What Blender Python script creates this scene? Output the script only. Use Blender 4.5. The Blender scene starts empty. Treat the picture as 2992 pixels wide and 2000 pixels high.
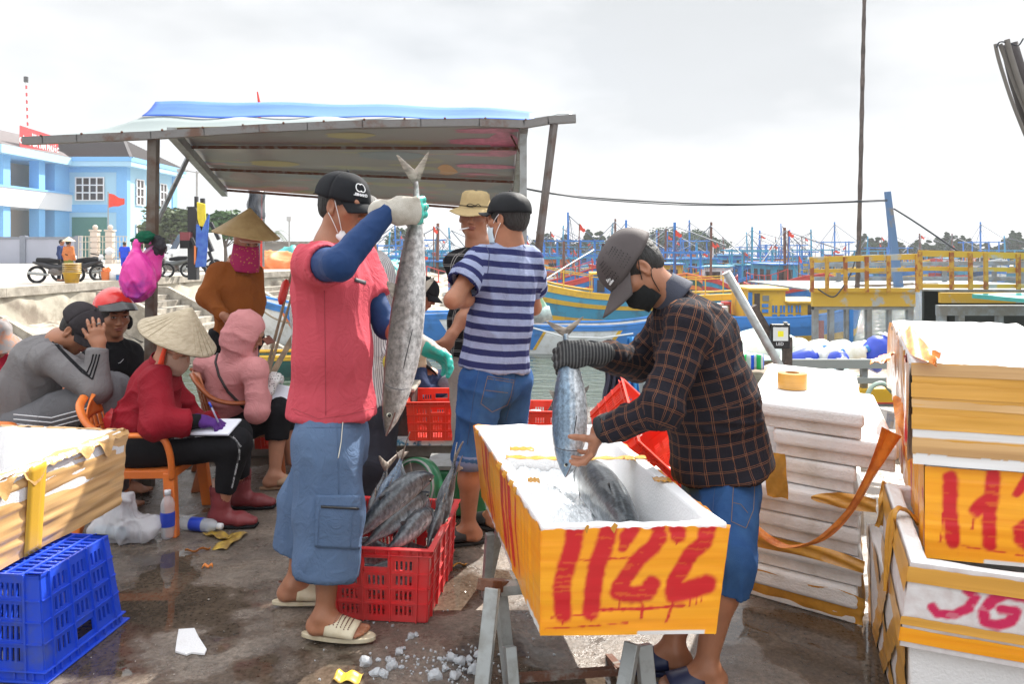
import bpy, bmesh, math, random
import numpy as np
from mathutils import Vector, Matrix
from math import sin, cos, pi, radians as R
random.seed(5)
# ---------------------------------------------------------------- camera, sky, sun, exposure
F=2292.; HX=1496.; HY=725.; CH=1.42
scn=bpy.context.scene
COL=scn.collection
cd=bpy.data.cameras.new('camera'); cam=bpy.data.objects.new('camera',cd); COL.objects.link(cam)
cam.location=(0,0,CH); cam.rotation_euler=(pi/2,0,0)
cd.sensor_width=36; cd.lens=36*F/2992.; cd.shift_x=0; cd.shift_y=-(1000-HY)/2992.
cd.clip_start=.05; cd.clip_end=3000
scn.camera=cam
SUN_EL=R(43); SUN_AZ=R(32)      # ahead of the camera and to the right
w=bpy.data.worlds.new('World'); scn.world=w; w.use_nodes=True
nt=w.node_tree; N=nt.nodes; L=nt.links
bg=N['Background']; bg.inputs['Strength'].default_value=.1
sky=N.new('ShaderNodeTexSky'); sky.sky_type='NISHITA'; sky.sun_disc=False
sky.sun_elevation=SUN_EL; sky.sun_rotation=SUN_AZ
sky.air_density=1.0; sky.dust_density=2.0; sky.altitude=0
tc=N.new('ShaderNodeTexCoord'); mp=N.new('ShaderNodeMapping'); mp.inputs['Scale'].default_value=(1.0,1.0,2.6)
mp.inputs['Location'].default_value=(.62,.2,.15)
n1=N.new('ShaderNodeTexNoise'); n1.inputs['Scale'].default_value=1.7; n1.inputs['Detail'].default_value=5; n1.inputs['Roughness'].default_value=.5
r1=N.new('ShaderNodeValToRGB'); r1.color_ramp.elements[0].position=.40; r1.color_ramp.elements[0].color=(3.8,3.95,4.1,1)
r1.color_ramp.elements[1].position=.62; r1.color_ramp.elements[1].color=(6.1,6.15,6.2,1)
n2=N.new('ShaderNodeTexNoise'); n2.inputs['Scale'].default_value=2.6; n2.inputs['Detail'].default_value=3
r2=N.new('ShaderNodeValToRGB'); r2.color_ramp.elements[0].position=.35; r2.color_ramp.elements[1].position=.75
r2.color_ramp.elements[0].color=(1,1,1,1); r2.color_ramp.elements[1].color=(.93,.93,.93,1)
mx=N.new('ShaderNodeMix'); mx.data_type='RGBA'
L.new(tc.outputs['Generated'],mp.inputs['Vector']); L.new(mp.outputs['Vector'],n1.inputs['Vector']); L.new(mp.outputs['Vector'],n2.inputs['Vector'])
L.new(n1.outputs['Fac'],r1.inputs['Fac']); L.new(n2.outputs['Fac'],r2.inputs['Fac'])
L.new(r2.outputs['Color'],mx.inputs[0]); L.new(sky.outputs['Color'],mx.inputs[6]); L.new(r1.outputs['Color'],mx.inputs[7])
sx=N.new('ShaderNodeSeparateXYZ'); L.new(tc.outputs['Generated'],sx.inputs[0]); mr=N.new('ShaderNodeMapRange'); mr.inputs[1].default_value=.36; mr.inputs[2].default_value=.62; mr.inputs[3].default_value=1; mr.inputs[4].default_value=2.5; L.new(sx.outputs[2],mr.inputs[0])
vm=N.new('ShaderNodeVectorMath'); vm.operation='SCALE'; L.new(mx.outputs[2],vm.inputs[0]); L.new(mr.outputs[0],vm.inputs['Scale']); L.new(vm.outputs[0],bg.inputs['Color'])
sd=bpy.data.lights.new('sun','SUN'); sd.energy=5.0; sd.angle=R(.6); sd.color=(1,.955,.88)
so=bpy.data.objects.new('sun',sd); COL.objects.link(so)
sdir=Vector((sin(SUN_AZ)*cos(SUN_EL),cos(SUN_AZ)*cos(SUN_EL),sin(SUN_EL)))
so.rotation_euler=sdir.to_track_quat('Z','Y').to_euler(); so.location=(0,0,30)
scn.view_settings.view_transform='Standard'; scn.view_settings.look='None'
scn.view_settings.exposure=.93; scn.view_settings.gamma=1; scn.view_settings.use_curve_mapping=False
scn.cycles.max_bounces=8; scn.cycles.transparent_max_bounces=12
# ---------------------------------------------------------------- helpers
def P(px,py,Y): return Vector(((px-HX)*Y/F,Y,CH-(py-HY)*Y/F))
def G(px,py,z=0.): return P(px,py,(CH-z)*F/(py-HY))
def V3(*a): return Vector(a)
def lerp(a,b,t): return a+(b-a)*t
def srgb(h):
    c=[int(h[i:i+2],16)/255. for i in (0,2,4)]
    return tuple(x/12.92 if x<.04045 else ((x+.055)/1.055)**2.4 for x in c)+(1,)
_MC={}
def mat(name,c=(.5,.5,.5),r=.6,var=.12,sc=6.,bump=.0,bs=60.,metal=0.,spec=.5,c2=None,lo=.42,hi=.62,coat=0.,trans=0.,alpha=1.,emit=None,stretch=None,sss=0.):
    if name in _MC: return _MC[name]
    if isinstance(c,str): c=srgb(c)
    if isinstance(c2,str): c2=srgb(c2)
    m=bpy.data.materials.new(name); m.use_nodes=True; nt=m.node_tree; N=nt.nodes; L=nt.links
    b=N['Principled BSDF']; b.inputs['Roughness'].default_value=r; b.inputs['Metallic'].default_value=metal
    b.inputs['Specular IOR Level'].default_value=spec
    b.inputs['Coat Weight'].default_value=coat
    if sss: b.inputs['Subsurface Weight'].default_value=sss; b.inputs['Subsurface Radius'].default_value=(.01,.004,.002); b.inputs['Subsurface Scale'].default_value=1
    b.inputs['Transmission Weight'].default_value=trans; b.inputs['Alpha'].default_value=alpha
    c=tuple(c[:3])+(1,)
    tc=N.new('ShaderNodeTexCoord'); vec=tc.outputs['Object']
    if stretch:
        mp=N.new('ShaderNodeMapping'); mp.inputs['Scale'].default_value=stretch; L.new(vec,mp.inputs['Vector']); vec=mp.outputs['Vector']
    if var or c2:
        n=N.new('ShaderNodeTexNoise'); n.inputs['Scale'].default_value=sc; n.inputs['Detail'].default_value=7; n.inputs['Roughness'].default_value=.62
        L.new(vec,n.inputs['Vector'])
        rp=N.new('ShaderNodeValToRGB'); rp.color_ramp.elements[0].position=lo; rp.color_ramp.elements[1].position=hi
        if c2: rp.color_ramp.elements[0].color=tuple(c2[:3])+(1,); rp.color_ramp.elements[1].color=c
        else:
            rp.color_ramp.elements[0].position=.25; rp.color_ramp.elements[1].position=.75
            rp.color_ramp.elements[0].color=tuple(x*(1-var) for x in c[:3])+(1,)
            rp.color_ramp.elements[1].color=tuple(min(1,x*(1+var)) for x in c[:3])+(1,)
        L.new(n.outputs['Fac'],rp.inputs['Fac']); L.new(rp.outputs['Color'],b.inputs['Base Color'])
    else: b.inputs['Base Color'].default_value=c
    if bump:
        n=N.new('ShaderNodeTexNoise'); n.inputs['Scale'].default_value=bs; n.inputs['Detail'].default_value=5
        L.new(vec,n.inputs['Vector'])
        bp=N.new('ShaderNodeBump'); bp.inputs['Strength'].default_value=bump; bp.inputs['Distance'].default_value=.01
        L.new(n.outputs['Fac'],bp.inputs['Height']); L.new(bp.outputs['Normal'],b.inputs['Normal'])
    if emit: b.inputs['Emission Color'].default_value=c; b.inputs['Emission Strength'].default_value=emit
    _MC[name]=m; return m
def nodes(m): return m.node_tree.nodes,m.node_tree.links,m.node_tree.nodes['Principled BSDF']
def tag(o,label=None,cat=None,group=None,kind=None):
    if label: o['label']=label
    if cat: o['category']=cat
    if group: o['group']=group
    if kind: o['kind']=kind
    return o
def root(name,label,cat,loc=(0,0,0),rz=0,group=None,kind=None):
    o=bpy.data.objects.new(name,None); COL.objects.link(o); o.location=loc; o.rotation_euler=(0,0,rz); o.empty_display_size=.1
    return tag(o,label,cat,group,kind)
def mkobj(name,V,Fs,mats,parent=None,smooth=False,mi=None,off=None,bevel=0,loc=None,attr=None,bseg=2):
    me=bpy.data.meshes.new(name)
    V=np.asarray([tuple(v) for v in V] if not isinstance(V,np.ndarray) else V,dtype=float)
    if off is not None: V=V-np.array(off)
    elif parent is not None:
        tp=parent
        while tp.parent: tp=tp.parent
        if tp.get('_w'): V=V-np.array(tp.location)
    if isinstance(Fs,np.ndarray):
        me.from_pydata([],[],[])
        me.vertices.add(len(V)); me.vertices.foreach_set('co',V.ravel())
        k=Fs.shape[1]; me.loops.add(Fs.size); me.loops.foreach_set('vertex_index',Fs.ravel().astype(np.int32))
        me.polygons.add(len(Fs)); me.polygons.foreach_set('loop_start',np.arange(0,Fs.size,k,dtype=np.int32))
        me.update(calc_edges=True); me.validate()
    else: me.from_pydata(V.tolist(),[],[list(f) for f in Fs])
    if not isinstance(mats,(list,tuple)): mats=[mats]
    for m in mats: me.materials.append(m)
    if mi is not None and len(mi)==len(me.polygons): me.polygons.foreach_set('material_index',np.asarray(mi,dtype=np.int32))
    if smooth: me.polygons.foreach_set('use_smooth',np.ones(len(me.polygons),dtype=bool))
    if attr:
        for an,av in attr.items():
            a=me.attributes.new(an,'FLOAT','POINT'); a.data.foreach_set('value',np.asarray(av,dtype=np.float32))
    me.update()
    o=bpy.data.objects.new(name,me); COL.objects.link(o)
    if parent is not None: o.parent=parent
    if loc is not None: o.location=loc
    if bevel:
        b=o.modifiers.new('bevel','BEVEL'); b.width=bevel; b.segments=bseg; b.limit_method='ANGLE'; b.angle_limit=R(40); b.harden_normals=False
    return o
def wroot(name,label,cat,loc,group=None):
    "root whose parts are given in world coordinates"
    o=root(name,label,cat,loc,0,group); o['_w']=1; return o
class MB:
    def __init__(s): s.v=[]; s.f=[]; s.mi=[]; s.m=0
    def add(s,v,f):
        n=len(s.v); s.v+= [tuple(x) for x in v]; s.f+=[tuple(i+n for i in q) for q in f]; s.mi+=[s.m]*len(f); return s
    def box(s,c,d,rot=None,taper=None):
        hx,hy,hz=[x/2. for x in d]; v=[]
        for z in (-1,1):
            k=1. if z<0 or not taper else taper
            for x,y in ((-1,-1),(1,-1),(1,1),(-1,1)): v.append(Vector((x*hx*k,y*hy*k,z*hz)))
        if rot is not None: v=[rot@q for q in v]
        c=Vector(c); v=[q+c for q in v]
        return s.add(v,[(0,3,2,1),(4,5,6,7),(0,1,5,4),(1,2,6,5),(2,3,7,6),(3,0,4,7)])
    def b2(s,a,b): # box by min,max
        a=Vector(a); b=Vector(b); return s.box((a+b)/2,(abs(b.x-a.x),abs(b.y-a.y),abs(b.z-a.z)))
    def hexa(s,v8): # 4 bottom ccw,4 top
        return s.add(v8,[(0,3,2,1),(4,5,6,7),(0,1,5,4),(1,2,6,5),(2,3,7,6),(3,0,4,7)])
    def beam(s,a,b,w,h=None,up=(0,0,1),w2=None,h2=None):
        h=h or w; w2=w2 or w; h2=h2 or h; a=Vector(a); b=Vector(b); d=(b-a).normalized(); up=Vector(up)
        if abs(d.dot(up))>.99: up=Vector((0,1,0))
        x=d.cross(up).normalized(); y=x.cross(d)
        v=[a+x*i*w/2+y*j*h/2 for i,j in ((-1,-1),(1,-1),(1,1),(-1,1))]+[b+x*i*w2/2+y*j*h2/2 for i,j in ((-1,-1),(1,-1),(1,1),(-1,1))]
        return s.add(v,[(0,3,2,1),(4,5,6,7),(0,1,5,4),(1,2,6,5),(2,3,7,6),(3,0,4,7)])
    def tube(s,pts,r,n=8,cap=True,flat=None):
        pts=[Vector(p) for p in pts]; m=len(pts); rr=r if isinstance(r,(list,tuple)) else [r]*m
        v=[]; f=[]; t=(pts[1]-pts[0]).normalized(); u=t.orthogonal().normalized()
        if flat is not None: u=(Vector(flat[0])-t*t.dot(Vector(flat[0]))).normalized()
        for i,p in enumerate(pts):
            t2=((pts[min(i+1,m-1)]-pts[max(i-1,0)])).normalized()
            u=(u-t2*u.dot(t2)).normalized(); wv=t2.cross(u)
            k=flat[1] if flat is not None else 1.
            for j in range(n):
                a=2*pi*j/n; v.append(p+u*cos(a)*rr[i]*k+wv*sin(a)*rr[i])
        for i in range(m-1):
            for j in range(n): f.append((i*n+j,i*n+(j+1)%n,(i+1)*n+(j+1)%n,(i+1)*n+j))
        if cap: f.append(tuple(range(n-1,-1,-1))); f.append(tuple((m-1)*n+j for j in range(n)))
        return s.add(v,f)
    def lathe(s,prof,n=24,c=(0,0,0),rot=None,ang=2*pi,sx=1,sy=1):
        v=[];f=[]; full=abs(ang-2*pi)<1e-6; nn=n if full else n+1; c=Vector(c)
        for r,z in prof:
            for j in range(nn):
                a=ang*j/n; q=Vector((cos(a)*r*sx,sin(a)*r*sy,z)); v.append((rot@q if rot is not None else q)+c)
        for i in range(len(prof)-1):
            for j in range(n):
                k=(j+1)%nn if full else j+1
                f.append((i*nn+j,i*nn+k,(i+1)*nn+k,(i+1)*nn+j))
        return s.add(v,f)
    def grid(s,fn,nu,nv,thick=0.,closeu=False):
        v=[];f=[]
        for i in range(nu+1):
            for j in range(nv+1): v.append(Vector(fn(i/nu,j/nv)))
        for i in range(nu):
            for j in range(nv): f.append((i*(nv+1)+j,(i+1)*(nv+1)+j,(i+1)*(nv+1)+j+1,i*(nv+1)+j+1))
        if not thick: return s.add(v,f)
        nr=[Vector((0,0,0)) for _ in v]
        for q in f:
            nn=(v[q[2]]-v[q[0]]).cross(v[q[3]]-v[q[1]])
            for i in q: nr[i]+=nn
        n=len(v); v2=[a-(b.normalized() if b.length>0 else b)*thick for a,b in zip(v,nr)]
        f2=[tuple(n+i for i in reversed(q)) for q in f]
        W=nv+1; e=[]
        per=[(i*W) for i in range(nu+1)]+[nu*W+j for j in range(1,W)]+[i*W+nv for i in range(nu-1,-1,-1)]+[j for j in range(nv-1,0,-1)]
        for a,b in zip(per,per[1:]+per[:1]): e.append((b,a,n+a,n+b))
        return s.add(v+v2,f+f2+e)
    def prism(s,poly,d): # poly 3d points list, extrude vector
        n=len(poly); d=Vector(d); v=[Vector(p) for p in poly]; v+= [p+d for p in v]
        f=[tuple(range(n-1,-1,-1)),tuple(range(n,2*n))]+[(i,(i+1)%n,n+(i+1)%n,n+i) for i in range(n)]
        return s.add(v,f)
    def blob(s,c,r,seed=0,rough=.25,n=2):
        bm=bmesh.new(); bmesh.ops.create_icosphere(bm,subdivisions=n,radius=1)
        rr=r if isinstance(r,(list,tuple)) else (r,r,r); rnd=random.Random(seed); ph=[rnd.uniform(0,9) for _ in range(6)]
        v=[]
        for q in bm.verts:
            p=q.co; k=1+rough*(sin(p.x*3+ph[0])*cos(p.y*2.6+ph[1])+.6*sin(p.z*5+ph[2])*cos(p.x*4+ph[3]))
            v.append(Vector((p.x*rr[0]*k+c[0],p.y*rr[1]*k+c[1],p.z*rr[2]*k+c[2])))
        bm.verts.index_update(); f=[tuple(x.index for x in q.verts) for q in bm.faces]; bm.free()
        return s.add(v,f)
    def xf(s,Mx): s.v=[tuple(Mx@Vector(q)) for q in s.v]; return s
    def build(s,name,mats,parent=None,smooth=False,bevel=0,off=None,loc=None,bseg=2):
        return mkobj(name,s.v,s.f,mats,parent,smooth,s.mi,off,bevel,loc,bseg=bseg)
def copy_tree(o,parent=None):
    c=o.copy(); COL.objects.link(c); c.parent=parent
    for ch in list(o.children): copy_tree(ch,c)
    return c
def frame(o,fwd,up):
    y=Vector(fwd).normalized(); z=Vector(up); z=(z-y*y.dot(z)).normalized(); x=y.cross(z)
    return Matrix(((x.x,y.x,z.x,o[0]),(x.y,y.y,z.y,o[1]),(x.z,y.z,z.z,o[2]),(0,0,0,1)))
def catmull(pts,n=6):
    pts=[Vector(p) for p in pts]; out=[]
    for i in range(len(pts)-1):
        a=pts[max(i-1,0)];b=pts[i];c=pts[i+1];d=pts[min(i+2,len(pts)-1)]
        for k in range(n):
            t=k/n; out.append(.5*((2*b)+(c-a)*t+(2*a-5*b+4*c-d)*t*t+(3*b-a-3*c+d)*t**3))
    out.append(pts[-1]); return out
# text laid on a surface point: origin, right, up
def text(name,s,h,o,right,up,m,parent,ext=.001,bold=0.,center=True):
    cu=bpy.data.curves.new(name,'FONT'); cu.body=s; cu.size=h/.7; cu.extrude=ext; cu.offset=bold; cu.resolution_u=2
    t=bpy.data.objects.new(name,cu); COL.objects.link(t)
    bpy.context.view_layer.update()
    dg=bpy.context.evaluated_depsgraph_get(); me=bpy.data.meshes.new_from_object(t.evaluated_get(dg)); bpy.data.objects.remove(t)
    r=Vector(right).normalized(); u=Vector(up).normalized(); n=r.cross(u)
    xs=[v.co.x for v in me.vertices] or [0]; cx=(min(xs)+max(xs))/2 if center else 0
    o=Vector(o); V=[o+r*(v.co.x-cx)+u*v.co.y+n*v.co.z for v in me.vertices]; Fs=[tuple(p.vertices) for p in me.polygons]
    return mkobj(name,V,Fs,m,parent)
# ---------------------------------------------------------------- noise + signed distance modelling
_L=np.random.RandomState(11).rand(32,32,32)
def vn(p):
    p=np.asarray(p,dtype=float); i=np.floor(p).astype(int); f=p-i; f=f*f*(3-2*f); r=0
    for dx in (0,1):
        for dy in (0,1):
            for dz in (0,1):
                wgt=(f[:,0] if dx else 1-f[:,0])*(f[:,1] if dy else 1-f[:,1])*(f[:,2] if dz else 1-f[:,2])
                r=r+wgt*_L[(i[:,0]+dx)&31,(i[:,1]+dy)&31,(i[:,2]+dz)&31]
    return r
def fbm(p,o=3): return sum(vn(np.asarray(p)*2**k+k*7.3)*.5**k for k in range(o))/(2-2**(1-o))
_C=np.array([(0,0,0),(1,0,0),(0,1,0),(1,1,0),(0,0,1),(1,0,1),(0,1,1),(1,1,1)])
_E=[(0,1),(2,3),(4,5),(6,7),(0,2),(1,3),(4,6),(5,7),(0,4),(1,5),(2,6),(3,7)]
def nets(Vl,o,h):
    s=Vl<0; c=0
    for a in _C: c=c+s[a[0]:s.shape[0]-1+a[0],a[1]:s.shape[1]-1+a[1],a[2]:s.shape[2]-1+a[2]].astype(np.int8)
    act=(c>0)&(c<8); I=np.argwhere(act)
    if len(I)==0: return np.zeros((0,3)),np.zeros((0,4),int)
    idx=np.full(act.shape,-1,dtype=np.int64); idx[act]=np.arange(len(I))
    cv=[Vl[I[:,0]+a[0],I[:,1]+a[1],I[:,2]+a[2]] for a in _C]
    acc=np.zeros((len(I),3)); wt=np.zeros(len(I))
    for a,b in _E:
        va,vb=cv[a],cv[b]; m=(va<0)!=(vb<0); t=np.where(m,va/np.where(m,va-vb,1),0)
        acc+=np.where(m[:,None],_C[a]+(_C[b]-_C[a])*t[:,None],0); wt+=m
    V=np.array(o)+h*(I+acc/wt[:,None])
    Fq=[]
    for ax in range(3):
        sl0=[slice(None)]*3; sl1=[slice(None)]*3; sl0[ax]=slice(0,-1); sl1[ax]=slice(1,None)
        ch=s[tuple(sl0)]!=s[tuple(sl1)]; E=np.argwhere(ch); b1,b2=[(1,2),(2,0),(0,1)][ax]
        ok=(E[:,b1]>=1)&(E[:,b2]>=1)&(E[:,b1]<act.shape[b1])&(E[:,b2]<act.shape[b2]); E=E[ok]
        def cell(d1,d2):
            q=E.copy(); q[:,b1]-=d1; q[:,b2]-=d2; return idx[q[:,0],q[:,1],q[:,2]]
        Q=np.stack([cell(1,1),cell(0,1),cell(0,0),cell(1,0)],1)
        flip=~s[E[:,0],E[:,1],E[:,2]]; Q[flip]=Q[flip][:,::-1]; Fq.append(Q)
    Q=np.concatenate(Fq); Q=Q[(Q>=0).all(1)]
    return V,Q
class Sdf:
    def __init__(s): s.p=[]
    def cone(s,a,b,ra,rb,k=.03,flat=None,cut=0,sub=0):
        "tapered limb; flat=(dir,ratio) widens along dir; cut=1 flat end at b, 2 at a, 3 both"
        s.p.append(('c',np.array(a,float),np.array(b,float),ra,rb,k,(np.array(flat[0],float)/np.linalg.norm(flat[0]),flat[1]) if flat else None,cut,sub)); return s
    def ell(s,c,r,Rm=None,k=.02,sub=0):
        s.p.append(('e',np.array(c,float),np.array(r if hasattr(r,'__len__') else (r,r,r),float),None if Rm is None else np.array(Rm,float),None,k,None,0,sub)); return s
    def plane(s,o,n,c=None,rad=.3):
        s.p.append(('p',np.array(o,float),np.array(n,float)/np.linalg.norm(n),np.array(o if c is None else c,float),rad,0,None,0,1)); return s
    def bb(s,q):
        if q[0]=='c':
            r=max(q[3],q[4])*(max(q[6][1],1) if q[6] else 1); return np.minimum(q[1],q[2])-r,np.maximum(q[1],q[2])+r
        if q[0]=='e': r=q[2].max(); return q[1]-r,q[1]+r
        return q[3]-q[4],q[3]+q[4]
    def mesh(s,h,lo=None,hi=None):
        if lo is None:
            bs=[s.bb(q) for q in s.p if not q[8]]; lo=np.min([b[0] for b in bs],0)-2*h; hi=np.max([b[1] for b in bs],0)+2*h
        lo=np.array(lo,float); hi=np.array(hi,float); n=np.ceil((hi-lo)/h).astype(int)+1
        Vl=np.full(n,1.,dtype=np.float32)
        for q in s.p:
            k=q[5]; a,b=s.bb(q); i0=np.clip(np.floor((a-k-2*h-lo)/h).astype(int),0,n); i1=np.clip(np.ceil((b+k+2*h-lo)/h).astype(int)+1,0,n)
            if (i1<=i0).any(): continue
            X=(lo[0]+h*np.arange(i0[0],i1[0]))[:,None,None]; Y=(lo[1]+h*np.arange(i0[1],i1[1]))[None,:,None]; Z=(lo[2]+h*np.arange(i0[2],i1[2]))[None,None,:]
            if q[0]=='c':
                A,B,ra,rb=q[1:5]; D=B-A; LL=max(D@D,1e-9); x=X-A[0];y=Y-A[1];z=Z-A[2]
                tr=(x*D[0]+y*D[1]+z*D[2])/LL; t=np.clip(tr,0,1)
                x=x-t*D[0];y=y-t*D[1];z=z-t*D[2]
                if q[6]:
                    u,rt=q[6]; ou=(x*u[0]+y*u[1]+z*u[2])*(1/rt-1); x=x+u[0]*ou;y=y+u[1]*ou;z=z+u[2]*ou
                d=np.sqrt(x*x+y*y+z*z)-(ra+(rb-ra)*t)
                Ln=math.sqrt(LL)
                if q[7]&1: d=np.maximum(d,(tr-1)*Ln)
                if q[7]&2: d=np.maximum(d,-tr*Ln)
            elif q[0]=='e':
                x=X-q[1][0];y=Y-q[1][1];z=Z-q[1][2]; r=q[2]
                if q[3] is not None:
                    M_=q[3]; x,y,z=(x*M_[0,0]+y*M_[1,0]+z*M_[2,0],x*M_[0,1]+y*M_[1,1]+z*M_[2,1],x*M_[0,2]+y*M_[1,2]+z*M_[2,2])
                k0=np.sqrt((x/r[0])**2+(y/r[1])**2+(z/r[2])**2); k1=np.sqrt((x/r[0]**2)**2+(y/r[1]**2)**2+(z/r[2]**2)**2)+1e-9
                d=k0*(k0-1)/k1; d=np.where(k0<.02,-r.min(),d)
            else:
                d=-((X-q[1][0])*q[2][0]+(Y-q[1][1])*q[2][1]+(Z-q[1][2])*q[2][2])
            sl=tuple(slice(i0[j],i1[j]) for j in range(3)); C=Vl[sl]
            if q[8]:
                if k>0: hh=np.maximum(k-np.abs(-d-C),0)/k; Vl[sl]=np.maximum(C,-d)+hh*hh*k*.25
                else: Vl[sl]=np.maximum(C,-d)
            elif k>0: hh=np.maximum(k-np.abs(d-C),0)/k; Vl[sl]=np.minimum(C,d)-hh*hh*k*.25
            else: Vl[sl]=np.minimum(C,d)
        return nets(Vl,lo,h)
    def meshfine(s,h,boxes):
        V,Q=s.mesh(h)
        if len(Q):
            c=V[Q].mean(1); keep=np.ones(len(Q),bool)
            for ce,hs,hf in boxes:
                keep&=~(np.abs(c-np.array(ce))<np.array(hs)-1.6*h).all(1)
            Q=Q[keep]
        for ce,hs,hf in boxes:
            v,q=s.mesh(hf,np.array(ce)-np.array(hs),np.array(ce)+np.array(hs)); Q=np.concatenate([Q,q+len(V)]); V=np.concatenate([V,v])
        used=np.unique(Q); rm=np.full(len(V),-1); rm[used]=np.arange(len(used)); return V[used],rm[Q]
def vnorm(V,Q):
    n=np.cross(V[Q[:,2]]-V[Q[:,0]],V[Q[:,3]]-V[Q[:,1]]); N_=np.zeros_like(V)
    for i in range(4): np.add.at(N_,Q[:,i],n)
    return N_/(np.linalg.norm(N_,axis=1)[:,None]+1e-12)
def folds(V,Q,amp=.006,f=9.,st=(1,1,.45),seed=0.,fine=.0012):
    "cloth creases: stretched ridged noise along the normals"
    n=vnorm(V,Q); p=V*np.array(st)*f+seed; wq=np.stack([vn(p*.6+3),vn(p*.6+9),vn(p*.6+17)],1)
    a=1-2*np.abs(vn(p+1.6*wq)-.5); b=1-2*np.abs(vn(p*2.1+2*wq+5)-.5); c=(1-2*np.abs(vn(p*np.array([.8,.8,.5])+3*wq+11)-.5))**7
    d=amp*((a**3-.35)*1.4+.5*(b**3-.3)+.9*c)+fine*(vn(V*160)-.5)
    return V+n*d[:,None]
def uvaxes(o,axes,up=(0,0,1),refdir=(0,1,0)):
    "UV by the nearest limb axis: v along it, u round it (metres)"
    me=o.data; n=len(me.polygons); off=np.array(o.parent.location) if o.parent else np.zeros(3)
    co=np.empty(len(me.vertices)*3); me.vertices.foreach_get('co',co); co=co.reshape(-1,3)+off
    ce=np.empty(n*3); me.polygons.foreach_get('center',ce); ce=ce.reshape(-1,3)+off
    best=np.full(n,9.); bi=np.zeros(n,int)
    for i,(a,b,r,v0) in enumerate(axes):
        a=np.array(a,float);b=np.array(b,float);D=b-a; t=np.clip(((ce-a)@D)/(D@D),0,1); d=np.linalg.norm(ce-a-t[:,None]*D,axis=1)/r
        m=d<best; best[m]=d[m]; bi[m]=i
    li=np.empty(len(me.loops),dtype=np.int32); me.loops.foreach_get('vertex_index',li)
    tot=np.empty(n,dtype=np.int32); me.polygons.foreach_get('loop_total',tot); lp=np.repeat(np.arange(n),tot); la=bi[lp]
    uv=np.zeros((len(li),2)); pc=co[li]; cc=ce[lp]
    for i,(a,b,r,v0) in enumerate(axes):
        m=la==i
        if not m.any(): continue
        a=np.array(a,float);b=np.array(b,float);D=b-a; Ln=np.linalg.norm(D); D/=Ln
        rf=np.array(refdir,float); rf=rf-D*(rf@D); rf/=np.linalg.norm(rf); s2=np.cross(D,rf)
        q=pc[m]-a; ang=np.arctan2(q@s2,q@rf); q2=cc[m]-a; ac=np.arctan2(q2@s2,q2@rf)
        ang=ac+((ang-ac+pi)%(2*pi)-pi)
        uv[m,0]=ang*r; uv[m,1]=q@D+v0
    l=me.uv_layers.new(name='UVMap'); l.data.foreach_set('uv',uv.ravel().astype(np.float32))
# ---------------------------------------------------------------- materials
SKIN=mat('skin',(.34,.145,.078),r=.42,var=.3,sc=6,bump=.12,bs=220,spec=.45,sss=.0)
SKIN2=mat('skin_light',(.43,.20,.12),r=.5,var=.1,sc=14,bump=.1,bs=220)
SKIN3=mat('skin_dark',(.30,.125,.07),r=.48,var=.14,sc=14,bump=.12,bs=220)
LIP=mat('lips',(.27,.09,.062),r=.45,var=.05); HAIR=mat('hair',(.012,.010,.009),r=.55,var=.3,sc=90,bump=.5,bs=300,stretch=(1,1,.2))
EYEW=mat('eye_white',(.5,.45,.42),r=.3,var=0); EYED=mat('eye_dark',(.012,.008,.006),r=.15,var=0)
NAIL=mat('nail',(.55,.32,.26),r=.3,var=0)
WHITE=mat('white_cloth',(.8,.8,.8),r=.8,var=.03)
BLACK=mat('black_cloth',(.014,.014,.016),spec=.12,r=.85,var=.25,sc=30,bump=.2,bs=400)
def crinkle(m,st=.55,sc=9.,dist=.03):
    N,L,b=nodes(m); tc=N.new('ShaderNodeTexCoord'); n=N.new('ShaderNodeTexNoise'); n.inputs['Scale'].default_value=sc; n.inputs['Detail'].default_value=3.5; n.inputs['Distortion'].default_value=1.6; n.inputs['Roughness'].default_value=.55; L.new(tc.outputs['Object'],n.inputs['Vector'])
    rp=N.new('ShaderNodeMath'); rp.operation='PINGPONG'; rp.inputs[1].default_value=.11; L.new(n.outputs['Fac'],rp.inputs[0])
    bp=N.new('ShaderNodeBump'); bp.inputs['Strength'].default_value=st; bp.inputs['Distance'].default_value=dist; L.new(rp.outputs[0],bp.inputs['Height'])
    if b.inputs['Normal'].is_linked: o=b.inputs['Normal'].links[0].from_node; L.new(bp.outputs[0],o.inputs['Normal'])
    else: L.new(bp.outputs[0],b.inputs['Normal'])
    return m
def cloth(name,c,var=.08,r=.85,c2=None,bump=.25,sc=12,cr=.5):
    if name in _MC: return _MC[name]
    return crinkle(mat(name,c,spec=.12,r=r,var=var,sc=sc,bump=bump,bs=420,c2=c2,lo=.3,hi=.7),cr)
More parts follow.
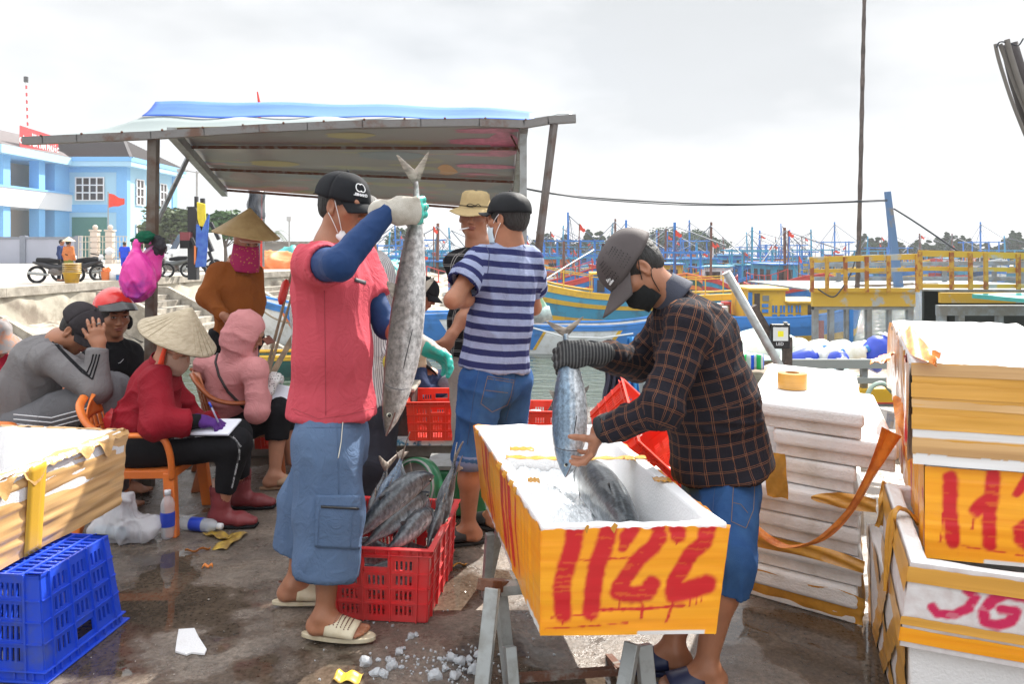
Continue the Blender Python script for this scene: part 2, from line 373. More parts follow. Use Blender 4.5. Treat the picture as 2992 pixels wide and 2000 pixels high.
def uvmat(name,base,bands,r=.85,wob=.0,noise=.08):
    """bands: list of (coord 'u'|'v', period, width, colour, offset, fac)"""
    m=crinkle(mat(name,base,spec=.12,r=r,var=noise,sc=20,bump=.2,bs=420),.4); N,L,b=nodes(m)
    src=b.inputs['Base Color'].links[0].from_socket
    uv=N.new('ShaderNodeUVMap'); sp=N.new('ShaderNodeSeparateXYZ'); L.new(uv.outputs[0],sp.inputs[0])
    nz=N.new('ShaderNodeTexNoise'); nz.inputs['Scale'].default_value=9; tcn=N.new('ShaderNodeTexCoord'); L.new(tcn.outputs['Object'],nz.inputs['Vector'])
    def mth(op,a,bv=None):
        n=N.new('ShaderNodeMath'); n.operation=op
        for i,x in enumerate((a,bv)):
            if x is None: continue
            if hasattr(x,'links') or hasattr(x,'is_linked'): L.new(x,n.inputs[i])
            else: n.inputs[i].default_value=x
        return n.outputs[0]
    wobs=mth('MULTIPLY',mth('SUBTRACT',nz.outputs['Fac'],.5),wob)
    for (ax,per,wd,c,off,fac) in bands:
        x=mth('ADD',sp.outputs[0 if ax=='u' else 1],wobs); x=mth('ADD',x,off+per*50); x=mth('MODULO',x,per)
        msk=mth('LESS_THAN',x,wd); msk=mth('MULTIPLY',msk,fac)
        mix=N.new('ShaderNodeMix'); mix.data_type='RGBA'; L.new(msk,mix.inputs[0]); L.new(src,mix.inputs[6]); mix.inputs[7].default_value=tuple(c[:3])+(1,)
        src=mix.outputs[2]
    L.new(src,b.inputs['Base Color']); return m
# ---------------------------------------------------------------- figures
HB={} 
def head(f,M,s=1.,cheek=1.):
    "head prims at local frame M (x right, y forward, z up; origin at ear height)"
    Rm=np.array(M.to_3x3()); 
    def T(x,y,z): return M@Vector((x*s,y*s,z*s))
    def e(c,r,k=.02,sub=0): f.ell(T(*c),[q*s for q in r],Rm,k*s,sub)
    e((0,-.014,.032),(.076,.096,.088)); e((0,.022,-.035),(.060,.066,.072),.03)
    e((0,.052,-.096),(.026,.024,.022),.03)
    for i in (-1,1):
        e((i*.046,.006,-.062),(.02,.03,.03),.03); e((i*.043*cheek,.055,-.018),(.024,.024,.022),.02)
        e((i*.033,.102,.012),(.019,.017,.011),.012,1); e((i*.032,.076,.010),(.016,.014,.012),.008)
        e((i*.034,.088,.021),(.018,.007,.0035),.006)
        e((i*.013,.093,-.033),(.0085,.010,.007),.006)
        # ear
        e((i*.078,-.006,-.006),(.008,.019,.031),.008); e((i*.083,-.001,-.002),(.006,.010,.019),.005,1); e((i*.077,.001,-.03),(.006,.009,.010),.006)
    e((0,.082,.034),(.052,.012,.010),.02)
    f.cone(T(0,.085,.014),T(0,.103,-.028),.007*s,.0115*s,.010*s)
    e((0,.086,-.056),(.022,.010,.0055),.006); e((0,.083,-.067),(.018,.010,.0065),.006)
    e((0,.098,-.0612),(.024,.008,.0016),.003,1)
    return T
def faceparts(M,par,s=1.,eyes=1,gaze=(0,0),brow=1,closed=0,mouth=1):
    def T(x,y,z): return M@Vector((x*s,y*s,z*s))
    if eyes:
        for i in (-1,1):
            b=MB(); b.m=0
            def fn(u,v,i=i):
                a=2*pi*u; rr=v; x=i*.032+cos(a)*.0135*rr; z=.0095+sin(a)*(.0050 if not closed else .0018)*rr*(1-.25*cos(a)**2)
                return T(x,.0905+.002-(x-i*.032)**2*22-(z-.01)**2*20,z)
            b.grid(fn,16,3); e=b.build('eye',[EYEW,EYED],par,True)
            b=MB()
            def fn(u,v,i=i):
                a=2*pi*u; x=i*.032+gaze[0]+cos(a)*.0058*v; z=.0098+gaze[1]+sin(a)*(.0046 if not closed else .0014)*v
                return T(x,.0934,z)
            b.grid(fn,12,2); b.build('iris',EYED,e,True)
            b=MB(); b.tube([T(i*.032+x,.0925-abs(x)**1.5*2.2,.0145-x*x*28) for x in (-.015,-.008,0,.008,.015)],[.0008,.0016,.0018,.0016,.0008],5); b.build('eyelash',EYED,par,True)
    if brow:
        for i in (-1,1):
            b=MB(); b.tube([T(i*(.032+x),.0955-max(0,x+.008)*.42,.031+.004-(x-.002)**2*14) for x in (-.017,-.009,0,.009,.018)],[.0018,.0034,.0036,.0028,.001],6); b.build('eyebrow',HAIR,par,True)
def hairmesh(M,par,s=1.,h=.005,low=-.03,front=.05,side=.0,thick=.007,back=-.055):
    f=Sdf(); Rm=np.array(M.to_3x3())
    def T(x,y,z): return M@Vector((x*s,y*s,z*s))
    f.ell(T(0,-.016,.032),[(.076+thick)*s,(.096+thick)*s,(.088+thick)*s],Rm,.02)
    f.ell(T(0,-.05,-.02),[.062*s,.05*s,.05*s],Rm,.03)
    # cut the face away
    f.ell(T(0,.125,-.03),[.105*s,.085*s,.093*s],Rm,.01,1)
    f.ell(T(0,.05,-.09),[.12*s,.06*s,.075*s],Rm,.01,1)
    f.ell(T(0,-.03,-.13),[.12*s,.12*s,(.13+back)*s+.0*s],Rm,.01,1)
    for i in (-1,1): f.ell(T(i*.085,-.002,-.012),[.02*s,.026*s,.034*s],Rm,.005,1)
    V,Q=f.mesh(h*s); n=vnorm(V,Q); V=V+n*((vn(V*np.array([180,180,60]))-.5)*.004)[:,None]
    return mkobj('hair',V,Q,HAIR,par,True)
def fold(M,par,nm,V,Q,m): return mkobj(nm,V,Q,m,par,True)
def hand(f,w,d,n,side=1,curl=(30,35,40,45),thumb=(.6,.8,.35),tc=20,s=1.,spread=.12,k=.007,fat=0.):
    """w wrist, d towards the fingers, n palm-facing normal, side +1: thumb towards d x n"""
    w=Vector(w); d=Vector(d).normalized(); n=Vector(n); n=(n-d*d.dot(n)).normalized(); x=d.cross(n)*side
    f.cone(w-d*.03*s,w+d*.02*s,(.024+fat)*s,(.021+fat)*s,.02,(x,1.25))
    f.cone(w+d*.02*s,w+d*.078*s,(.0165+fat)*s,(.0145+fat)*s,.02,(x,2.2))
    f.cone(w+d*.03*s+x*.022*s+n*.006*s,w+d*.055*s+x*.028*s+n*.008*s,.014*s,.011*s,.015)
    tips=[]
    for i,(o,Ln) in enumerate(((.032,.070),(.011,.078),(-.011,.073),(-.030,.057))):
        c=math.radians(curl[i]); p=w+d*(.083-abs(o)*.15-(.006 if i==3 else 0))*s+x*o*s; dd=(d+x*spread*(o/.03)).normalized(); nn=n
        r=(.0092,.0094,.0090,.0080)[i]+fat*.8
        for sg,(fr,cc) in enumerate(((.45,.9),(.31,1.15),(.24,.7))):
            a=c*cc; d2=dd*cos(a)+nn*sin(a); nn=nn*cos(a)-dd*sin(a); dd=d2; q=p+dd*Ln*fr*s
            r2=r*(.93,.9,.86)[sg]; f.cone(p,q,r*s,r2*s,k*s); p=q; r=r2
        tips.append((p,dd,nn))
    td=(d*thumb[0]+x*thumb[1]+n*thumb[2]).normalized(); p=w+(d*.028+x*.026+n*.006)*s
    a=math.radians(tc); q=p+td*.036*s; f.cone(p,q,(.0125+fat)*s,(.0110+fat*.8)*s,.012)
    t2=(td+(d*.8+n*.35-x*.2)*math.sin(a)).normalized(); q2=q+t2*.028*s; f.cone(q,q2,(.0108+fat*.8)*s,(.0095+fat*.8)*s,.006)
    q3=q2+t2*.018*s; f.cone(q2,q3,(.0095+fat*.8)*s,(.0078+fat*.8)*s,.005); tips.append((q3,t2,n))
    return tips
def foot(f,an,toe,up=(0,0,1),s=1.):
    "bare foot: ankle joint, toe direction"
    an=Vector(an); d=Vector(toe); d.z=0; L_=d.length; d.normalize(); x=d.cross(Vector((0,0,1)))
    h=an-d*.035*s; zf=an.z-.075*s
    def q(a,b,z): return Vector((an.x+d.x*a*s+x.x*b*s,an.y+d.y*a*s+x.y*b*s,zf+z*s))
    f.ell(q(-.038,0,.030),[.033*s]*3,None,.03); f.cone(q(-.01,0,.062),q(.085,0,.030),.033*s,.022*s,.03,(x,1.35))
    f.cone(q(-.03,0,.024),q(.11,.004,.018),.024*s,.016*s,.02,(x,1.9))
    for i,(b,l,r) in enumerate(((-.032,.158,.0125),(-.010,.156,.0095),(.008,.150,.009),(.024,.142,.0085),(.038,.130,.008))):
        f.cone(q(.11,b*.9,.017),q(l-r,b,.013),r*s,r*s,.008)
    return q
def limb(f,a,b,ra,rb,bulge=0,k=.03,side=None):
    a=Vector(a);b=Vector(b)
    if bulge:
        m=a.lerp(b,.32); f.cone(a,m,ra,max(ra,rb)+bulge,k); f.cone(m,b,max(ra,rb)+bulge,rb,k)
    else: f.cone(a,b,ra,rb,k)
def body(J,s=1.,head_s=1.,arms='LR',legs='LR',torso=1,hands=None,h=.009,hf=.0042,feet='',skin=None,par=None,fine_feet=.005,name='body'):
    f=Sdf(); M=J['head']; boxes=[]
    head(f,M,head_s); hc=M.translation
    f.cone(M@Vector((0,-.018,-.05)),J['neck'],.055*s,.058*s,.03)
    if torso:
        sd=(J['shR']-J['shL']).normalized()
        f.cone(J['neck'],J['chest'],.05*s,.085*s,.05,(sd,1.4)); f.cone(J['chest'],J['pel'],.085*s,.085*s,.06,(sd,1.4))
        f.cone(J['shL'],J['shR'],.045*s,.045*s,.05)
    for a in arms:
        limb(f,J['sh'+a],J['el'+a],.043*s,.036*s,.004); limb(f,J['el'+a],J['wr'+a],.036*s,.025*s,.004)
    for a in legs:
        limb(f,J['hip'+a],J['kn'+a],.075*s,.048*s); limb(f,J['kn'+a],J['an'+a],.046*s,.032*s,.008)
    for a in feet:
        foot(f,J['an'+a],J['toe'+a]-J['an'+a],s=s); dd=(J['toe'+a]-J['an'+a]); dd.z=0; dd.normalize()
        c=J['an'+a]+dd*.05; boxes.append((c-Vector((0,0,.03)),(.16,.16,.09),fine_feet))
    for a,kw in (hands or {}).items():
        tips=hand(f,J['wr'+a],side=(1 if a=='R' else -1),**kw); boxes.append((J['wr'+a]+Vector(kw['d']).normalized()*.08,(.13,.13,.13),.0036))
    boxes.append((hc,(.15,.15,.15),hf))
    V,Q=f.meshfine(h,boxes)
    # lips take the lip colour by position
    Mi=np.array(M.inverted()); c=V[Q].mean(1); lc=c@Mi[:3,:3].T+Mi[:3,3]; lc/=head_s
    mi=((np.abs(lc[:,0])<.023)&(lc[:,1]>.07)&(lc[:,1]<.105)&(np.abs(lc[:,2]+.0615)<.0105*(1-(lc[:,0]/.030)**2))).astype(int)
    return mkobj(name,V,Q,[skin or SKIN,LIP],par,True,mi)
def cap(M,par,m,s=1.,brim=.075,tilt=0.,off=(0,0,0),strap=False,turn=0.,logo=None,mb=None,depth=.0,bw=.072,droop=.018,bz=.0,flatk=1.0):
    "baseball cap: crown of seamed panels, curved peak, button"
    A=M@Matrix.Translation(Vector((off[0]*s,off[1]*s-.012*s,(.05+off[2])*s)))@Matrix.Rotation(turn,4,'Z')@Matrix.Rotation(tilt,4,'X')
    def T(x,y,z): return A@Vector((x*s,y*s,z*s))
    b=MB(); n=48
    def fn(u,v):
        a=2*pi*u; el=v*pi/2; cr=.0025*abs(sin(3*a))**.35-.002; rx,ry,rz=.094,.117,.088
        k=cos(el)**.8 if el<pi/2-1e-4 else 0; zz=sin(el)**.95
        wob=.003*sin(5*a+3*v)*sin(v*4)
        z=-.018-.012*(1-zz)*(cos(a+pi/2)*-.6+.4)*(1 if sin(a)<0 else .2)+zz*(rz+.018)*flatk
        return T((rx+cr+wob)*k*cos(a),(ry+cr+wob)*k*sin(a),z)
    b.grid(fn,n,14); b.add([T(0,0,.0885*flatk)],[])
    o=b.build('cap_crown',m,par,True); sm=o.modifiers.new('solid','SOLIDIFY'); sm.thickness=.003*s; sm.offset=-1
    b=MB()
    b.blob(T(0,0,.089*flatk),.007*s,1,.1,1); b.build('cap_button',mb or m,o,True)
    b=MB()
    def fb(u,v):
        a=lerp(-1.15,1.15,u); x=sin(a)*lerp(.087,bw+.012,v); y0=cos(a)*.110*(1-.02*abs(a)); 
        y=y0+v*brim*(cos(a*.95))**.55+.0; z=-.013+bz-droop*v-((x/.08)**2)*(.003+.026*v)
        return T(x,y,z)
    b.grid(fb,26,9,.0032*s); b.build('cap_peak',m,o,True)
    if strap:
        b=MB(); b.tube([T(-.03,-.105,-.016),T(-.055,-.125,-.012),T(-.075,-.165,-.016),T(-.08,-.20,-.028)],.0095*s,6,flat=((0,0,1),.25)) ; b.build('cap_strap',m,o,True)
    return o,A
def project_text(o,tri): pass
def shirt_sdf(J,e=.0,w=(.175,.155,.165),dp=(.118,.108,.115),sh=.062,sleeve='LR',slen=1.,ra=.062,rb=.058,rc=.040,collar=.06,f=None,hem=None,waist=.5,hemcut=True,neckcut=True,shk=.05,hood=0,cuff=1):
    f=f or Sdf(); sd=(J['shR']-J['shL']).normalized(); pel,ch,nk=J['pel'],J['chest'],J['neck']; mid=J.get('waist',pel.lerp(ch,waist))
    hemp=hem if hem is not None else pel+(pel-mid).normalized()*.05
    f.cone(mid,hemp,dp[1]+e,dp[0]+e,.05,(sd,w[0]/dp[0]),cut=1 if hemcut else 0)
    f.cone(ch,mid,dp[2]+e,dp[1]+e,.05,(sd,w[2]/dp[2]))
    f.cone(J['shL'],J['shR'],sh+e,sh+e,shk); f.cone(ch,ch.lerp(nk,.55),dp[2]*.9+e,.07+e,.05,(sd,1.5)); f.cone(ch.lerp(nk,.5),nk,collar+.015+e,collar+e,.03,cut=1)
    for a in sleeve:
        s0,el,wr=J['sh'+a],J['el'+a],J['wr'+a]
        if slen<=1: f.cone(s0,s0.lerp(el,slen),ra+e,rb+e,.035,cut=1)
        else:
            f.cone(s0,el,ra+e,rb+e,.035); f.cone(el,el.lerp(wr,slen-1),rb+e,rc+e,.03,cut=1)
    return f
def hollow(f,a,b,r,depth=.05,k=.004,flat=None):
    "open the end of a sleeve or leg: a towards the body, b at the end"
    a=Vector(a);b=Vector(b);d=(b-a).normalized(); f.cone(b-d*depth,b+d*.02,r*.92,r,k,flat,sub=1)
def collarring(J,M,r,m,par,h=.012,nm='collar'):
    b=MB(); nk=J['neck']; up=(M@Vector((0,-.018,-.05))-nk).normalized(); x=up.orthogonal().normalized(); y=up.cross(x)
    def fn(u,v): a=2*pi*u; return nk+up*(-.008+h*v)+(x*cos(a)+y*sin(a))*(r+.004*sin(pi*v))
    b.grid(fn,28,4); o=b.build(nm,m,par,True); sm=o.modifiers.new('s','SOLIDIFY'); sm.thickness=.004; return o
def conehat(M,par,m,rad=.215,hgt=.185,off=.0,tilt=(0,0),band=None,brimm=None):
    A=M@Matrix.Translation(Vector((0,-.005,.055+off)))@Matrix.Rotation(tilt[0],4,'X')@Matrix.Rotation(tilt[1],4,'Y')
    b=MB(); prof=[]
    n=17
    for i in range(n+1):
        t=i/n; prof.append((rad*t+(.0012 if i%2 else -.0002),hgt*(1-t)**1.06-.03+.0015))
    b.lathe(prof,56); b.v=[tuple(A@Vector((x*(1+.006*sin(9*math.atan2(y,x))),y,z+.004*sin(3*math.atan2(y,x))*math.hypot(x,y)/rad))) for x,y,z in b.v]
    o=b.build('hat_cone',m,par,True); sm=o.modifiers.new('s','SOLIDIFY'); sm.thickness=.003; sm.offset=-1
    b=MB(); b.tube([A@Vector((cos(2*pi*i/40)*rad,sin(2*pi*i/40)*rad,-.0285+.004*sin(6*pi*i/40))) for i in range(41)],.003,6,cap=False)
    b.build('hat_rim',brimm or m,o,True)
    return o,A
def strawmat(name,c,c2):
    m=mat(name,c,r=.75,var=.1,c2=c2,sc=20,lo=.35,hi=.6,bump=.35,bs=90,stretch=(1,1,1)); return m
# ================================================================ SETTING
WZ=-2.5
def concrete_mat():
    m=bpy.data.materials.new('wet_concrete'); m.use_nodes=True; N,L,b=nodes(m)
    tc=N.new('ShaderNodeTexCoord'); v=tc.outputs['Object']
    def noise(s,d=6,r=.6,dist=0):
        n=N.new('ShaderNodeTexNoise'); n.inputs['Scale'].default_value=s; n.inputs['Detail'].default_value=d; n.inputs['Roughness'].default_value=r; n.inputs['Distortion'].default_value=dist; L.new(v,n.inputs['Vector']); return n.outputs['Fac']
    def ramp(x,a,b_,ca,cb):
        r=N.new('ShaderNodeValToRGB'); e=r.color_ramp.elements; e[0].position=a; e[1].position=b_; e[0].color=ca; e[1].color=cb; L.new(x,r.inputs['Fac']); return r.outputs['Color']
    base=ramp(noise(2.2,8,.7),.3,.72,(.070,.060,.052,1),(.27,.222,.180,1))
    spk=ramp(noise(55,4,.7),.35,.62,(.55,.53,.5,1),(1.25,1.22,1.2,1))
    mul=N.new('ShaderNodeMix'); mul.data_type='RGBA'; mul.blend_type='MULTIPLY'; mul.inputs[0].default_value=.9; L.new(base,mul.inputs[6]); L.new(spk,mul.inputs[7])
    # wetness: 0 dry 1 standing water
    wet=ramp(noise(1.15,5,.55,.3),.50,.545,(0,0,0,1),(1,1,1,1))
    mp=N.new('ShaderNodeMapping'); 
    dk=N.new('ShaderNodeMix'); dk.data_type='RGBA'; L.new(wet,dk.inputs[0]); L.new(mul.outputs[2],dk.inputs[6])
    d2=N.new('ShaderNodeMix'); d2.data_type='RGBA'; d2.blend_type='MULTIPLY'; d2.inputs[0].default_value=1; L.new(mul.outputs[2],d2.inputs[6]); d2.inputs[7].default_value=(.5,.46,.42,1); L.new(d2.outputs[2],dk.inputs[7])
    L.new(dk.outputs[2],b.inputs['Base Color'])
    rg=ramp(noise(9,5,.7),.35,.65,(.16,.16,.16,1),(.6,.6,.6,1))
    rm=N.new('ShaderNodeMix'); rm.data_type='RGBA'; L.new(wet,rm.inputs[0]); L.new(rg,rm.inputs[6]); rm.inputs[7].default_value=(.02,.02,.02,1); L.new(rm.outputs[2],b.inputs['Roughness'])
    bn=N.new('ShaderNodeBump'); bn.inputs['Distance'].default_value=.012
    inv=N.new('ShaderNodeMath'); inv.operation='SUBTRACT'; inv.inputs[0].default_value=1; L.new(wet,inv.inputs[1])
    mm=N.new('ShaderNodeMath'); mm.operation='MULTIPLY'; L.new(inv.outputs[0],mm.inputs[0]); mm.inputs[1].default_value=.55; L.new(mm.outputs[0],bn.inputs['Strength'])
    L.new(noise(38,6,.7),bn.inputs['Height']); L.new(bn.outputs['Normal'],b.inputs['Normal'])
    b.inputs['Specular IOR Level'].default_value=.55
    return m
CONC=mat('pale_concrete',(.42,.38,.32),r=.9,c2=(.26,.23,.19),sc=3,bump=.5,bs=30)
CONCD=mat('grey_concrete',(.27,.25,.22),r=.85,c2=(.16,.14,.12),sc=4,bump=.5,bs=30)
b=MB(); b.box((0,1.6,-1.55),(34,10.8,3.1)); b.v=[(x,y,z if z<0 else 0) for x,y,z in b.v]
o=mkobj('wharf_pavement',b.v,b.f,concrete_mat()); tag(o,kind='structure')
b=MB(); b.box((0,5.46,.05),(34,.30,.10)); o=b.build('wharf_kerb',CONCD,bevel=.012); tag(o,kind='structure')
# water
def water_mat():
    m=bpy.data.materials.new('harbour_water'); m.use_nodes=True; N,L,b=nodes(m)
    b.inputs['Base Color'].default_value=(.035,.055,.035,1); b.inputs['Roughness'].default_value=.06; b.inputs['Specular IOR Level'].default_value=.9
    tc=N.new('ShaderNodeTexCoord'); mp=N.new('ShaderNodeMapping'); mp.inputs['Scale'].default_value=(.55,1.25,1); L.new(tc.outputs['Object'],mp.inputs['Vector'])
    n=N.new('ShaderNodeTexNoise'); n.inputs['Scale'].default_value=1.5; n.inputs['Detail'].default_value=4; n.inputs['Distortion'].default_value=.6; L.new(mp.outputs['Vector'],n.inputs['Vector'])
    bp=N.new('ShaderNodeBump'); bp.inputs['Strength'].default_value=.55; bp.inputs['Distance'].default_value=.35; L.new(n.outputs['Fac'],bp.inputs['Height']); L.new(bp.outputs['Normal'],b.inputs['Normal'])
    return m
b=MB(); b.add([(-300,5.5,WZ),(460,5.5,WZ),(460,430,WZ),(-300,430,WZ)],[(0,1,2,3)]); o=b.build('harbour_water',water_mat()); tag(o,kind='structure')
b=MB(); b.add([(-310,-25,WZ-2),(470,-25,WZ-2),(470,440,WZ-2),(-310,440,WZ-2)],[(0,1,2,3)]); o=b.build('harbour_bed_ground',mat('silt',(.1,.09,.07))); tag(o,kind='structure')
# far shore
b=MB()
def fn(u,v):
    x=lerp(-60,420,u); y=lerp(118,240,v); return (x,y+6*sin(u*17),WZ-.3+1.6*min(1,v*6)+.3*sin(u*60))
b.grid(fn,80,8); o=b.build('far_shore_terrain',mat('sand_bank',(.30,.27,.2),c2=(.1,.13,.06),sc=.2)); tag(o,kind='structure')
# left quay: ground, retaining wall, revetment, stairs
QZ=.2
E=[(-20,6),(-17.2,12),(-15.2,23.3),(-13.9,35),(-11.2,41),(-8.8,49),(-8.6,80),(-40,115)]
b=MB(); v=[(x,y,QZ) for x,y in E]+[(-260,115,QZ),(-260,6,QZ)]; n=len(v)
b.add(v,[tuple(range(n))[::-1]]); b.f=[tuple(range(n))]
quay_m=mat('quay_concrete',(.44,.40,.36),r=.9,c2=(.34,.31,.27),sc=.35,bump=.3,bs=8)
o=b.build('quay_ground',quay_m); tag(o,kind='structure')
stone=mat('rubble_masonry',(.46,.42,.34),r=.95,c2=(.16,.13,.10),sc=1.3,lo=.38,hi=.55,bump=1.,bs=5)
STN=mat('stained_plaster',(.48,.44,.36),r=.95,c2=(.22,.18,.14),sc=.9,lo=.36,hi=.54,bump=.9,bs=4)
def offp(i,d):
    a=Vector(E[max(i-1,0)]); c=Vector(E[min(i+1,len(E)-1)]); t=(c-a).normalized(); return Vector(E[i])+Vector((t.y,-t.x))*d
b=MB(); r_=random.Random(3)
cap_=[]; 
Es=[]
for i in range(6):
    n_=14
    for k in range(n_ if i<5 else 1):
        t=k/n_; p0,p1=offp(i,0),offp(min(i+1,6),0); q=p0.lerp(p1,t); tt=(Vector(E[min(i+1,7)])-Vector(E[i])).normalized(); Es.append((q,Vector((tt.y,-tt.x))))
def fn(u,v):
    i=u*(len(Es)-1); j=int(min(i,len(Es)-2)); q=Es[j][0].lerp(Es[j+1][0],i-j); nn=Es[j][1]
    z=lerp(QZ-.22,-1.35,v); d=.04+.22*v+.16*vn(np.array([[q.x*2.1,q.y*2.1,z*3.1]]))[0]
    return (q.x+nn.x*d,q.y+nn.y*d,z)
w_=wroot('retaining_wall','weathered plastered quay wall with crumbling patches across the small basin','wall',(-15,23,0))
b.grid(fn,260,10); b.build('wall_face',STN,w_,True)
b=MB()
for k in range(len(Es)-1):
    a,n1=Es[k]; c,_=Es[k+1]
    b.hexa([(a.x-n1.x*.8,a.y-n1.y*.8,QZ-.24),(a.x+n1.x*.22,a.y+n1.y*.22,QZ-.24),(c.x+n1.x*.22,c.y+n1.y*.22,QZ-.24),(c.x-n1.x*.8,c.y-n1.y*.8,QZ-.24),
            (a.x-n1.x*.8,a.y-n1.y*.8,QZ+.03),(a.x+n1.x*.2,a.y+n1.y*.2,QZ+.03),(c.x+n1.x*.2,c.y+n1.y*.2,QZ+.03),(c.x-n1.x*.8,c.y-n1.y*.8,QZ+.03)])
b.build('coping',CONC,w_)
b=MB()
def fn(u,v):
    i=u*(len(Es)-1); j=int(min(i,len(Es)-2)); q=Es[j][0].lerp(Es[j+1][0],i-j); nn=Es[j][1]; d=.1+v*4.6
    z=lerp(-.95,-3.0,v)+.34*vn(np.array([[q.x*1.8+v*7,q.y*1.8,v*9.]]))[0]
    return (q.x+nn.x*d,q.y+nn.y*d,z)
b.grid(fn,300,26); o=b.build('stone_revetment',stone); tag(o,kind='structure')
def stairs(p0,label,wd=2.2,n=9,top=-.55,rise=.2,run=.40,dirx=None,start=0.2):
    "flight falling from the wall to the water between two stringers"
    q=Vector(p0); dx=Vector(dirx).normalized(); ty=Vector((-dx.y,dx.x)); r=wroot('concrete_stairs',label,'stairs',(q.x,q.y,top),'stair flights down the quay slope')
    b=MB()
    for k in range(n):
        a=q+dx*(start+k*run); z=top-k*rise
        c=a+dx*run*1.02; 
        b.hexa([(a.x-ty.x*wd/2,a.y-ty.y*wd/2,z-.55),(c.x-ty.x*wd/2,c.y-ty.y*wd/2,z-.55),(c.x+ty.x*wd/2,c.y+ty.y*wd/2,z-.55),(a.x+ty.x*wd/2,a.y+ty.y*wd/2,z-.55),
                (a.x-ty.x*wd/2,a.y-ty.y*wd/2,z),(c.x-ty.x*wd/2,c.y-ty.y*wd/2,z),(c.x+ty.x*wd/2,c.y+ty.y*wd/2,z),(a.x+ty.x*wd/2,a.y+ty.y*wd/2,z)])
    b.build('treads',CONC,r)
    for s_ in (-1,1):
        b=MB(); o_=ty*s_*(wd/2+.13); L_=n*run
        pa=q+o_+dx*(start-.3); pb=q+o_+dx*(start+.35); pc=q+o_+dx*(start+L_)
        pts=[(pa.x,pa.y,top-.7),(pa.x,pa.y,top+.30),(pb.x,pb.y,top+.28),(pc.x,pc.y,top-n*rise+.25),(pc.x,pc.y,top-n*rise-.7)]
        b.prism([Vector(p)-Vector((ty.x,ty.y,0))*.11 for p in pts],(ty.x*.22,ty.y*.22,0)); b.build('stringer',CONC,r)
    return r
stairs((-14.9,20.5),'pale concrete stairs at the far left with broad cream treads',2.6,9,-.75,.2,.42,(1,-.12))
stairs((-13.9,28.5),'stair flight with a broad grey sloping side wall beside the stall post',3.0,11,-.35,.2,.45,(1,-.12))
stairs((-12.0,38),'farthest stair flight running down to the moored white boat',2.8,11,-.45,.2,.45,(1,-.45))
# ---------------------------------------------------------------- blue harbour office
sky_bl=mat('blue_paint',(.20,.47,.80),r=.8,var=.05); pale_bl=mat('pale_blue_paint',(.36,.60,.76),r=.8,var=.04,sc=.6); cream=mat('cream_plaster',(.62,.52,.44),r=.85,var=.05)
tile=mat('roof_tile',(.12,.10,.10),r=.8,var=.2,sc=3); glass_d=mat('dark_window',(.05,.035,.03),r=.15,var=.3,sc=2); frw=mat('white_frame',(.75,.76,.78),r=.6,var=0)
redm=mat('red_sign',(.62,.035,.04),r=.5,var=.05); greend=mat('green_shutter',(.09,.24,.20),r=.6,var=.05)
B=wroot('harbour_office','two-storey pale blue office building with grey tiled roof','building',(-45,80,QZ))
def pt(o,m,nm,par=B,**k): return o.build(nm,m,par,**k)
x0,x1=-46.9,-39.8; y1=81.; ze=10.0
b=MB(); b.b2((x0,y1,QZ),(x1,y1+12,ze)); pt(b,pale_bl,'main_wall')
b=MB()
b.b2((x0,y1-.10,QZ),(x0+.6,y1,ze)); b.b2((x1-1.0,y1-.10,QZ),(x1+.10,y1,ze)); b.b2((x0+.6,y1-.08,5.1),(x1-1,y1,5.9)); b.b2((x0+.6,y1-.08,ze-.75),(x1-1,y1,ze-.2))
b.b2((x1,y1,QZ),(x1+.10,y1+.6,ze)); b.b2((x1,y1+5.,QZ),(x1+.12,y1+6.4,ze)); b.b2((x1,y1+10.8,QZ),(x1+.12,y1+12,ze)); pt(b,sky_bl,'pilasters')
def window(x,z,w_,h,rows,cols,y=y1-.04,par=B,side=False):
    fr=MB(); pn=MB()
    def bx(mb,a0,z0,a1,z1,d0,d1):
        if side: mb.b2((side+d0,a0,z0),(side+d1,a1,z1))
        else: mb.b2((a0,y-d1,z0),(a1,y-d0,z1))
    bx(pn,x,z,x+w_,z+h,-.02,.03)
    for i in range(cols+1): a=x+w_*i/cols; bx(fr,a-.06,z,a+.06,z+h,.03,.12)
    for i in range(rows+1): a=z+h*i/rows; bx(fr,x-.06,a-.06,x+w_+.06,a+.06,.03,.11)
    f=pt(fr,frw,'window',par); pn.build('pane',glass_d,f,off=tuple(par.location) if par.get('_w') else None)
window(-45.0,6.35,2.9,2.35,3,4)
for yy in (y1+2.0,y1+7.6):
    window(yy,6.0,1.6,2.7,3,2,side=x1+.02); window(yy,1.0,1.6,2.9,3,2,side=x1+.02)
b=MB(); b.b2((-45.4,y1-.09,QZ),(-41.8,y1-.02,4.6)); 
for k in range(18): b.b2((-45.4,y1-.12,QZ+.25*k),(-41.8,y1-.09,QZ+.25*k+.05))
pt(b,greend,'roller_door')
b=MB(); b.b2((x0-.2,y1-.9,ze-.2),(x1+.9,y1+12.6,ze+.55)); pt(b,pale_bl,'eaves')
b=MB(); b.b2((x0-.25,y1-.96,ze+.3),(x1+.96,y1+12.6,ze+.75)); pt(b,sky_bl,'gutter')
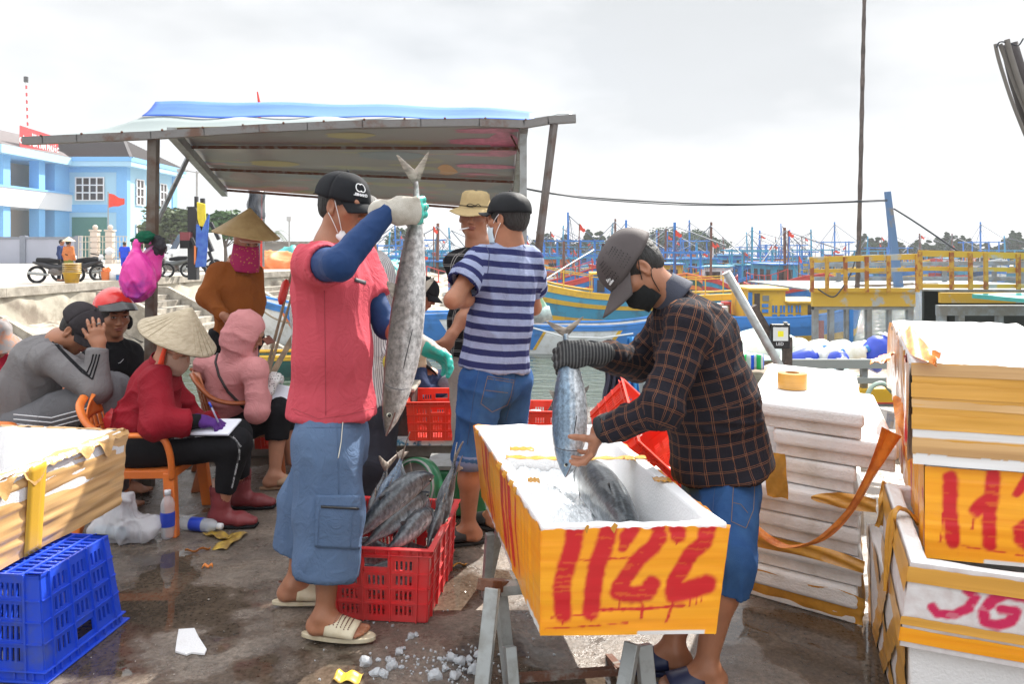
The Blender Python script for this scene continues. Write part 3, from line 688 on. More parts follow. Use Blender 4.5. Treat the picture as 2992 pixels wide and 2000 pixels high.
def roof(c,ridge,nm='roof',ribs=26):
    b=MB(); a0,a1,a2,a3=[Vector(q) for q in c]; r0,r1=[Vector(q) for q in ridge]
    b.add([a0,a1,a2,a3,r0,r1],[(0,1,5,4),(1,2,5),(2,3,4,5),(3,0,4)]); o=pt(b,tile,nm)
    b=MB()
    for k in range(1,ribs):
        t=k/ribs; 
        for p,q,s_,e in ((a0,a1,r0,r1),(a1,a2,r1,r1)): b.beam(p.lerp(s_,t)+Vector((0,0,.03)),q.lerp(e,t)+Vector((0,0,.03)),.10,.07)
    b.beam(a1,r1,.3,.16); b.beam(r0,r1,.3,.16); b.build('tile_courses',mat('roof_tile_edge',(.07,.06,.06),var=.1),o,off=tuple(B.location))
roof([(-60,y1-.9,ze+.7),(x1+.9,y1-.9,ze+.7),(x1+.9,y1+12.6,ze+.7),(-60,y1+12.6,ze+.7)],[(-60,y1+6,ze+3.4),(x1-3.2,y1+6,ze+3.4)])
# wing towards the camera
xs=-45.4; ya,yb=69.5,y1
b=MB(); b.b2((-62,ya+2,QZ),(-49.5,yb,ze)); pt(b,cream,'wing_wall')
b=MB(); 
for yy in (ya+.9,ya+6.2): b.b2((xs-1.2,yy,QZ),(xs-.25,yy+1.0,ze))
b.b2((xs-3.9,ya+.9,QZ),(xs-3.0,ya+1.9,ze)); b.b2((xs-2.0,yb-2.6,QZ),(xs-.3,yb,ze)); pt(b,sky_bl,'columns')
b=MB(); b.b2((-62,ya,5.2),(xs,yb,7.0)); b.v=[tuple(q) for q in b.v]; pt(b,frw,'balcony_parapet')
b=MB(); b.b2((-62,ya-.08,6.9),(xs+.08,yb,7.08)); pt(b,sky_bl,'balcony_coping')
b=MB(); b.b2((-62,ya-.5,ze-.15),(xs+.5,yb,ze+.6)); pt(b,pale_bl,'wing_eaves')
b=MB(); b.add([(-62,ya-.5,ze+.61),(xs+.5,ya-.5,ze+.61),(xs+.5,yb,ze+.61),(xs-6,yb+2,ze+3.3),(-62,ya+7,ze+3.3),(xs-6,ya+7,ze+3.3)],[(0,1,5,4),(1,2,3,5)]); pt(b,tile,'wing_roof')
for z_0,z_1 in ((QZ,3.6),(7.0,9.3)): b=MB(); b.b2((-49.5,ya+4.2,z_0),(-49.3,ya+5.7,z_1)); pt(b,mat('brown_door',(.12,.085,.06)),'door')
for z_ in (1.2,7.2): window(-52.4,z_,1.5,2.3,3,2,y=ya+1.96)
S=wroot('office_sign','red rooftop sign board with white lettering on the blue office','sign',(-45,75,11))
q0,q1=P(58,0,72),P(170,0,80); a=Vector((q0.x,72,0)); c=Vector((q1.x,80,0))
b=MB(); b.hexa([(a.x,a.y,10.75),(c.x,c.y,10.75),(c.x-.1,c.y+.1,10.75),(a.x-.1,a.y+.1,10.75),(a.x,a.y,12.7),(c.x,c.y,12.7),(c.x-.1,c.y+.1,12.7),(a.x-.1,a.y+.1,12.7)]); b.build('board',redm,S)
dr=(c-a).normalized(); mid=(a+c)/2; nrm=dr.cross(Vector((0,0,1)))
text('lettering','BAN QUẢN LÝ',.35,mid+nrm*.02+Vector((0,0,11.95)),dr,(0,0,1),frw,S,bold=.01)
text('lettering','CẢNG CÁ PHƯỚC TỈNH',.62,mid+nrm*.02+Vector((0,0,11.05)),dr,(0,0,1),frw,S,bold=.03) if 0 else text('lettering','CẢNG CÁ TÂN PHƯỚC',.55,mid+nrm*.02+Vector((0,0,11.1)),dr,(0,0,1),frw,S,bold=.03)
# boundary wall, gate, flagpole, mast
bw=wroot('boundary_wall','long lilac-grey plastered boundary wall with grey piers','wall',(-50,62,QZ))
def xat(px,Y): return (px-HX)*Y/F
b=MB(); b.b2((-80,62,QZ),(xat(228,62),62.2,2.1)); b.build('panels',mat('lilac_wall',(.36,.38,.46),var=.08,sc=.6),bw)
b=MB(); b.b2((-80,61.95,2.1),(xat(230,62),62.25,2.3)); 
for p_ in (68,228): b.b2((xat(p_,62)-.22,61.88,QZ),(xat(p_,62)+.22,62.3,2.4))
b.build('piers',mat('wall_grey',(.20,.22,.27)),bw)
for k,p_ in enumerate((278,322)):
    g=wroot('gate_pier',('left','right')[k]+' cream gate pier topped with a ball finial','gate pier',(xat(p_,60),60,QZ),'gate piers')
    X=xat(p_,60); b=MB()
    for j in range(6): b.b2((X-.26,59.75,QZ+.42*j),(X+.26,60.25,QZ+.42*j+.36))
    b.b2((X-.18,59.83,QZ),(X+.18,60.17,2.7)); b.b2((X-.33,59.7,2.7),(X+.33,60.3,2.82)); b.build('shaft',cream,g)
    b=MB(); b.blob((X,60,3.0),.2,1,.02,2); b.build('finial',cream,g,True)
rail_m=mat('cream_rail',(.55,.5,.4),var=.05)
g=wroot('metal_gate','low cream metal rail fence between the gate piers and office','fence',(xat(330,60),60,QZ))
b=MB(); 
for z_ in (.7,1.3,1.9,2.3): b.beam((xat(230,60),60,z_),(xat(460,60),60,z_),.05)
for k in range(24): X=lerp(xat(230,60),xat(460,60),k/23); b.beam((X,60,QZ),(X,60,2.35),.04)
b.build('rails',rail_m,g)
def flag(name,label,Y,px,py0,py1,c='d',group=None,flagside=1,fs=(.0,),pole_m=None,fh=None,grp=None,pr=.03,star=True):
    r=wroot(name,label,'flagpole',tuple(P(px,py0,Y)),grp); b=MB(); a=P(px,py0,Y); t=P(px,py1,Y); b.tube([a,t],pr,6); b.build('pole',pole_m or mat('grey_pole',(.3,.3,.3)),r)
    h=fh or .9; b=MB()
    def fn(u,v): return (t.x+flagside*(.05+u*h*1.0),t.y+.12*sin(u*6),t.z-.15-h*.35*u-v*h*(.9-.55*u)+.05*sin(u*7))
    b.grid(fn,8,5); b.build('flag',mat('red_flag',(.75,.05,.02),r=.7,var=.05),r); return r
flag('flagpole','red flag on a grey pole before the green roller door',66,316,735,560,fh=1.35,pr=.05)
mst=wroot('radio_mast','tall thin red and white banded radio mast behind the office roof','mast',tuple(P(78,400,110)))
for k in range(16):
    b=MB(); a=P(lerp(82,76,k/16),lerp(400,228,k/16),110); c=P(lerp(82,76,(k+1)/16),lerp(400,228,(k+1)/16),110); b.tube([a,c],.13,5); b.build('mast_band',(redm if k%2 else frw),mst)
b=MB(); b.tube([P(82,760,110),P(82,400,110)],.13,5); b.tube([P(76,240,110),P(76,224,110)],.3,6); b.build('mast_base',mat('dark_steel',(.05,.05,.05)),mst)
# street lamps
def lampost(label,px,Y,pyb,pyt,head=1,r=.06):
    o=wroot('street_lamp',label,'street lamp',tuple(P(px,pyb,Y))); b=MB(); b.tube([P(px,pyb,Y),P(px,pyt,Y)],r,6); b.build('post',mat('lamp_grey',(.34,.34,.33)),o)
    b=MB(); t=P(px,pyt,Y)
    if head==2:
        for s_ in (-1,1): b.beam(t+Vector((0,0,-.1)),t+Vector((s_*.75,0,.06)),.12,.07); b.box(t+Vector((s_*.85,0,.05)),(.55,.3,.16))
    else: b.box(t,(.32,.3,.35))
    b.build('lamp_head',mat('lamp_head',(.4,.4,.4)),o)
lampost('floodlight mast with twin lamp arms beside the leaning stall brace',575,46,770,500,2)
lampost('slim lamp post with a small round head left of the pink-shirted man',845,60,770,640)
# trees on the left land
LEAF=mat('leaves_olive',(.07,.10,.035),r=.7,var=.5,sc=2.5); LEAF2=mat('leaves_green',(.06,.13,.035),r=.7,var=.5,sc=2.5); LEAFC=mat('leaves_casuarina',(.026,.066,.018),r=.8,var=.4,sc=.5); BARK=mat('bark',(.10,.075,.055),var=.3)
def tree(name,label,base,h,wd,leafm,seed,n=1500,ls=.25,trunk=.2,shape='round',group=None,clumps=22):
    rnd=random.Random(seed); r=wroot(name,label,'tree',tuple(base),group); bx=Vector(base)
    b=MB(); tp=bx+Vector((rnd.uniform(-.1,.1)*wd,0,h*.62)); b.tube([bx,bx.lerp(tp,.5)+Vector((.1*wd*rnd.uniform(-1,1),0,0)),tp],[trunk,trunk*.7,trunk*.3],7)
    cl=[]
    for k in range(clumps):
        if shape=='cone': t=rnd.random()**.8; a=rnd.uniform(0,6.28); rr=wd*.5*(1-t)*rnd.uniform(.3,1)+.05*wd; c=bx+Vector((cos(a)*rr,sin(a)*rr,h*(.12+.86*t))); cr=wd*.2*(1.15-t)
        else: a=rnd.uniform(0,6.28); e=rnd.uniform(-.3,1); rr=wd*.5*rnd.uniform(.3,.95)*(1-abs(e)**2*.4); c=bx+Vector((cos(a)*rr,sin(a)*rr,h*.62+e*h*.32)); cr=wd*rnd.uniform(.12,.2)
        cl.append((c,cr)); b.tube([bx.lerp(tp,rnd.uniform(.4,1)),c],[trunk*.3,trunk*.08],4)
    b.build('trunk',BARK,r)
    V=[];Fq=[]
    g=np.random.RandomState(seed); per=n//clumps
    for c,cr in cl:
        d=g.normal(size=(per,3)); d/=np.linalg.norm(d,axis=1)[:,None]; p=np.array(c)+d*(cr*g.rand(per,1)**.45*1.25)*np.array([1,1,.8])
        for q in p:
            a=g.normal(size=3); a/=np.linalg.norm(a); u=np.cross(a,(0,0,1.)); u/=np.linalg.norm(u)+1e-6; w2=np.cross(a,u); s_=ls*(.6+.8*g.rand())
            k=len(V); V+= [q+u*s_,q+w2*s_*.5,q-u*s_,q-w2*s_*.5]; Fq.append((k,k+1,k+2,k+3))
    mkobj('crown',np.array(V),Fq,leafm,r); return r
tree('broadleaf_tree','leafy green tree rising above the conical hat of the woman in brown',P(660,770,62),4.0,3.6,LEAF2,3,1400,.22)
tree('broadleaf_tree','dense olive tree behind the white van, left of the black post',P(520,775,66),4.6,5.6,LEAF,4,2200,.25)
tree('broadleaf_tree','low dark bush tree beside the stall post and parked car',P(465,775,70),3.8,4.2,LEAF,5,1400,.25)
for k,(px,Y) in enumerate(((600,72),(800,75))):
    r=wroot('palm_tree',('feathery palm just right of the black post','small palm above the grey sheds by the lamp post')[k],'palm',tuple(P(px,780,Y))); base=P(px,780,Y); h=(4.2,3.2)[k]; top=base+Vector((0,0,h))
    b=MB(); b.tube([base,base.lerp(top,.5)+Vector((.15,0,0)),top],[.2,.15,.12],7); b.build('trunk',BARK,r)
    b=MB(); rnd=random.Random(k)
    for j in range(16):
        a=j/16*6.28+rnd.random()*.3; e=rnd.uniform(.1,1.0); L_=2.1; pts=[top+Vector((cos(a)*L_*t*cos(e*.6),sin(a)*L_*t*cos(e*.6),L_*(e*t-1.25*t*t))) for t in np.linspace(0,1,10)]
        for i in range(1,10):
            d=(pts[i]-pts[i-1]).normalized(); sd=d.cross(Vector((0,0,1))).normalized()
            for s_ in (-1,1):
                for q_ in (0,.5): 
                    p=pts[i-1].lerp(pts[i],q_); e2=p+(sd*s_*.38+d*.22+Vector((0,0,-.12)))*(1-.5*i/10); b.add([p,p+d*.07,e2],[(0,1,2)])
    b.build('crown',LEAF,r)
# sheds behind the quay
sh=wroot('quay_shed','low grey shed with a flat roof beyond the parked van','shed',tuple(P(800,770,64)))
b=MB(); b.b2((xat(745,64),64,QZ),(xat(905,64),70,1.75)); b.build('wall',mat('grey_wall',(.33,.31,.29),var=.15,sc=1),sh)
b=MB(); b.b2((xat(740,64),63.6,1.75),(xat(912,64),70.4,1.95)); b.build('roof',CONCD,sh)
sh=wroot('quay_shed','pink-grey block wall with railing near the orange tarpaulin','wall',tuple(P(790,770,56)))
b=MB(); b.b2((xat(775,56),56,QZ),(xat(838,56),56.4,1.2)); b.build('wall',mat('pinkgrey_wall',(.42,.36,.34),var=.1,sc=1),sh)
b=MB(); 
for z_ in (.9,1.3,.5): b.beam((xat(838,56),56.2,z_),(xat(900,56),56.2,z_),.04)
for k in range(9): X=lerp(xat(838,56),xat(900,56),k/8); b.beam((X,56.2,QZ),(X,56.2,1.3),.03)
b.build('railing',mat('dark_steel'),sh) if 0 else b.build('railing',_MC['dark_steel'],sh)
# far-shore casuarinas
def shore(px0,px1,n,tops,Y0=124,seed=1,w=(3.2,5),shape='cone',group='casuarinas on the far shore'):
    rnd=random.Random(seed); out=[]
    for k in range(n):
        px=lerp(px0,px1,(k+.5)/n)+rnd.uniform(-6,6); Y=Y0+rnd.uniform(-2,6); t=np.interp(px,[q[0] for q in tops],[q[1] for q in tops])+rnd.uniform(-26,0); top=P(px,t,Y).z; zb=-1.2
        out.append((px,Y,zb,top-zb,rnd.uniform(*w)))
    return out
names=[]
sets=[shore(1555,1790,9,[(1550,712),(1600,688),(1690,706),(1730,690),(1790,705)],seed=1),
      shore(2505,2992,20,[(2500,712),(2560,702),(2650,728),(2780,690),(2870,728),(2900,730),(2960,680),(2992,700)],seed=2,w=(3,4.6)),
      shore(1905,2090,7,[(1900,722),(1950,698),(2040,694),(2090,706)],seed=3,shape='round',w=(5,7))]
place=['above the far fleet behind the striped shirt','behind the yellow deck railing','behind the capped man in plaid']
for si,st in enumerate(sets):
    protos=[]
    for k,(px,Y,zb,h,wd) in enumerate(st):
        if k<3 or si==2: t=tree('casuarina_tree','','a'and Vector((0,0,0)),h,wd,LEAFC,100+si*10+k,2600,.24 if si!=2 else .2,.12,'cone' if si!=2 else 'round','casuarinas '+place[si],26); protos.append((t,h))
        else: 
            s0,h0=protos[k%3]; t=copy_tree(s0); t.scale=(1,1,h/h0); t.rotation_euler.z=k
        t.location=((px-HX)*Y/F,Y,zb)
        t['label']='grey-green feathery shore tree '+place[si]; t['category']='tree'
tree('casuarina_tree','lone grey-green shore tree seen between the pink man and the long fish',P(1168,768,110),4.6,4,LEAFC,77,1400,.22)
# ================================================================ STALL AND FOREGROUND OBJECTS
steel=mat('worn_steel',(.20,.19,.185),r=.55,var=.2,c2=(.13,.085,.065),sc=9,lo=.35,hi=.55,metal=.3,bump=.2)
rust=mat('rusty_iron',(.13,.055,.032),r=.85,c2=(.22,.20,.18),sc=22,lo=.33,hi=.5,bump=.5,bs=80)
galv=mat('galvanised',(.34,.36,.36),r=.42,c2=(.22,.22,.2),sc=14,lo=.3,hi=.55,metal=.4,bump=.15)
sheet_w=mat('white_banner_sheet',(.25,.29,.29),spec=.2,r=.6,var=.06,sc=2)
sheet_b=mat('blue_banner_sheet',(.03,.10,.52),spec=.2,r=.6,c2=(.09,.2,.62),sc=1.1,lo=.4,hi=.66,stretch=(.5,2,2))
def underside():
    m=mat('banner_underside',(.27,.25,.245),r=.30,var=.1,sc=1.3); N,L,b=nodes(m)
    src=b.inputs['Base Color'].links[0].from_socket; tc=N.new('ShaderNodeTexCoord')
    mp=N.new('ShaderNodeMapping'); mp.inputs['Scale'].default_value=(.55,1.7,1.7); L.new(tc.outputs['Object'],mp.inputs[0])
    for sc,lo,hi,c in ((1.8,.56,.60,(.20,.235,.27,1)),(2.6,.60,.63,(.36,.35,.17,1)),(2.3,.63,.66,(.50,.20,.22,1))):
        n=N.new('ShaderNodeTexNoise'); n.inputs['Scale'].default_value=sc; n.inputs['Detail'].default_value=2; n.inputs['Distortion'].default_value=.8; L.new(mp.outputs[0],n.inputs[0])
        r=N.new('ShaderNodeMapRange'); r.inputs[1].default_value=lo; r.inputs[2].default_value=hi; r.inputs[4].default_value=.7; L.new(n.outputs['Fac'],r.inputs[0])
        mx=N.new('ShaderNodeMix'); mx.data_type='RGBA'; L.new(r.outputs[0],mx.inputs[0]); L.new(src,mx.inputs[6]); mx.inputs[7].default_value=c; src=mx.outputs[2]
    L.new(src,b.inputs['Base Color']); return m
CN=wroot('market_stall_canopy','low steel-framed stall canopy roofed with blue and white banner sheet','canopy',(-1,4.9,0))
YA=4.6; A0,A1=P(70,412,YA),P(1680,350,YA+.05)
def fronty(px):  # photo height of the front rail
    return np.interp(px,[70,445,760,1060,1400,1530,1600,1680],[412,396,376,363,358,364,352,347])
# front slope
def ridgeP(t): px=lerp(455,1562,t); return P(px,np.interp(px,[455,700,1100,1400,1562],[297,298,306,315,325]),5.35)
def midP(t): return P(lerp(415,1562,t),lerp(341,350,t)+2*sin(t*9),5.0)
def frontP(t): px=lerp(95,1600,t); return P(px,fronty(px)-9,YA-.02)
def wsl(u,v): q=frontP(u).lerp(midP(u),v); q.z+=-.03*sin(pi*v)*(1-.5*u)+.007*sin(u*31+v*6); return q
def bsl(u,v): q=midP(u).lerp(ridgeP(u),v); q.z+=-.012*sin(pi*v)+.005*sin(u*23); return q+Vector((0,-.004,.006*(1-v)))
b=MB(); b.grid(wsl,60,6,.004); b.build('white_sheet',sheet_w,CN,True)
b=MB(); b.grid(bsl,60,6,.004); b.build('blue_sheet',sheet_b,CN,True)
b=MB(); pr=[P(px,fronty(px),YA) for px in (70,130,230,445,600,760,900,1060,1230,1400,1530,1600,1680)]
for p_,q_ in zip(pr,pr[1:]): b.beam(p_,q_+(q_-p_).normalized()*.004,.05,.045)
b.build('front_rail',mat('rail_steel',(.20,.195,.19),r=.5,c2=(.15,.085,.06),sc=5,lo=.36,hi=.46,metal=.2,bump=.3),CN)
for k,px in enumerate(range(120,1640,118)): b=MB(); b.blob(P(px,fronty(px)-14,YA-.025),.008,k,.1,1); b.build('rivet',rust,CN)
# rear slope, seen from below
def rear(u,v): # u along, v down the slope
    a=P(lerp(505,1530,u),lerp(372,352,u),YA+.06+.0); a.z-=.0; c=P(lerp(655,1500,u),lerp(549,613,u),6.9); q=a.lerp(c,v); q.z+=.02*sin(pi*(v*4%1))*(1)
    return q
b=MB(); b.grid(lambda u,v:rear(u,v),50,28,.004); UN=b.build('rear_sheet',underside(),CN,True)
pkm=mat('pink_print',(.60,.20,.33),r=.35,c2=(.42,.14,.22),sc=14)
for k,(u0,u1,v0,v1,m_) in enumerate(((.80,.995,.07,.12,pkm),(.78,.995,.16,.21,pkm),(.90,.995,.11,.34,pkm),(.80,.97,.29,.335,pkm),(.80,.99,.42,.46,pkm),(.81,.93,.50,.54,pkm),(.745,.80,.43,.56,mat('orange_print',(.55,.32,.14),r=.35)),(.42,.56,.10,.16,mat('yellow_print',(.42,.38,.16),r=.35)),(.15,.30,.44,.50,_MC.get('yellow_print') or mat('yellow_print',(.42,.38,.16),r=.35)),(.05,.16,.66,.9,mat('rose_print',(.33,.24,.23),r=.35)),(.5,.7,.28,.4,mat('slate_print',(.22,.26,.30),r=.35)),(.3,.45,.62,.7,_MC.get('slate_print') or mat('slate_print')))):
    b=MB(); b.grid(lambda u,v:rear(lerp(u0,u1,u)+.01*sin(v*3),lerp(v0,v1,.5+(v-.5)*(sin(pi*min(.98,u*.9+.06))**.5)))-Vector((0,0,.006)),14,6); b.build('printed_patch',m_,CN)
for k,v in enumerate((.0,.22,.60,1.)):
    b=MB(); 
    for u0 in range(10): b.beam(rear(u0/10,v)-Vector((0,0,.02)),rear((u0+1)/10,v)-Vector((0,0,.02)),.014 if 0<v<1 else .035,.02)
    b.build('purlin',rust,CN)
for u in (0,1):
    b=MB(); b.beam(rear(u,-.02)-Vector((0,0,.045)),rear(u,1.02)-Vector((0,0,.045)),.05,.06); b.build('rafter',galv,CN)
def post(px0,py0,px1,py1,Y0,Y1,wd,m=steel,nm='post'): 
    b=MB(); b.beam(P(px0,py0,Y0),P(px1,py1,Y1),wd); return b.build(nm,m,CN)
a=P(449,400,YA+.05); b=MB(); b.beam((a.x,a.y,a.z),(a.x-.03,a.y,0),.052); b.build('post',mat('post_steel',(.15,.13,.11),r=.5,c2=(.10,.06,.04),sc=7,lo=.4,hi=.55,metal=.2),CN)
a=P(1529,378,YA+.1); b=MB(); b.beam(a,(a.x,a.y,0),.042); b.build('post',galv,CN)
b=MB(); a=P(1619,362,YA); c=P(1492,900,4.9); b.beam(a,(c.x,c.y,0.02),.034); b.build('brace',steel,CN)
b=MB(); b.tube([P(553,452,5.3),P(450,668,5.0)],.017,8); b.build('brace',galv,CN)
b=MB(); b.tube([P(1492,394,5.0),P(1522,452,4.72)],.006,6); b.build('brace',rust,CN)
b=MB(); b.grid(lambda u,v:P(lerp(1585,1672,u),lerp(352,336,u)-10*sin(u*3)-8*v,YA+.05+.25*v),8,3,.003); b.build('torn_end_sheet',galv,CN,True)
# things hung on the left post
magenta=mat('magenta_plastic',(.75,.05,.36),r=.35,c2=(.28,.03,.30),sc=3.5,lo=.36,hi=.5,bump=.4,bs=18)
BG=wroot('plastic_bag','bulging magenta plastic bag hung on the stall post','bag',tuple(P(410,740,YA)))
f=Sdf(); 
for (x,y,r,k) in ((402,712,.022,.03),(400,735,.020,.03),(404,765,.045,.04),(405,800,.085,.06),(402,828,.092,.06)): f.ell(P(x,y,YA-.09),(r,r*.7,r*1.1),None,k)
f.ell(P(447,775,YA+.02),(.05,.04,.11),None,.05); f.cone(P(435,745,YA),P(462,735,YA+.02),.02,.025,.04)
V,Q=f.mesh(.007); V=folds(V,Q,.010,14,(1,1,.35),3); mkobj('bag_body',V,Q,magenta,BG,True)
b=MB(); b.tube([P(402,715,YA-.09),P(425,703,YA-.05),P(440,712,YA-.03)],.008,6); b.build('bag_handle',magenta,BG)
GH=wroot('green_cloth_hat','rumpled dark green cloth hat on top of the magenta bag','hat',tuple(P(420,695,YA)))
f=Sdf(); f.ell(P(424,692,YA-.05),(.045,.04,.026),None,.02); f.ell(P(408,704,YA-.06),(.05,.045,.010),None,.01); f.ell(P(398,722,YA-.06),(.02,.02,.022),None,.01)
V,Q=f.mesh(.005); mkobj('hat_felt',folds(V,Q,.008,22,(1,1,1),9),Q,cloth('green_hat_cloth',(.012,.10,.055)),GH,True)
GC=wroot('dark_cap','crumpled dark grey cap hanging right of the stall post','cap',tuple(P(465,712,YA)))
f=Sdf(); f.ell(P(463,710,YA-.01),(.032,.03,.045),None,.02); f.ell(P(470,722,YA-.01),(.022,.025,.03),None,.02); f.cone(P(458,735,YA),P(468,742,YA),.022,.012,.02)
V,Q=f.mesh(.005); mkobj('cap_cloth',folds(V,Q,.009,24,(1,1,1),5),Q,cloth('charcoal_cloth',(.05,.05,.055)),GC,True)
# ---------------------------------------------------------------- foam boxes
foam=mat('foam',(.78,.775,.78),r=.75,c2=(.70,.675,.65),sc=3,lo=.28,hi=.5,bump=.35,bs=130)
foamd=mat('dirty_foam',(.77,.76,.75),r=.8,c2=(.62,.59,.55),sc=5,lo=.34,hi=.52,bump=.5,bs=120)
def tapemat(name,ca,cb,paint=(.62,.012,.02),white=(.78,.78,.78),streak=(.7,.7,34),rough=.28):
    m=bpy.data.materials.new(name); m.use_nodes=True; N,L,b=nodes(m)
    tc=N.new('ShaderNodeTexCoord'); mp=N.new('ShaderNodeMapping'); mp.inputs['Scale'].default_value=streak; L.new(tc.outputs['Object'],mp.inputs[0])
    n=N.new('ShaderNodeTexNoise'); n.inputs['Scale'].default_value=1; n.inputs['Detail'].default_value=4; n.inputs['Distortion'].default_value=.05; L.new(mp.outputs[0],n.inputs[0])
    r=N.new('ShaderNodeValToRGB'); r.color_ramp.elements[0].position=.36; r.color_ramp.elements[1].position=.64; r.color_ramp.elements[0].color=ca+(1,); r.color_ramp.elements[1].color=cb+(1,); L.new(n.outputs['Fac'],r.inputs[0])
    src=r.outputs[0]
    for at,c in (('white',white),('paint',paint)):
        a=N.new('ShaderNodeAttribute'); a.attribute_name=at; mx=N.new('ShaderNodeMix'); mx.data_type='RGBA'; L.new(a.outputs['Fac'],mx.inputs[0]); L.new(src,mx.inputs[6]); mx.inputs[7].default_value=c+(1,); src=mx.outputs[2]
    L.new(src,b.inputs['Base Color']); b.inputs['Roughness'].default_value=rough; b.inputs['Coat Weight'].default_value=.25; b.inputs['Coat Roughness'].default_value=.15
    bp=N.new('ShaderNodeBump'); bp.inputs['Strength'].default_value=.4; bp.inputs['Distance'].default_value=.006; L.new(n.outputs['Fac'],bp.inputs['Height']); L.new(bp.outputs[0],b.inputs['Normal'])
    return m
TAPE=tapemat('orange_tape',(.93,.345,.010),(.99,.435,.018)); TAPEB=tapemat('brown_tape',(.64,.32,.05),(.76,.40,.075)); TAPET=tapemat('tan_tape',(.50,.29,.12),(.74,.46,.20))
TP=mat('tape_strip',(.66,.33,.05),r=.25,c2=(.48,.22,.03),sc=12,lo=.3,hi=.6,bump=.4,bs=30)
def bil(c4,u,v): return c4[0].lerp(c4[1],u).lerp(c4[3].lerp(c4[2],u),v)
def strokes_mask(Pn,W,H,strokes,soft=.35):
    "Pn: (n,2) metres on the face. strokes: (points[(u,v)], width m)"
    m=np.zeros(len(Pn))
    nz=(vn(np.c_[Pn*90,np.zeros(len(Pn))])-.5)
    for pts,wd in strokes:
        q=np.array([(a*W,c*H) for a,c in pts]); d=np.full(len(Pn),9.)
        for a,c in zip(q,q[1:]):
            D=c-a; t=np.clip(((Pn-a)@D)/(D@D+1e-9),0,1); d=np.minimum(d,np.linalg.norm(Pn-a-t[:,None]*D,axis=1))
        d=d+nz*.004; m=np.maximum(m,np.clip((wd*(1+soft*.5)-d)/(wd*soft+.0015),0,1))
    return m
def taped_face(nm,c4,m,par,strokes=(),white=None,out=.004,res=.006,ripple=.0016,drop=(.0,.0),torn=.012,seed=0,paintfade=0.,vert=False):
    "c4: bottom-left, bottom-right, top-right, top-left seen from outside; sheet with ripples, torn upper edge"
    c4=[Vector(q) for q in c4]; e0=(c4[1]-c4[0]).normalized()*(out+.001); c4=[c4[0]-e0,c4[1]+e0,c4[2]+e0,c4[3]-e0]; W=((c4[1]-c4[0]).length+(c4[2]-c4[3]).length)/2; H=(c4[3]-c4[0]).length; n=(c4[1]-c4[0]).cross(c4[3]-c4[0]).normalized()
    nu=int(W/res); nv=int(H/res); U,Vv=np.meshgrid(np.linspace(0,1,nu+1),np.linspace(0,1,nv+1),indexing='ij'); U=U.ravel(); Vv=Vv.ravel()
    A,B_,C,D=[np.array(q) for q in c4]; 
    edge=vn(np.c_[U*W*28+seed,U*0,U*0])-.5+.5*(vn(np.c_[U*W*90+seed,U*0,U*0])-.5)
    Vt=drop[0]/H+Vv*(1-drop[0]/H-drop[1]/H-(.5+edge)*torn/H)
    X=(A[None]*(1-U)[:,None]+B_[None]*U[:,None])*(1-Vt)[:,None]+(D[None]*(1-U)[:,None]+C[None]*U[:,None])*Vt[:,None]
    s_=(U*W,Vt*H); 
    q=np.c_[s_[0]*(40 if vert else 7)+seed,s_[1]*(5 if vert else 55),np.full(len(U),seed*1.)]; rp=(vn(q)-.5)*2*ripple+(vn(q*.3+5)-.5)*ripple*2.5
    X=X+np.array(n)[None]*(out+rp)[:,None]
    Pn=np.c_[U*W,(1-Vt)*H]; pm=strokes_mask(Pn,W,H,strokes) if strokes else np.zeros(len(U))
    if strokes: pm*=np.where(vn(np.c_[Pn[:,0]*18,Pn[:,1]*150,U*0+seed])<.2,.8,1)
    wm=np.zeros(len(U)) if white is None else np.clip(white(U,1-Vt),0,1)
    F_=[]; k=nv+1
    I,J=np.meshgrid(np.arange(nu),np.arange(nv),indexing='ij'); I=I.ravel();J=J.ravel(); Fq=np.c_[I*k+J,(I+1)*k+J,(I+1)*k+J+1,I*k+J+1]
    return mkobj(nm,X,Fq,m,par,True,attr={'paint':pm,'white':wm})
def foambox(name,label,cat,B4,T4,t=.045,m=foam,floor=.05,group=None,rimnoise=.004,seed=1):
    "open box from bottom and top corner quads (near-left, near-right, far-right, far-left)"
    B4=[Vector(q) for q in B4];T4=[Vector(q) for q in T4]; ctr=sum(B4,Vector())/4
    r=wroot(name,label,cat,tuple(ctr),group); b=MB()
    def inset(Q,t):
        u=(Q[1]-Q[0]).normalized(); v=(Q[3]-Q[0]).normalized(); return [Q[0]+u*t+v*t,Q[1]-u*t+v*t,Q[2]-u*t-v*t,Q[3]+u*t-v*t]
    I4=inset(T4,t); Bi=inset([B4[i].lerp(T4[i],floor/(T4[i]-B4[i]).length) for i in range(4)],t)
    n=14
    def ring(Q,rn=0,sd=0):
        out=[]
        for i in range(4):
            for k in range(n): 
                p=Q[i].lerp(Q[(i+1)%4],k/n); 
                if rn: p=p+Vector((0,0,(vn(np.array([[p.x*30+sd,p.y*30,1.]]))[0]-.5)*rn*2))
                out.append(p)
        return out
    rs=[ring(B4),ring([B4[i].lerp(T4[i],.5) for i in range(4)]),ring(T4,rimnoise,seed),ring(I4,rimnoise,seed+4),ring([I4[i].lerp(Bi[i],.5) for i in range(4)]),ring(Bi)]
    v=[p for q in rs for p in q]; N_=4*n; f=[]
    for a in range(len(rs)-1):
        for k in range(N_): f.append((a*N_+k,a*N_+(k+1)%N_,(a+1)*N_+(k+1)%N_,(a+1)*N_+k))
    f.append(tuple(range(N_-1,-1,-1))); f.append(tuple((len(rs)-1)*N_+k for k in range(N_)))
    b.add(v,f); b.build('foam_body',m,r,bevel=.008); return r,I4,Bi
zt,zb=.655,.345
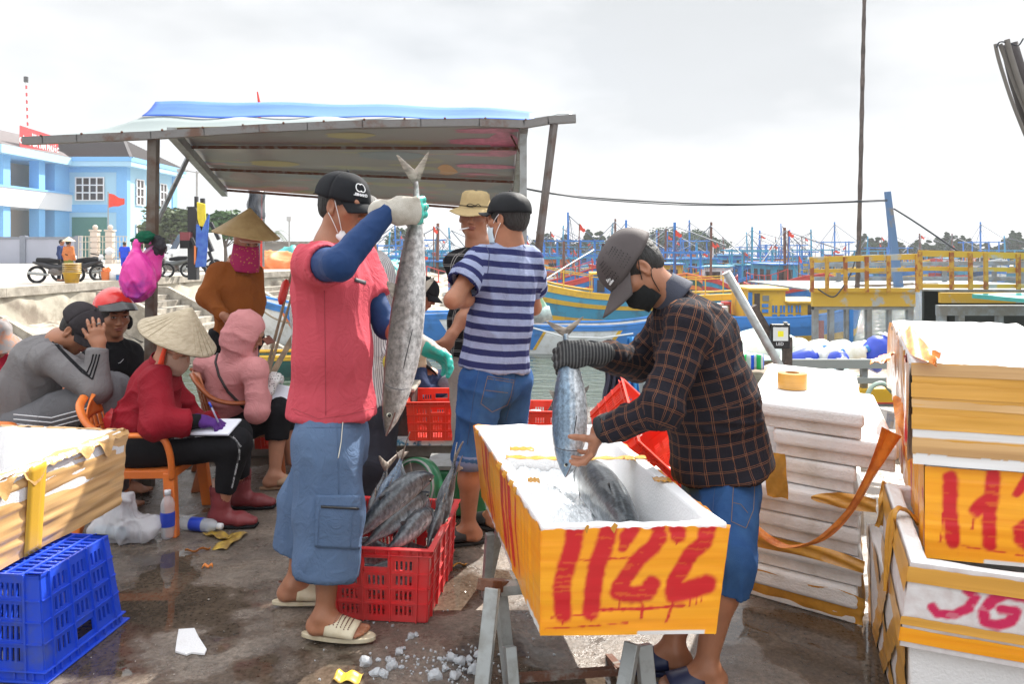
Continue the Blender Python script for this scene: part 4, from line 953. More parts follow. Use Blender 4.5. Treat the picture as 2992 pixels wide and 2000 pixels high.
T4=[(.083,2.15,zt),(.597,2.165,zt+.002),(.385,3.40,zt),(-.165,3.40,zt)]; B4=[(.082,2.165,zb+.002),(.560,2.18,zb),(.345,3.38,zb),(-.125,3.38,zb)]
FB,I4,Bi=foambox('foam_box','open foam box in orange tape sprayed with a red 1122, on the metal trestle','foam box',B4,T4,.042,rimnoise=.005)
def z1(pts): return [((x-600)/1430.,(y-240)/910.) for x,y in pts]
front=[(z1([(862,262),(845,400),(800,560),(765,740),(775,860),(785,960)]),.021),(z1([(782,950),(781,1040)]),.003),(z1([(1112,262),(1085,400),(1035,560),(1015,760),(1005,940)]),.021),(z1([(1005,950),(1006,1020)]),.003),
 (z1([(1228,415),(1250,330),(1320,258)]),.012),(z1([(1250,330),(1290,270)]),.018),(z1([(1450,262),(1520,265)]),.008),(z1([(1500,330),(1450,420),(1360,500),(1290,620),(1215,740)]),.019),(z1([(1215,780),(1330,810),(1440,790),(1470,725)]),.021),(z1([(1390,850),(1418,900),(1407,995)]),.004),(z1([(1230,850),(1228,915)]),.0035),
 (z1([(1620,262),(1640,300),(1640,320)]),.018),(z1([(1638,340),(1636,395)]),.003),(z1([(1866,252),(1845,380),(1755,470),(1700,590),(1650,700),(1640,790)]),.0195),(z1([(1660,800),(1790,770),(1900,730)]),.024),(z1([(1650,850),(1650,890),(1613,1035)]),.0045),(z1([(1790,810),(1785,900)]),.003),(z1([(1843,800),(1842,890)]),.003),(z1([(1875,800),(1873,870)]),.0025),
 (z1([(640,1080),(900,1068),(1300,1040)]),.0022),(z1([(690,990),(1000,965)]),.003),(z1([(1000,930),(1400,925),(1750,900)]),.004),(z1([(900,515),(1430,490)]),.0022)]
taped_face('tape_wrap',[B4[0],B4[1],T4[1],T4[0]],TAPE,FB,[(p_,w_*1.22) for p_,w_ in front],res=.0045,drop=(.004,.0),torn=.010,seed=2,white=lambda u,v:((v>.955)&(u>.55)&(u<.93))*1.)
rnd=random.Random(9)
side=[([(u0+.01*sin(k),.05+.1*rnd.random()),(u0-.015,.45),(u0+.02,.8+.1*rnd.random())],wd) for k,(u0,wd) in enumerate(((.18,.012),(.24,.026),(.30,.012),(.52,.030),(.58,.020),(.64,.026),(.72,.012)))]
taped_face('tape_wrap',[B4[3],B4[0],T4[0],T4[3]],TAPE,FB,side,res=.008,torn=.02,seed=5,vert=True,white=lambda u,v:((v>.93)&(vn(np.c_[u*9,u*0,u*0])>.5))*1.)
taped_face('tape_wrap',[B4[1],B4[2],T4[2],T4[1]],TAPE,FB,(),res=.02,seed=7); taped_face('tape_wrap',[B4[2],B4[3],T4[3],T4[2]],TAPE,FB,(),res=.02,seed=8)
b=MB(); l0=P(1478,1341,2.84); l1=P(1885,1346,2.86); b.grid(lambda u,v:(lerp(l0.x,l1.x,u),lerp(2.83,2.87,v)+.004*sin(u*30),zt+.006-.006*sin(pi*u)+.002*sin(u*50+v*3)),40,3,.001); b.build('tape_strap',mat('amber_tape',(.75,.40,.06),r=.15,var=.2,sc=20,alpha=.8,bump=.3,bs=60),FB,True)
for k,(px,py,wd) in enumerate(((1525,1318,.09),(1935,1408,.06),(1840,1345,.04),(1560,1410,.04))):
    b=MB(); c=P(px,py,(CH-zt)*F/(py-HY)); b.grid(lambda u,v:(c.x+(u-.5)*wd,c.y+(v-.5)*.05,zt+.008-.03*max(0,u-.85)+.002*sin(u*20+v*9)),10,4,.001); b.build('tape_patch',TP,FB,True)
for k in range(7):  # ragged tape lips along the rim
    t=rnd.random(); e_=k%3; a,c=((T4[3],T4[0]),(T4[0],T4[1]),(T4[3],T4[0]))[e_]; p=Vector(a).lerp(Vector(c),t); b=MB(); s_=rnd.uniform(.006,.013); n_=Vector((-1,-.15,0)) if e_!=1 else Vector((0,-1,0))
    b.add([p+n_*.004+Vector((0,0,-.02)),p+Vector((s_,s_*.4,.002))+n_*.006,p+n_*.008+Vector((0,0,s_)),p+Vector((-s_,-s_*.2,-.004))+n_*.006],[(0,1,2,3)]); b.build('torn_tape',TP,FB)
# crushed ice inside
ice=mat('crushed_ice',(.85,.88,.90),r=.35,var=.04,bump=1.,bs=90,spec=.6)
b=MB()
def icef(u,v):
    a=Bi[0].lerp(Bi[1],u*.999).lerp(Bi[3].lerp(Bi[2],u*.999),v); h=.475+.10*math.exp(-((u-.28)/.30)**2-((v-.45)/.30)**2)+.03*math.exp(-((u-.2)/.2)**2-((v-.75)/.12)**2)
    w_=fbm(np.array([[a.x*22,a.y*22,1]]))[0]-.5; return (a.x,a.y,h+.045*w_+.015*(vn(np.array([[a.x*90,a.y*90,3]]))[0]-.5))
b.grid(icef,70,120); o=b.build('crushed_ice',ice,smooth=False); tag(o,'mound of crushed white ice filling the sprayed 1122 foam box','ice',kind='stuff')
# trestle under the box
def trestle(name,label,pts,Y,grp):
    r=wroot(name,label,'trestle',tuple(P(pts[0][0],pts[0][1],Y)),grp); return r
TR=wroot('metal_trestle','galvanised metal trestle with rust stains carrying the 1122 foam box','trestle',(.2,2.7,0))
def leg(a,c,w_=.05,m=galv,nm='leg',w2=.025):
    b=MB(); b.beam(a,c,w_,w2); b.build(nm,m,TR,bevel=.003)
leg(P(1440,1720,2.42),P(1398,2110,2.30),.045); leg(P(1462,1740,2.52),P(1498,2060,2.46),.042); leg(P(1432,1560,3.15),P(1418,1760,3.2),.035)
leg(P(1488,1890,2.42),P(1503,2080,2.36),.035,w2=.05)
b=MB(); b.beam(P(1416,1712,2.44),P(1488,1712,2.60),.055,.035,up=(0,0,1)); b.build('top_plate',rust,TR,bevel=.003)
leg(P(1848,1880,2.32),P(1812,2080,2.26),.045); leg(P(1880,1885,2.42),P(1898,2080,2.38),.05,w2=.03)
for q_ in (((-.04,2.52,.325),(.46,2.62,.325)),((.02,3.2,.325),(.33,3.2,.325))): b=MB(); b.beam(q_[0],q_[1],.05,.03); b.build('bearer',galv,TR)
b=MB(); b.beam(P(1482,1985,2.42),P(1800,1962,2.48),.022); b.build('tie_bar',rust,TR); b=MB(); b.beam(P(1758,1900,2.9),P(1815,1965,2.5),.025); b.build('tie_bar',rust,TR)
for a,c in (((-.04,3.2,.32),(-.10,3.35,0)),((.33,3.2,.32),(.38,3.3,0))): leg(a,c,.035)
# ---------------------------------------------------------------- stack of lids
L4=[Vector((.955,3.20,0)),Vector((1.312,2.92,0)),Vector((1.72,3.92,0)),Vector((1.385,4.22,0))]
def lid(label,z,h,off=(0,0),sc=1.,m=foam,lip=True,rot=0.,grp='foam lids in the leaning white stack',tap=None,name='foam_slab'):
    c=sum(L4,Vector())/4; Q=[c+Matrix.Rotation(rot,3,'Z')@((q-c)*sc)+Vector((off[0],off[1],0)) for q in L4]
    r=wroot(name,label,'foam lid',(c.x,c.y,z),grp); b=MB()
    def slab(z0,z1,ins):
        cc=sum(Q,Vector())/4; q=[p+(cc-p).normalized()*ins for p in Q]; b=MB(); b.hexa([(p.x,p.y,z0) for p in q]+[(p.x,p.y,z1) for p in q]); return b
    b=slab(z+h*.45,z+h,0); b.build('lid_top',m,r,bevel=.016,bseg=3)
    b=slab(z+.001,z+h*.45,.026); b.build('lid_lip',foamd,r,bevel=.006)
    return r,Q
zs=[(.0,.135,(-.02,.0),.99,foamd,.00),(.137,.112,(-.015,.01),1.0,foam,.03),(.252,.108,(.01,.0),.985,foamd,-.03),(.363,.112,(-.022,.0),1.0,foam,.02),(.478,.105,(.0,.02),.97,foamd,-.02),(.586,.107,(.085,-.04),1.01,foam,.03),(.697,.103,(0,0),1.,foam,0)]
lab=['brown-taped bottom tray of the leaning lid stack','bright lid just above the taped bottom tray','soiled lid crossed by the wide brown tape band','clean lid right above the wide brown tape band','grubby lid just below the jutting lid','lid jutting out to the right in the upper stack','topmost clean white lid carrying the tape roll']
for k,(z_,h_,of,sc_,m_,ro) in enumerate(zs): LR,LQ=lid(lab[k],z_,h_,of,sc_,m_,rot=ro)
b=MB(); q=[p.copy() for p in L4]
def trayf(u,v):
    i=u*4; j=int(min(i,3.999)); p=q[j].lerp(q[(j+1)%4],i-j); cc=sum(q,Vector())/4; p=p+(p-cc).normalized()*(.006-.03*(1-v)); return (p.x,p.y,.004+v*.115+.006*sin(u*40)*v)
TRY=wroot('tape_wrapping','loose brown tape wrapped round the foot of the lid stack','tape',(1.3,3.5,0)); b.grid(trayf,120,10); o=b.build('tape_skirt',TP,TRY,True); 
VV=np.array([v.co for v in o.data.vertices]); 
for v in o.data.vertices: v.co+=v.normal*(.010*(vn(np.array([[v.co.x*14,v.co.y*14,v.co.z*60]]))[0]-.3))
def ribbon(name,label,pts,w_,m,par=None,up=(0,0,1),tw=0,cat='tape',nm='ribbon'):
    r=par or wroot(name,label,cat,tuple(pts[0])); cp=catmull(pts,8); n_=len(cp); b=MB()
    def fn(u,v):
        i=min(int(u*(n_-1)),n_-2); f_=u*(n_-1)-i; p=cp[i].lerp(cp[i+1],f_); d=(cp[i+1]-cp[i]).normalized(); s_=Vector(up); s_=(s_-d*d.dot(s_)).normalized(); w3=d.cross(s_)
        a=tw*u; ww=w_[min(int(u*(len(w_)-1)),len(w_)-2)]*(1-(u*(len(w_)-1))%1)+w_[min(int(u*(len(w_)-1))+1,len(w_)-1)]*((u*(len(w_)-1))%1) if hasattr(w_,'__len__') else w_
        return p+(s_*cos(a)+w3*sin(a))*(v-.5)*ww+w3*(.006*sin(v*9+u*11))
    b.grid(fn,n_*2,6); b.build(nm,m,r,True); return r
TPO=mat('orange_ribbon',(.85,.30,.05),r=.35,c2=(.55,.15,.03),sc=18,lo=.35,hi=.6,bump=.6,bs=40)
ribbon('tape_ribbon','long twisted orange tape ribbon looping down the front of the lid stack',[P(2605,1262,2.80),P(2548,1380,2.80),P(2480,1500,2.82),P(2390,1580,2.86),P(2290,1596,2.95),P(2210,1545,3.05),P(2178,1490,3.12)],[.10,.06,.035,.03,.03,.03,.05],TPO,up=(1,.3,.0))
ribbon('tape_band','wide brown tape band crossing the lower lids',[P(2172,1568,3.10),P(2260,1590,3.03),P(2400,1620,2.93),P(2525,1660,2.85)],[.05,.055,.05,.05],TP)
ribbon('tape_band','short vertical brown tape strip on the left of the upper lids',[P(2262,1325,3.0),P(2268,1390,3.0),P(2272,1455,3.01)],.08,TP,up=(1,-.6,0))
ribbon('tape_band','brown tape scrap tucked between the middle lids',[P(2370,1455,2.97),P(2450,1462,2.92),P(2560,1480,2.84)],[.01,.06,.05],TP)
RL=wroot('tape_roll','roll of tan packing tape standing on the topmost white lid','tape roll',tuple(P(2315,1118,3.45)))
c=P(2315,1120,3.45); c.z=.803; b=MB(); b.lathe([(.034,0),(.062,0),(.062,.068),(.034,.068),(.034,0)],40,c); b.build('tape_coil',mat('tape_coil',(.62,.33,.07),r=.3,c2=(.52,.26,.05),sc=1,stretch=(1,1,200)),RL,True)
RL.children[0].modifiers.new('e','EDGE_SPLIT'); b=MB(); b.lathe([(.030,.001),(.0345,.001),(.0345,.069),(.030,.069)],32,c); b.build('cardboard_core',mat('cardboard',(.35,.24,.14)),RL)
# ---------------------------------------------------------------- right-hand boxes
def z2(pts,x0=1300,x1=2300,y0=305,y1=845): return [((x-x0)/(x1-x0),(y-y0)/(y1-y0)) for x,y in pts]
tT=[(1.125,2.20,1.10),(1.60,2.06,1.10),(2.13,3.30,1.10),(1.69,3.49,1.10)]; tB=[(1.128,2.20,.815),(1.60,2.07,.81),(2.1,3.28,.815),(1.67,3.46,.815)]
b4,_,_=foambox('foam_box','open foam box wrapped in brown tape, on top of the right-hand pile','foam box',tB,tT,.045,rimnoise=.006,seed=3)
wh=lambda u,v:(((v>.655)&(v<.74))|(v>.895))*1.
taped_face('tape_wrap',[tB[0],tB[1],tT[1],tT[0]],TAPEB,b4,(),white=wh,res=.006,seed=3,torn=.006,out=.003)
taped_face('tape_wrap',[tB[3],tB[0],tT[0],tT[3]],tapemat('crumpled_tape',(.60,.25,.05),(.80,.72,.66),streak=(8,8,4),rough=.18),b4,[([(.80,.1),(.82,.5),(.84,.9)],.02),([(.92,.05),(.9,.6)],.012)],res=.007,ripple=.010,seed=4,vert=True,torn=.03)
tf_=[tB[0],tB[1],tT[1],tT[0]]
for k_,(a_,c_,m_) in enumerate(((.0,.13,TAPET),(.20,.34,TAPEB),(.36,.44,TAPET),(.50,.655,TAPEB),(.745,.89,TAPET))): taped_face('tape_band',[bil([Vector(q) for q in tf_],0,1-c_),bil([Vector(q) for q in tf_],1,1-c_-.01*(k_%3)),bil([Vector(q) for q in tf_],1,1-a_-.01*(k_%3)),bil([Vector(q) for q in tf_],0,1-a_)],m_,b4,(),res=.01,out=.005+.001*(k_%2),torn=.004,seed=k_+20)
mT=[(1.165,2.205,.808),(1.64,2.07,.808),(2.12,3.26,.808),(1.66,3.40,.808)]; mB=[(1.17,2.215,.545),(1.63,2.09,.545),(2.1,3.24,.545),(1.66,3.38,.545)]
b5,_,_=foambox('foam_box','orange-taped foam box sprayed with red numerals, second from the top of the right pile','foam box',mB,mT,.045,seed=5)
sec=[(z2([(1430,365),(1428,540),(1445,735)]),.020),(z2([(1395,575),(1382,740)]),.003),(z2([(1470,740),(1470,815)]),.002),(z2([(1640,325),(1632,460),(1575,520),(1560,545)]),.019),(z2([(1635,450),(1625,560),(1632,735)]),.019),(z2([(1555,545),(1542,650)]),.003),(z2([(1800,335),(1755,430)]),.012),(z2([(1930,470),(1860,560),(1780,640)]),.02),(z2([(1790,690),(1840,730),(1960,720)]),.02),
 (z2([(2050,330),(2020,420)]),.015),(z2([(2200,340),(2160,500),(2080,620),(2100,720),(2240,700)]),.02),(z2([(1370,745),(1800,780)]),.002)]
taped_face('tape_wrap',[mB[0],mB[1],mT[1],mT[0]],TAPE,b5,sec,res=.0045,seed=6,torn=.004,white=lambda u,v:((v>.965)&(u>.3))*1.)
taped_face('tape_wrap',[mB[3],mB[0],mT[0],mT[3]],TAPE,b5,[([(k/9+.05,.1+.3*rnd.random()),(k/9+.08,.5),(k/9+.06,.9)],.016) for k in range(9)],res=.008,seed=8,vert=True,ripple=.004)
lT=[(1.04,2.045,.60),(1.56,1.83,.60),(1.82,2.52,.60),(1.30,2.735,.60)]; lB=[(1.03,2.08,.365),(1.55,1.88,.352),(1.80,2.52,.352),(1.29,2.73,.365)]
b6,_,_=foambox('foam_box','white foam box with brown tape bands and a pink-red 36, under the numeral box','foam box',lB,lT,.045,foamd,seed=6)
z3=lambda pts:[((x-1185)/(2630-1185.),(y-870-(x-1200)*.136)/(500+.111*(x-1200))) for x,y in pts]
six=[(z3([(1352,1140),(1385,1180),(1480,1190),(1560,1145),(1585,1080),(1540,1045)]),.013),(z3([(1850,1085),(1760,1062),(1680,1095),(1640,1170),(1660,1240),(1730,1265),(1800,1235),(1815,1170),(1740,1160)]),.0145)]
SPR=tapemat('sprayed_foam',(.66,.60,.60),(.76,.74,.75),paint=(.62,.015,.10),streak=(30,30,30),rough=.7)
f_=[Vector(q) for q in (lB[0],lB[1],lT[1],lT[0])]
taped_face('spray_lettering',f_,SPR,b6,six,res=.0045,seed=6,torn=.0,out=.0015,ripple=.0006)
def band(face,v0,v1,m,par,out=.006,slant=0,u0=0,u1=1,nm='tape_band'):
    q=[Vector(p) for p in face]; s0=lambda u,v:bil(q,u,v); taped_face(nm,[s0(u0,1-v1-slant*0),s0(u1,1-v1-slant),s0(u1,1-v0-slant),s0(u0,1-v0)],m,par,(),res=.01,out=out,torn=.003,seed=int(v0*50))
band(f_,.03,.22,TAPEB,b6); band(f_,.62,.73,TAPEB,b6,.007); band(f_,.76,.93,TAPE,b6,.006)
lf=[lB[3],lB[0],lT[0],lT[3]]
taped_face('foam_side',lf,SPR,b6,(),res=.02,torn=0,out=.001,ripple=.0); band(lf,.0,.35,TAPEB,b6); band(lf,.7,1.,TAPEB,b6)
band([bil([Vector(q) for q in lf],.25,0),bil([Vector(q) for q in lf],.38,0),bil([Vector(q) for q in lf],.58,1),bil([Vector(q) for q in lf],.45,1)],0,1,TAPEB,b6,.008)
ribbon('','',[Vector(lT[3]).lerp(Vector(lT[0]),.52)+Vector((.07,.0,-.02)),Vector(lT[3]).lerp(Vector(lT[0]),.5)+Vector((.03,0,.02)),Vector(lT[3]).lerp(Vector(lT[0]),.5)+Vector((-.012,0,.0)),Vector(lB[3]).lerp(Vector(lB[0]),.5)+Vector((-.014,0,.0))],.03,TP,par=b6,up=(0,1,0),nm='tape_strap')
xT=[(1.06,2.10,.36),(1.6,1.9,.345),(1.95,2.8,.345),(1.37,3.02,.36)]; xB=[(1.09,2.12,.0),(1.6,1.95,.0),(1.93,2.8,0),(1.36,2.98,0)]
b7,_,_=foambox('foam_box','lowest white foam box of the right pile, criss-crossed with brown tape on its side','foam box',xB,xT,.045,foam,seed=7)
xf=[xB[3],xB[0],xT[0],xT[3]]; Q_=[Vector(q) for q in xf]
for (a0,a1,c0,c1) in ((.1,.22,.5,.62),(.62,.74,.2,.32),(.0,.06,.0,.06),(.7,.85,.85,1.),(.3,.42,.8,.92)):
    band([bil(Q_,a0,0),bil(Q_,a1,0),bil(Q_,c1,1),bil(Q_,c0,1)],0,1,TAPEB,b7,.004+a0*.004)
for k,(pts,w_) in enumerate((([P(2600,1035,2.95),P(2580,1045,2.8),P(2565,1060,2.75)],.06),([P(2645,960,2.9),P(2670,1000,2.5),P(2700,1040,2.2),P(2740,1048,2.15)],.05),([P(2632,1160,2.7),P(2640,1220,2.6),P(2668,1290,2.5)],.05),([P(2590,1410,2.75),P(2580,1470,2.72),P(2570,1540,2.75)],.03))):
    ribbon('','',pts,w_,TPO if k!=3 else TP,par=b4 if k<3 else b6,up=(1,0,.3),nm='loose_tape')
# ---------------------------------------------------------------- left foreground box
gT=[(-2.35,2.2,.652),(-1.76,2.15,.652),(-1.63,3.32,.652),(-2.2,3.40,.652)]; gB=[(-2.34,2.22,.343),(-1.77,2.17,.343),(-1.642,3.28,.343),(-2.2,3.36,.343)]
b8,_,_=foambox('foam_box','open foam box shrouded in wrinkled tan tape on the upturned blue crate','foam box',gB,gT,.06,foam,seed=9)
taped_face('tape_wrap',[gB[1],gB[2],gT[2],gT[1]],TAPET,b8,(),res=.008,ripple=.005,seed=11,torn=.02)
taped_face('tape_wrap',[gB[0],gB[1],gT[1],gT[0]],TAPET,b8,(),res=.015,ripple=.004,seed=12)
for (a,c,sd_) in ((gT[1],gT[2],1),(gT[2],gT[3],2)):
    a=Vector(a);c=Vector(c); nrm=Vector((1,0,0)) if sd_==1 else Vector((0,1,0)); b=MB()
    def fn(u,v):
        p=a.lerp(c,u); w_=fbm(np.array([[u*17+sd_,v*2,sd_]]),4)[0]; return p+nrm*(.012-.045*v)+Vector((0,0,-.09*(1-v)*(1-v)*(max(0,w_-.42)*2.2+.12)+.010*sin(pi*v)+.03*(w_-.5)))
    b.grid(fn,140,8); b.build('tape_lip',mat('tan_tape_lip',(.66,.40,.17),r=.3,c2=(.45,.25,.09),sc=9,lo=.35,hi=.6,bump=.6,bs=25),b8,True)
b=MB(); fq=[Vector(q) for q in (gB[1],gB[2],gT[2],gT[1])]; t0=.50
b.grid(lambda u,v:bil(fq,t0+.075*u,v)+Vector((.012,0,0)),3,14,.002); b.build('tape_strap',mat('amber_strap',(.62,.36,.04),r=.25,var=.1),b8,True)
# ---------------------------------------------------------------- crates
def crate(name,label,cat,W,D,H,m,loc,rz=0,tap=.9,inv=False,group=None,rows=4,rot=None,parts=True,hand=True,nfs=(13,18)):
    r=root(name,label,cat,loc,rz,group)
    if rot: r.rotation_euler=rot
    t=.004; b=MB()
    def wp(side,u,z,o=0.): # point on wall
        k=lerp(tap,1,z/H); w2,d2=W/2*k,D/2*k
        if side==0: return Vector((lerp(-w2,w2,u),-d2-o,z))
        if side==1: return Vector((w2+o,lerp(-d2,d2,u),z))
        if side==2: return Vector((lerp(w2,-w2,u),d2+o,z))
        return Vector((-w2-o,lerp(d2,-d2,u),z))
    def cell(side,u0,u1,z0,z1,t0=0.,t1=t): b.hexa([wp(side,u0,z0,t1),wp(side,u1,z0,t1),wp(side,u1,z0,t0-t),wp(side,u0,z0,t0-t),wp(side,u0,z1,t1),wp(side,u1,z1,t1),wp(side,u1,z1,t0-t),wp(side,u0,z1,t0-t)])
    zr=[.045*H]+[lerp(.045*H,.86*H,(k+1)/rows) for k in range(rows)]
    for sd_ in range(4):
        Lw=W if sd_%2==0 else D; n=nfs[0] if sd_%2==0 else nfs[1]; n=int(n*Lw/(.4 if sd_%2==0 else .57)) if parts else n
        cell(sd_,0,1,0,zr[0]); cell(sd_,0,1,.86*H,H); 
        groups_=3 if Lw<.5 else 4
        edges=[0,.10]; gw=(1-.2)/groups_
        for g in range(groups_):
            a=.10+g*gw; c=a+gw; solid=.018/Lw
            ns=max(3,int(n/groups_)); sw=(gw-solid*2)/ns
            for k in range(rows):
                z0,z1=zr[k],zr[k+1]; hole_lo=z0+.012*H/.3; hole_hi=z1-.010*H/.3
                if g==groups_//2 and k==rows-1 and groups_==3: 
                    cell(sd_,a,c,z0,z0+(z1-z0)*.35); cell(sd_,a,a+.02,z0,z1); cell(sd_,c-.02,c,z0,z1)
                    continue
                cell(sd_,a,c,z0,hole_lo); cell(sd_,a,c,hole_hi,z1); cell(sd_,a,a+solid,hole_lo,hole_hi); cell(sd_,c-solid,c,hole_lo,hole_hi)
                for j in range(ns+1):
                    x=a+solid+j*sw; cell(sd_,max(a,x-sw*.22),min(c,x+sw*.22),hole_lo,hole_hi)
            cell(sd_,a-.006,a+.006,0,H,-.0,.012)
        cell(sd_,0,.10,0,H*.86); cell(sd_,.90,1,0,H*.86); cell(sd_,.894,.906,0,H,0,.012)
        for k in range(1,rows): cell(sd_,0,1,zr[k]-.002,zr[k]+.002,0,.009)
    b.build('crate_walls',m,r)
    b=MB()
    def rimh(z0,z1,o):
        for sd_ in range(4): b.hexa([wp(sd_,-.0,z0,o),wp(sd_,1.0,z0,o),wp(sd_,1.0,z0,-.006),wp(sd_,0,z0,-.006),wp(sd_,0,z1,o),wp(sd_,1,z1,o),wp(sd_,1,z1,-.006),wp(sd_,0,z1,-.006)])
    if True:
        for z0,z1,o in ((.985*H,H*1.004,.020),(.90*H,.915*H,.014)):
            k=lerp(tap,1,z0/H); w2,d2=W/2*k,D/2*k
            b.b2((-w2-o,-d2-o,z0),(w2+o,-d2+.002,z1)); b.b2((-w2-o,d2-.002,z0),(w2+o,d2+o,z1)); b.b2((-w2-o,-d2+.002,z0),(-w2+.002,d2-.002,z1)); b.b2((w2-.002,-d2+.002,z0),(w2+o,d2-.002,z1))
        for sd_ in range(4):
            for k in range(9): u=(k+.5)/9; cell(sd_,u-.004,u+.004,.915*H,.985*H,.0,.013)
    b.build('crate_rim',m,r,bevel=.0015,bseg=1)
    b=MB(); k=tap; 
    for i in range(9): x=lerp(-W/2*k,W/2*k,i/8); b.box((x,0,.006),(.010,D*k,.010))
    for i in range(13): y=lerp(-D/2*k,D/2*k,i/12); b.box((0,y,.009),(W*k,.010,.006))
    b.build('crate_floor',m,r)
    return r
RED=mat('red_plastic',(.72,.022,.028),r=.38,var=.12,sc=6,coat=.1,c2=(.60,.05,.05)); REDO=mat('bright_red_plastic',(.82,.03,.012),r=.38,var=.1,sc=5,c2=(.70,.05,.02)); BLUEP=mat('blue_plastic',(.015,.07,.62),r=.4,c2=(.05,.09,.40),sc=7,lo=.3,hi=.45,bump=.1)
crate('plastic_crate','red plastic crate heaped with dark mackerel beside the blue shorts','crate',.41,.57,.285,RED,(-.485,3.245,.004),R(-6),.93,group='red fish crates')
cr=crate('plastic_crate','upturned scratched blue crate under the tan taped box','crate',.60,.42,.335,BLUEP,(-1.80,2.80,.338),0,.86,nfs=(12,14)); cr.rotation_euler=(pi,0,R(-6))
crate('plastic_crate','bright red crate on the painted board behind the red-shirted fish seller','crate',.40,.50,.26,REDO,(-.50,5.42,.145),R(2),.92,group='red fish crates')
crate('plastic_crate','red crate with silver fish at the kerb right of the denim shorts','crate',.52,.36,.26,REDO,(.14,5.42,.07),R(-2),.92,group='red fish crates')
crate('plastic_crate','red crate seen through the gap left of the blue cargo shorts','crate',.40,.36,.26,REDO,(-1.5,5.30,.105),R(3),.92,group='red fish crates')
c=crate('plastic_crate','red crate tipped steeply on its side behind the plaid shirt','crate',.40,.58,.26,REDO,(.66,3.95,.36),0,.92,group='red fish crates')
c.rotation_euler=(R(28),R(42),R(20)); c.location=(.56,4.1,.30)
b=MB(); b.box((.7,4.25,.14),(.5,.45,.28)); b2=tag(b.build('foam_box',foamd,bevel=.015),'low dirty foam block propping up the tipped red crate','foam block')
bd=wroot('painted_board','scuffed blue and white painted board on the kerb','board',(-.6,5.3,.1)); b=MB(); b.box((-.52,5.42,.122),(.66,.42,.035)); b.build('plank',mat('chipped_blue_paint',(.55,.60,.60),r=.7,c2=(.04,.18,.30),sc=16,lo=.42,hi=.5,bump=.4),bd,bevel=.003)
bd=wroot('timber_block','dark wet timber block behind the held fish','timber',(-.85,5.5,.1)); b=MB(); b.box((-.83,5.50,.27),(.30,.34,.34)); b.build('block',mat('dark_timber',(.07,.028,.02),r=.7,c2=(.025,.015,.012),sc=9,bump=.5),bd,bevel=.01)
b=MB(); b.box((-.83,5.50,.452),(.34,.36,.025)); b.build('top_slab',CONC,bd,bevel=.006)
# ---------------------------------------------------------------- fish
def fishmat(name,dark,mid,belly,mott=.5,zb=.0,ws=.5,bars=0.):
    m=bpy.data.materials.new(name); m.use_nodes=True; N,L,b=nodes(m); tc=N.new('ShaderNodeTexCoord')
    sp=N.new('ShaderNodeSeparateXYZ'); L.new(tc.outputs['Object'],sp.inputs[0])
    def noise(s,stretch=(1,1,1),d=5):
        mp=N.new('ShaderNodeMapping'); mp.inputs['Scale'].default_value=stretch; L.new(tc.outputs['Object'],mp.inputs[0]); n=N.new('ShaderNodeTexNoise'); n.inputs['Scale'].default_value=s; n.inputs['Detail'].default_value=d; n.inputs['Roughness'].default_value=.7; L.new(mp.outputs[0],n.inputs[0]); return n.outputs['Fac']
    a=N.new('ShaderNodeAttribute'); a.attribute_name='back'
    ad=N.new('ShaderNodeMath'); ad.operation='MULTIPLY_ADD'; L.new(noise(26,(.5,1,.5),9),ad.inputs[0]); ad.inputs[1].default_value=mott; L.new(a.outputs['Fac'],ad.inputs[2])
    src=ad.outputs[0]
    if bars:
        wv=N.new('ShaderNodeTexWave'); wv.inputs['Scale'].default_value=17; wv.inputs['Distortion'].default_value=2.5; wv.bands_direction='X'; L.new(tc.outputs['Object'],wv.inputs[0])
        a2=N.new('ShaderNodeMath'); a2.operation='MULTIPLY_ADD'; L.new(wv.outputs['Fac'],a2.inputs[0]); a2.inputs[1].default_value=bars; L.new(src,a2.inputs[2]); src=a2.outputs[0]
    r=N.new('ShaderNodeValToRGB'); e=r.color_ramp.elements; e[0].position=.30; e[0].color=belly+(1,); e[1].position=1.05 if 0 else .98; e[1].color=dark+(1,); k=e.new(.58); k.color=mid+(1,)
    L.new(src,r.inputs[0]); sk=N.new('ShaderNodeMapRange'); sk.inputs[1].default_value=.36; sk.inputs[2].default_value=.62; sk.inputs[3].default_value=.42; sk.inputs[4].default_value=1.18; L.new(noise(85,(.8,1,.6),8),sk.inputs[0])
    vm=N.new('ShaderNodeVectorMath'); vm.operation='SCALE'; L.new(r.outputs[0],vm.inputs[0]); L.new(sk.outputs[0],vm.inputs['Scale']); L.new(vm.outputs[0],b.inputs['Base Color']); b.inputs['Metallic'].default_value=.2; b.inputs['Roughness'].default_value=.33; b.inputs['Coat Weight'].default_value=.5; b.inputs['Coat Roughness'].default_value=.12
    bp=N.new('ShaderNodeBump'); bp.inputs['Strength'].default_value=.5; bp.inputs['Distance'].default_value=.005; L.new(noise(95,(.4,1,1)),bp.inputs['Height']); L.new(bp.outputs[0],b.inputs['Normal']); return m
FM1=fishmat('silver_brown_fish',(.085,.062,.05),(.27,.235,.22),(.66,.64,.63),.75); FM2=fishmat('dark_mackerel',(.030,.036,.042),(.15,.175,.195),(.64,.68,.72),.5,bars=.07); FM3=fishmat('blue_silver_fish',(.06,.11,.18),(.25,.36,.48),(.74,.78,.82),.55,bars=.10)
FIN=mat('fin',(.17,.145,.125),r=.45,c2=(.42,.36,.30),sc=30,lo=.4,hi=.6,stretch=(.4,2,2)); FIND=mat('dark_fin',(.045,.045,.05),r=.4,var=.3,sc=30)
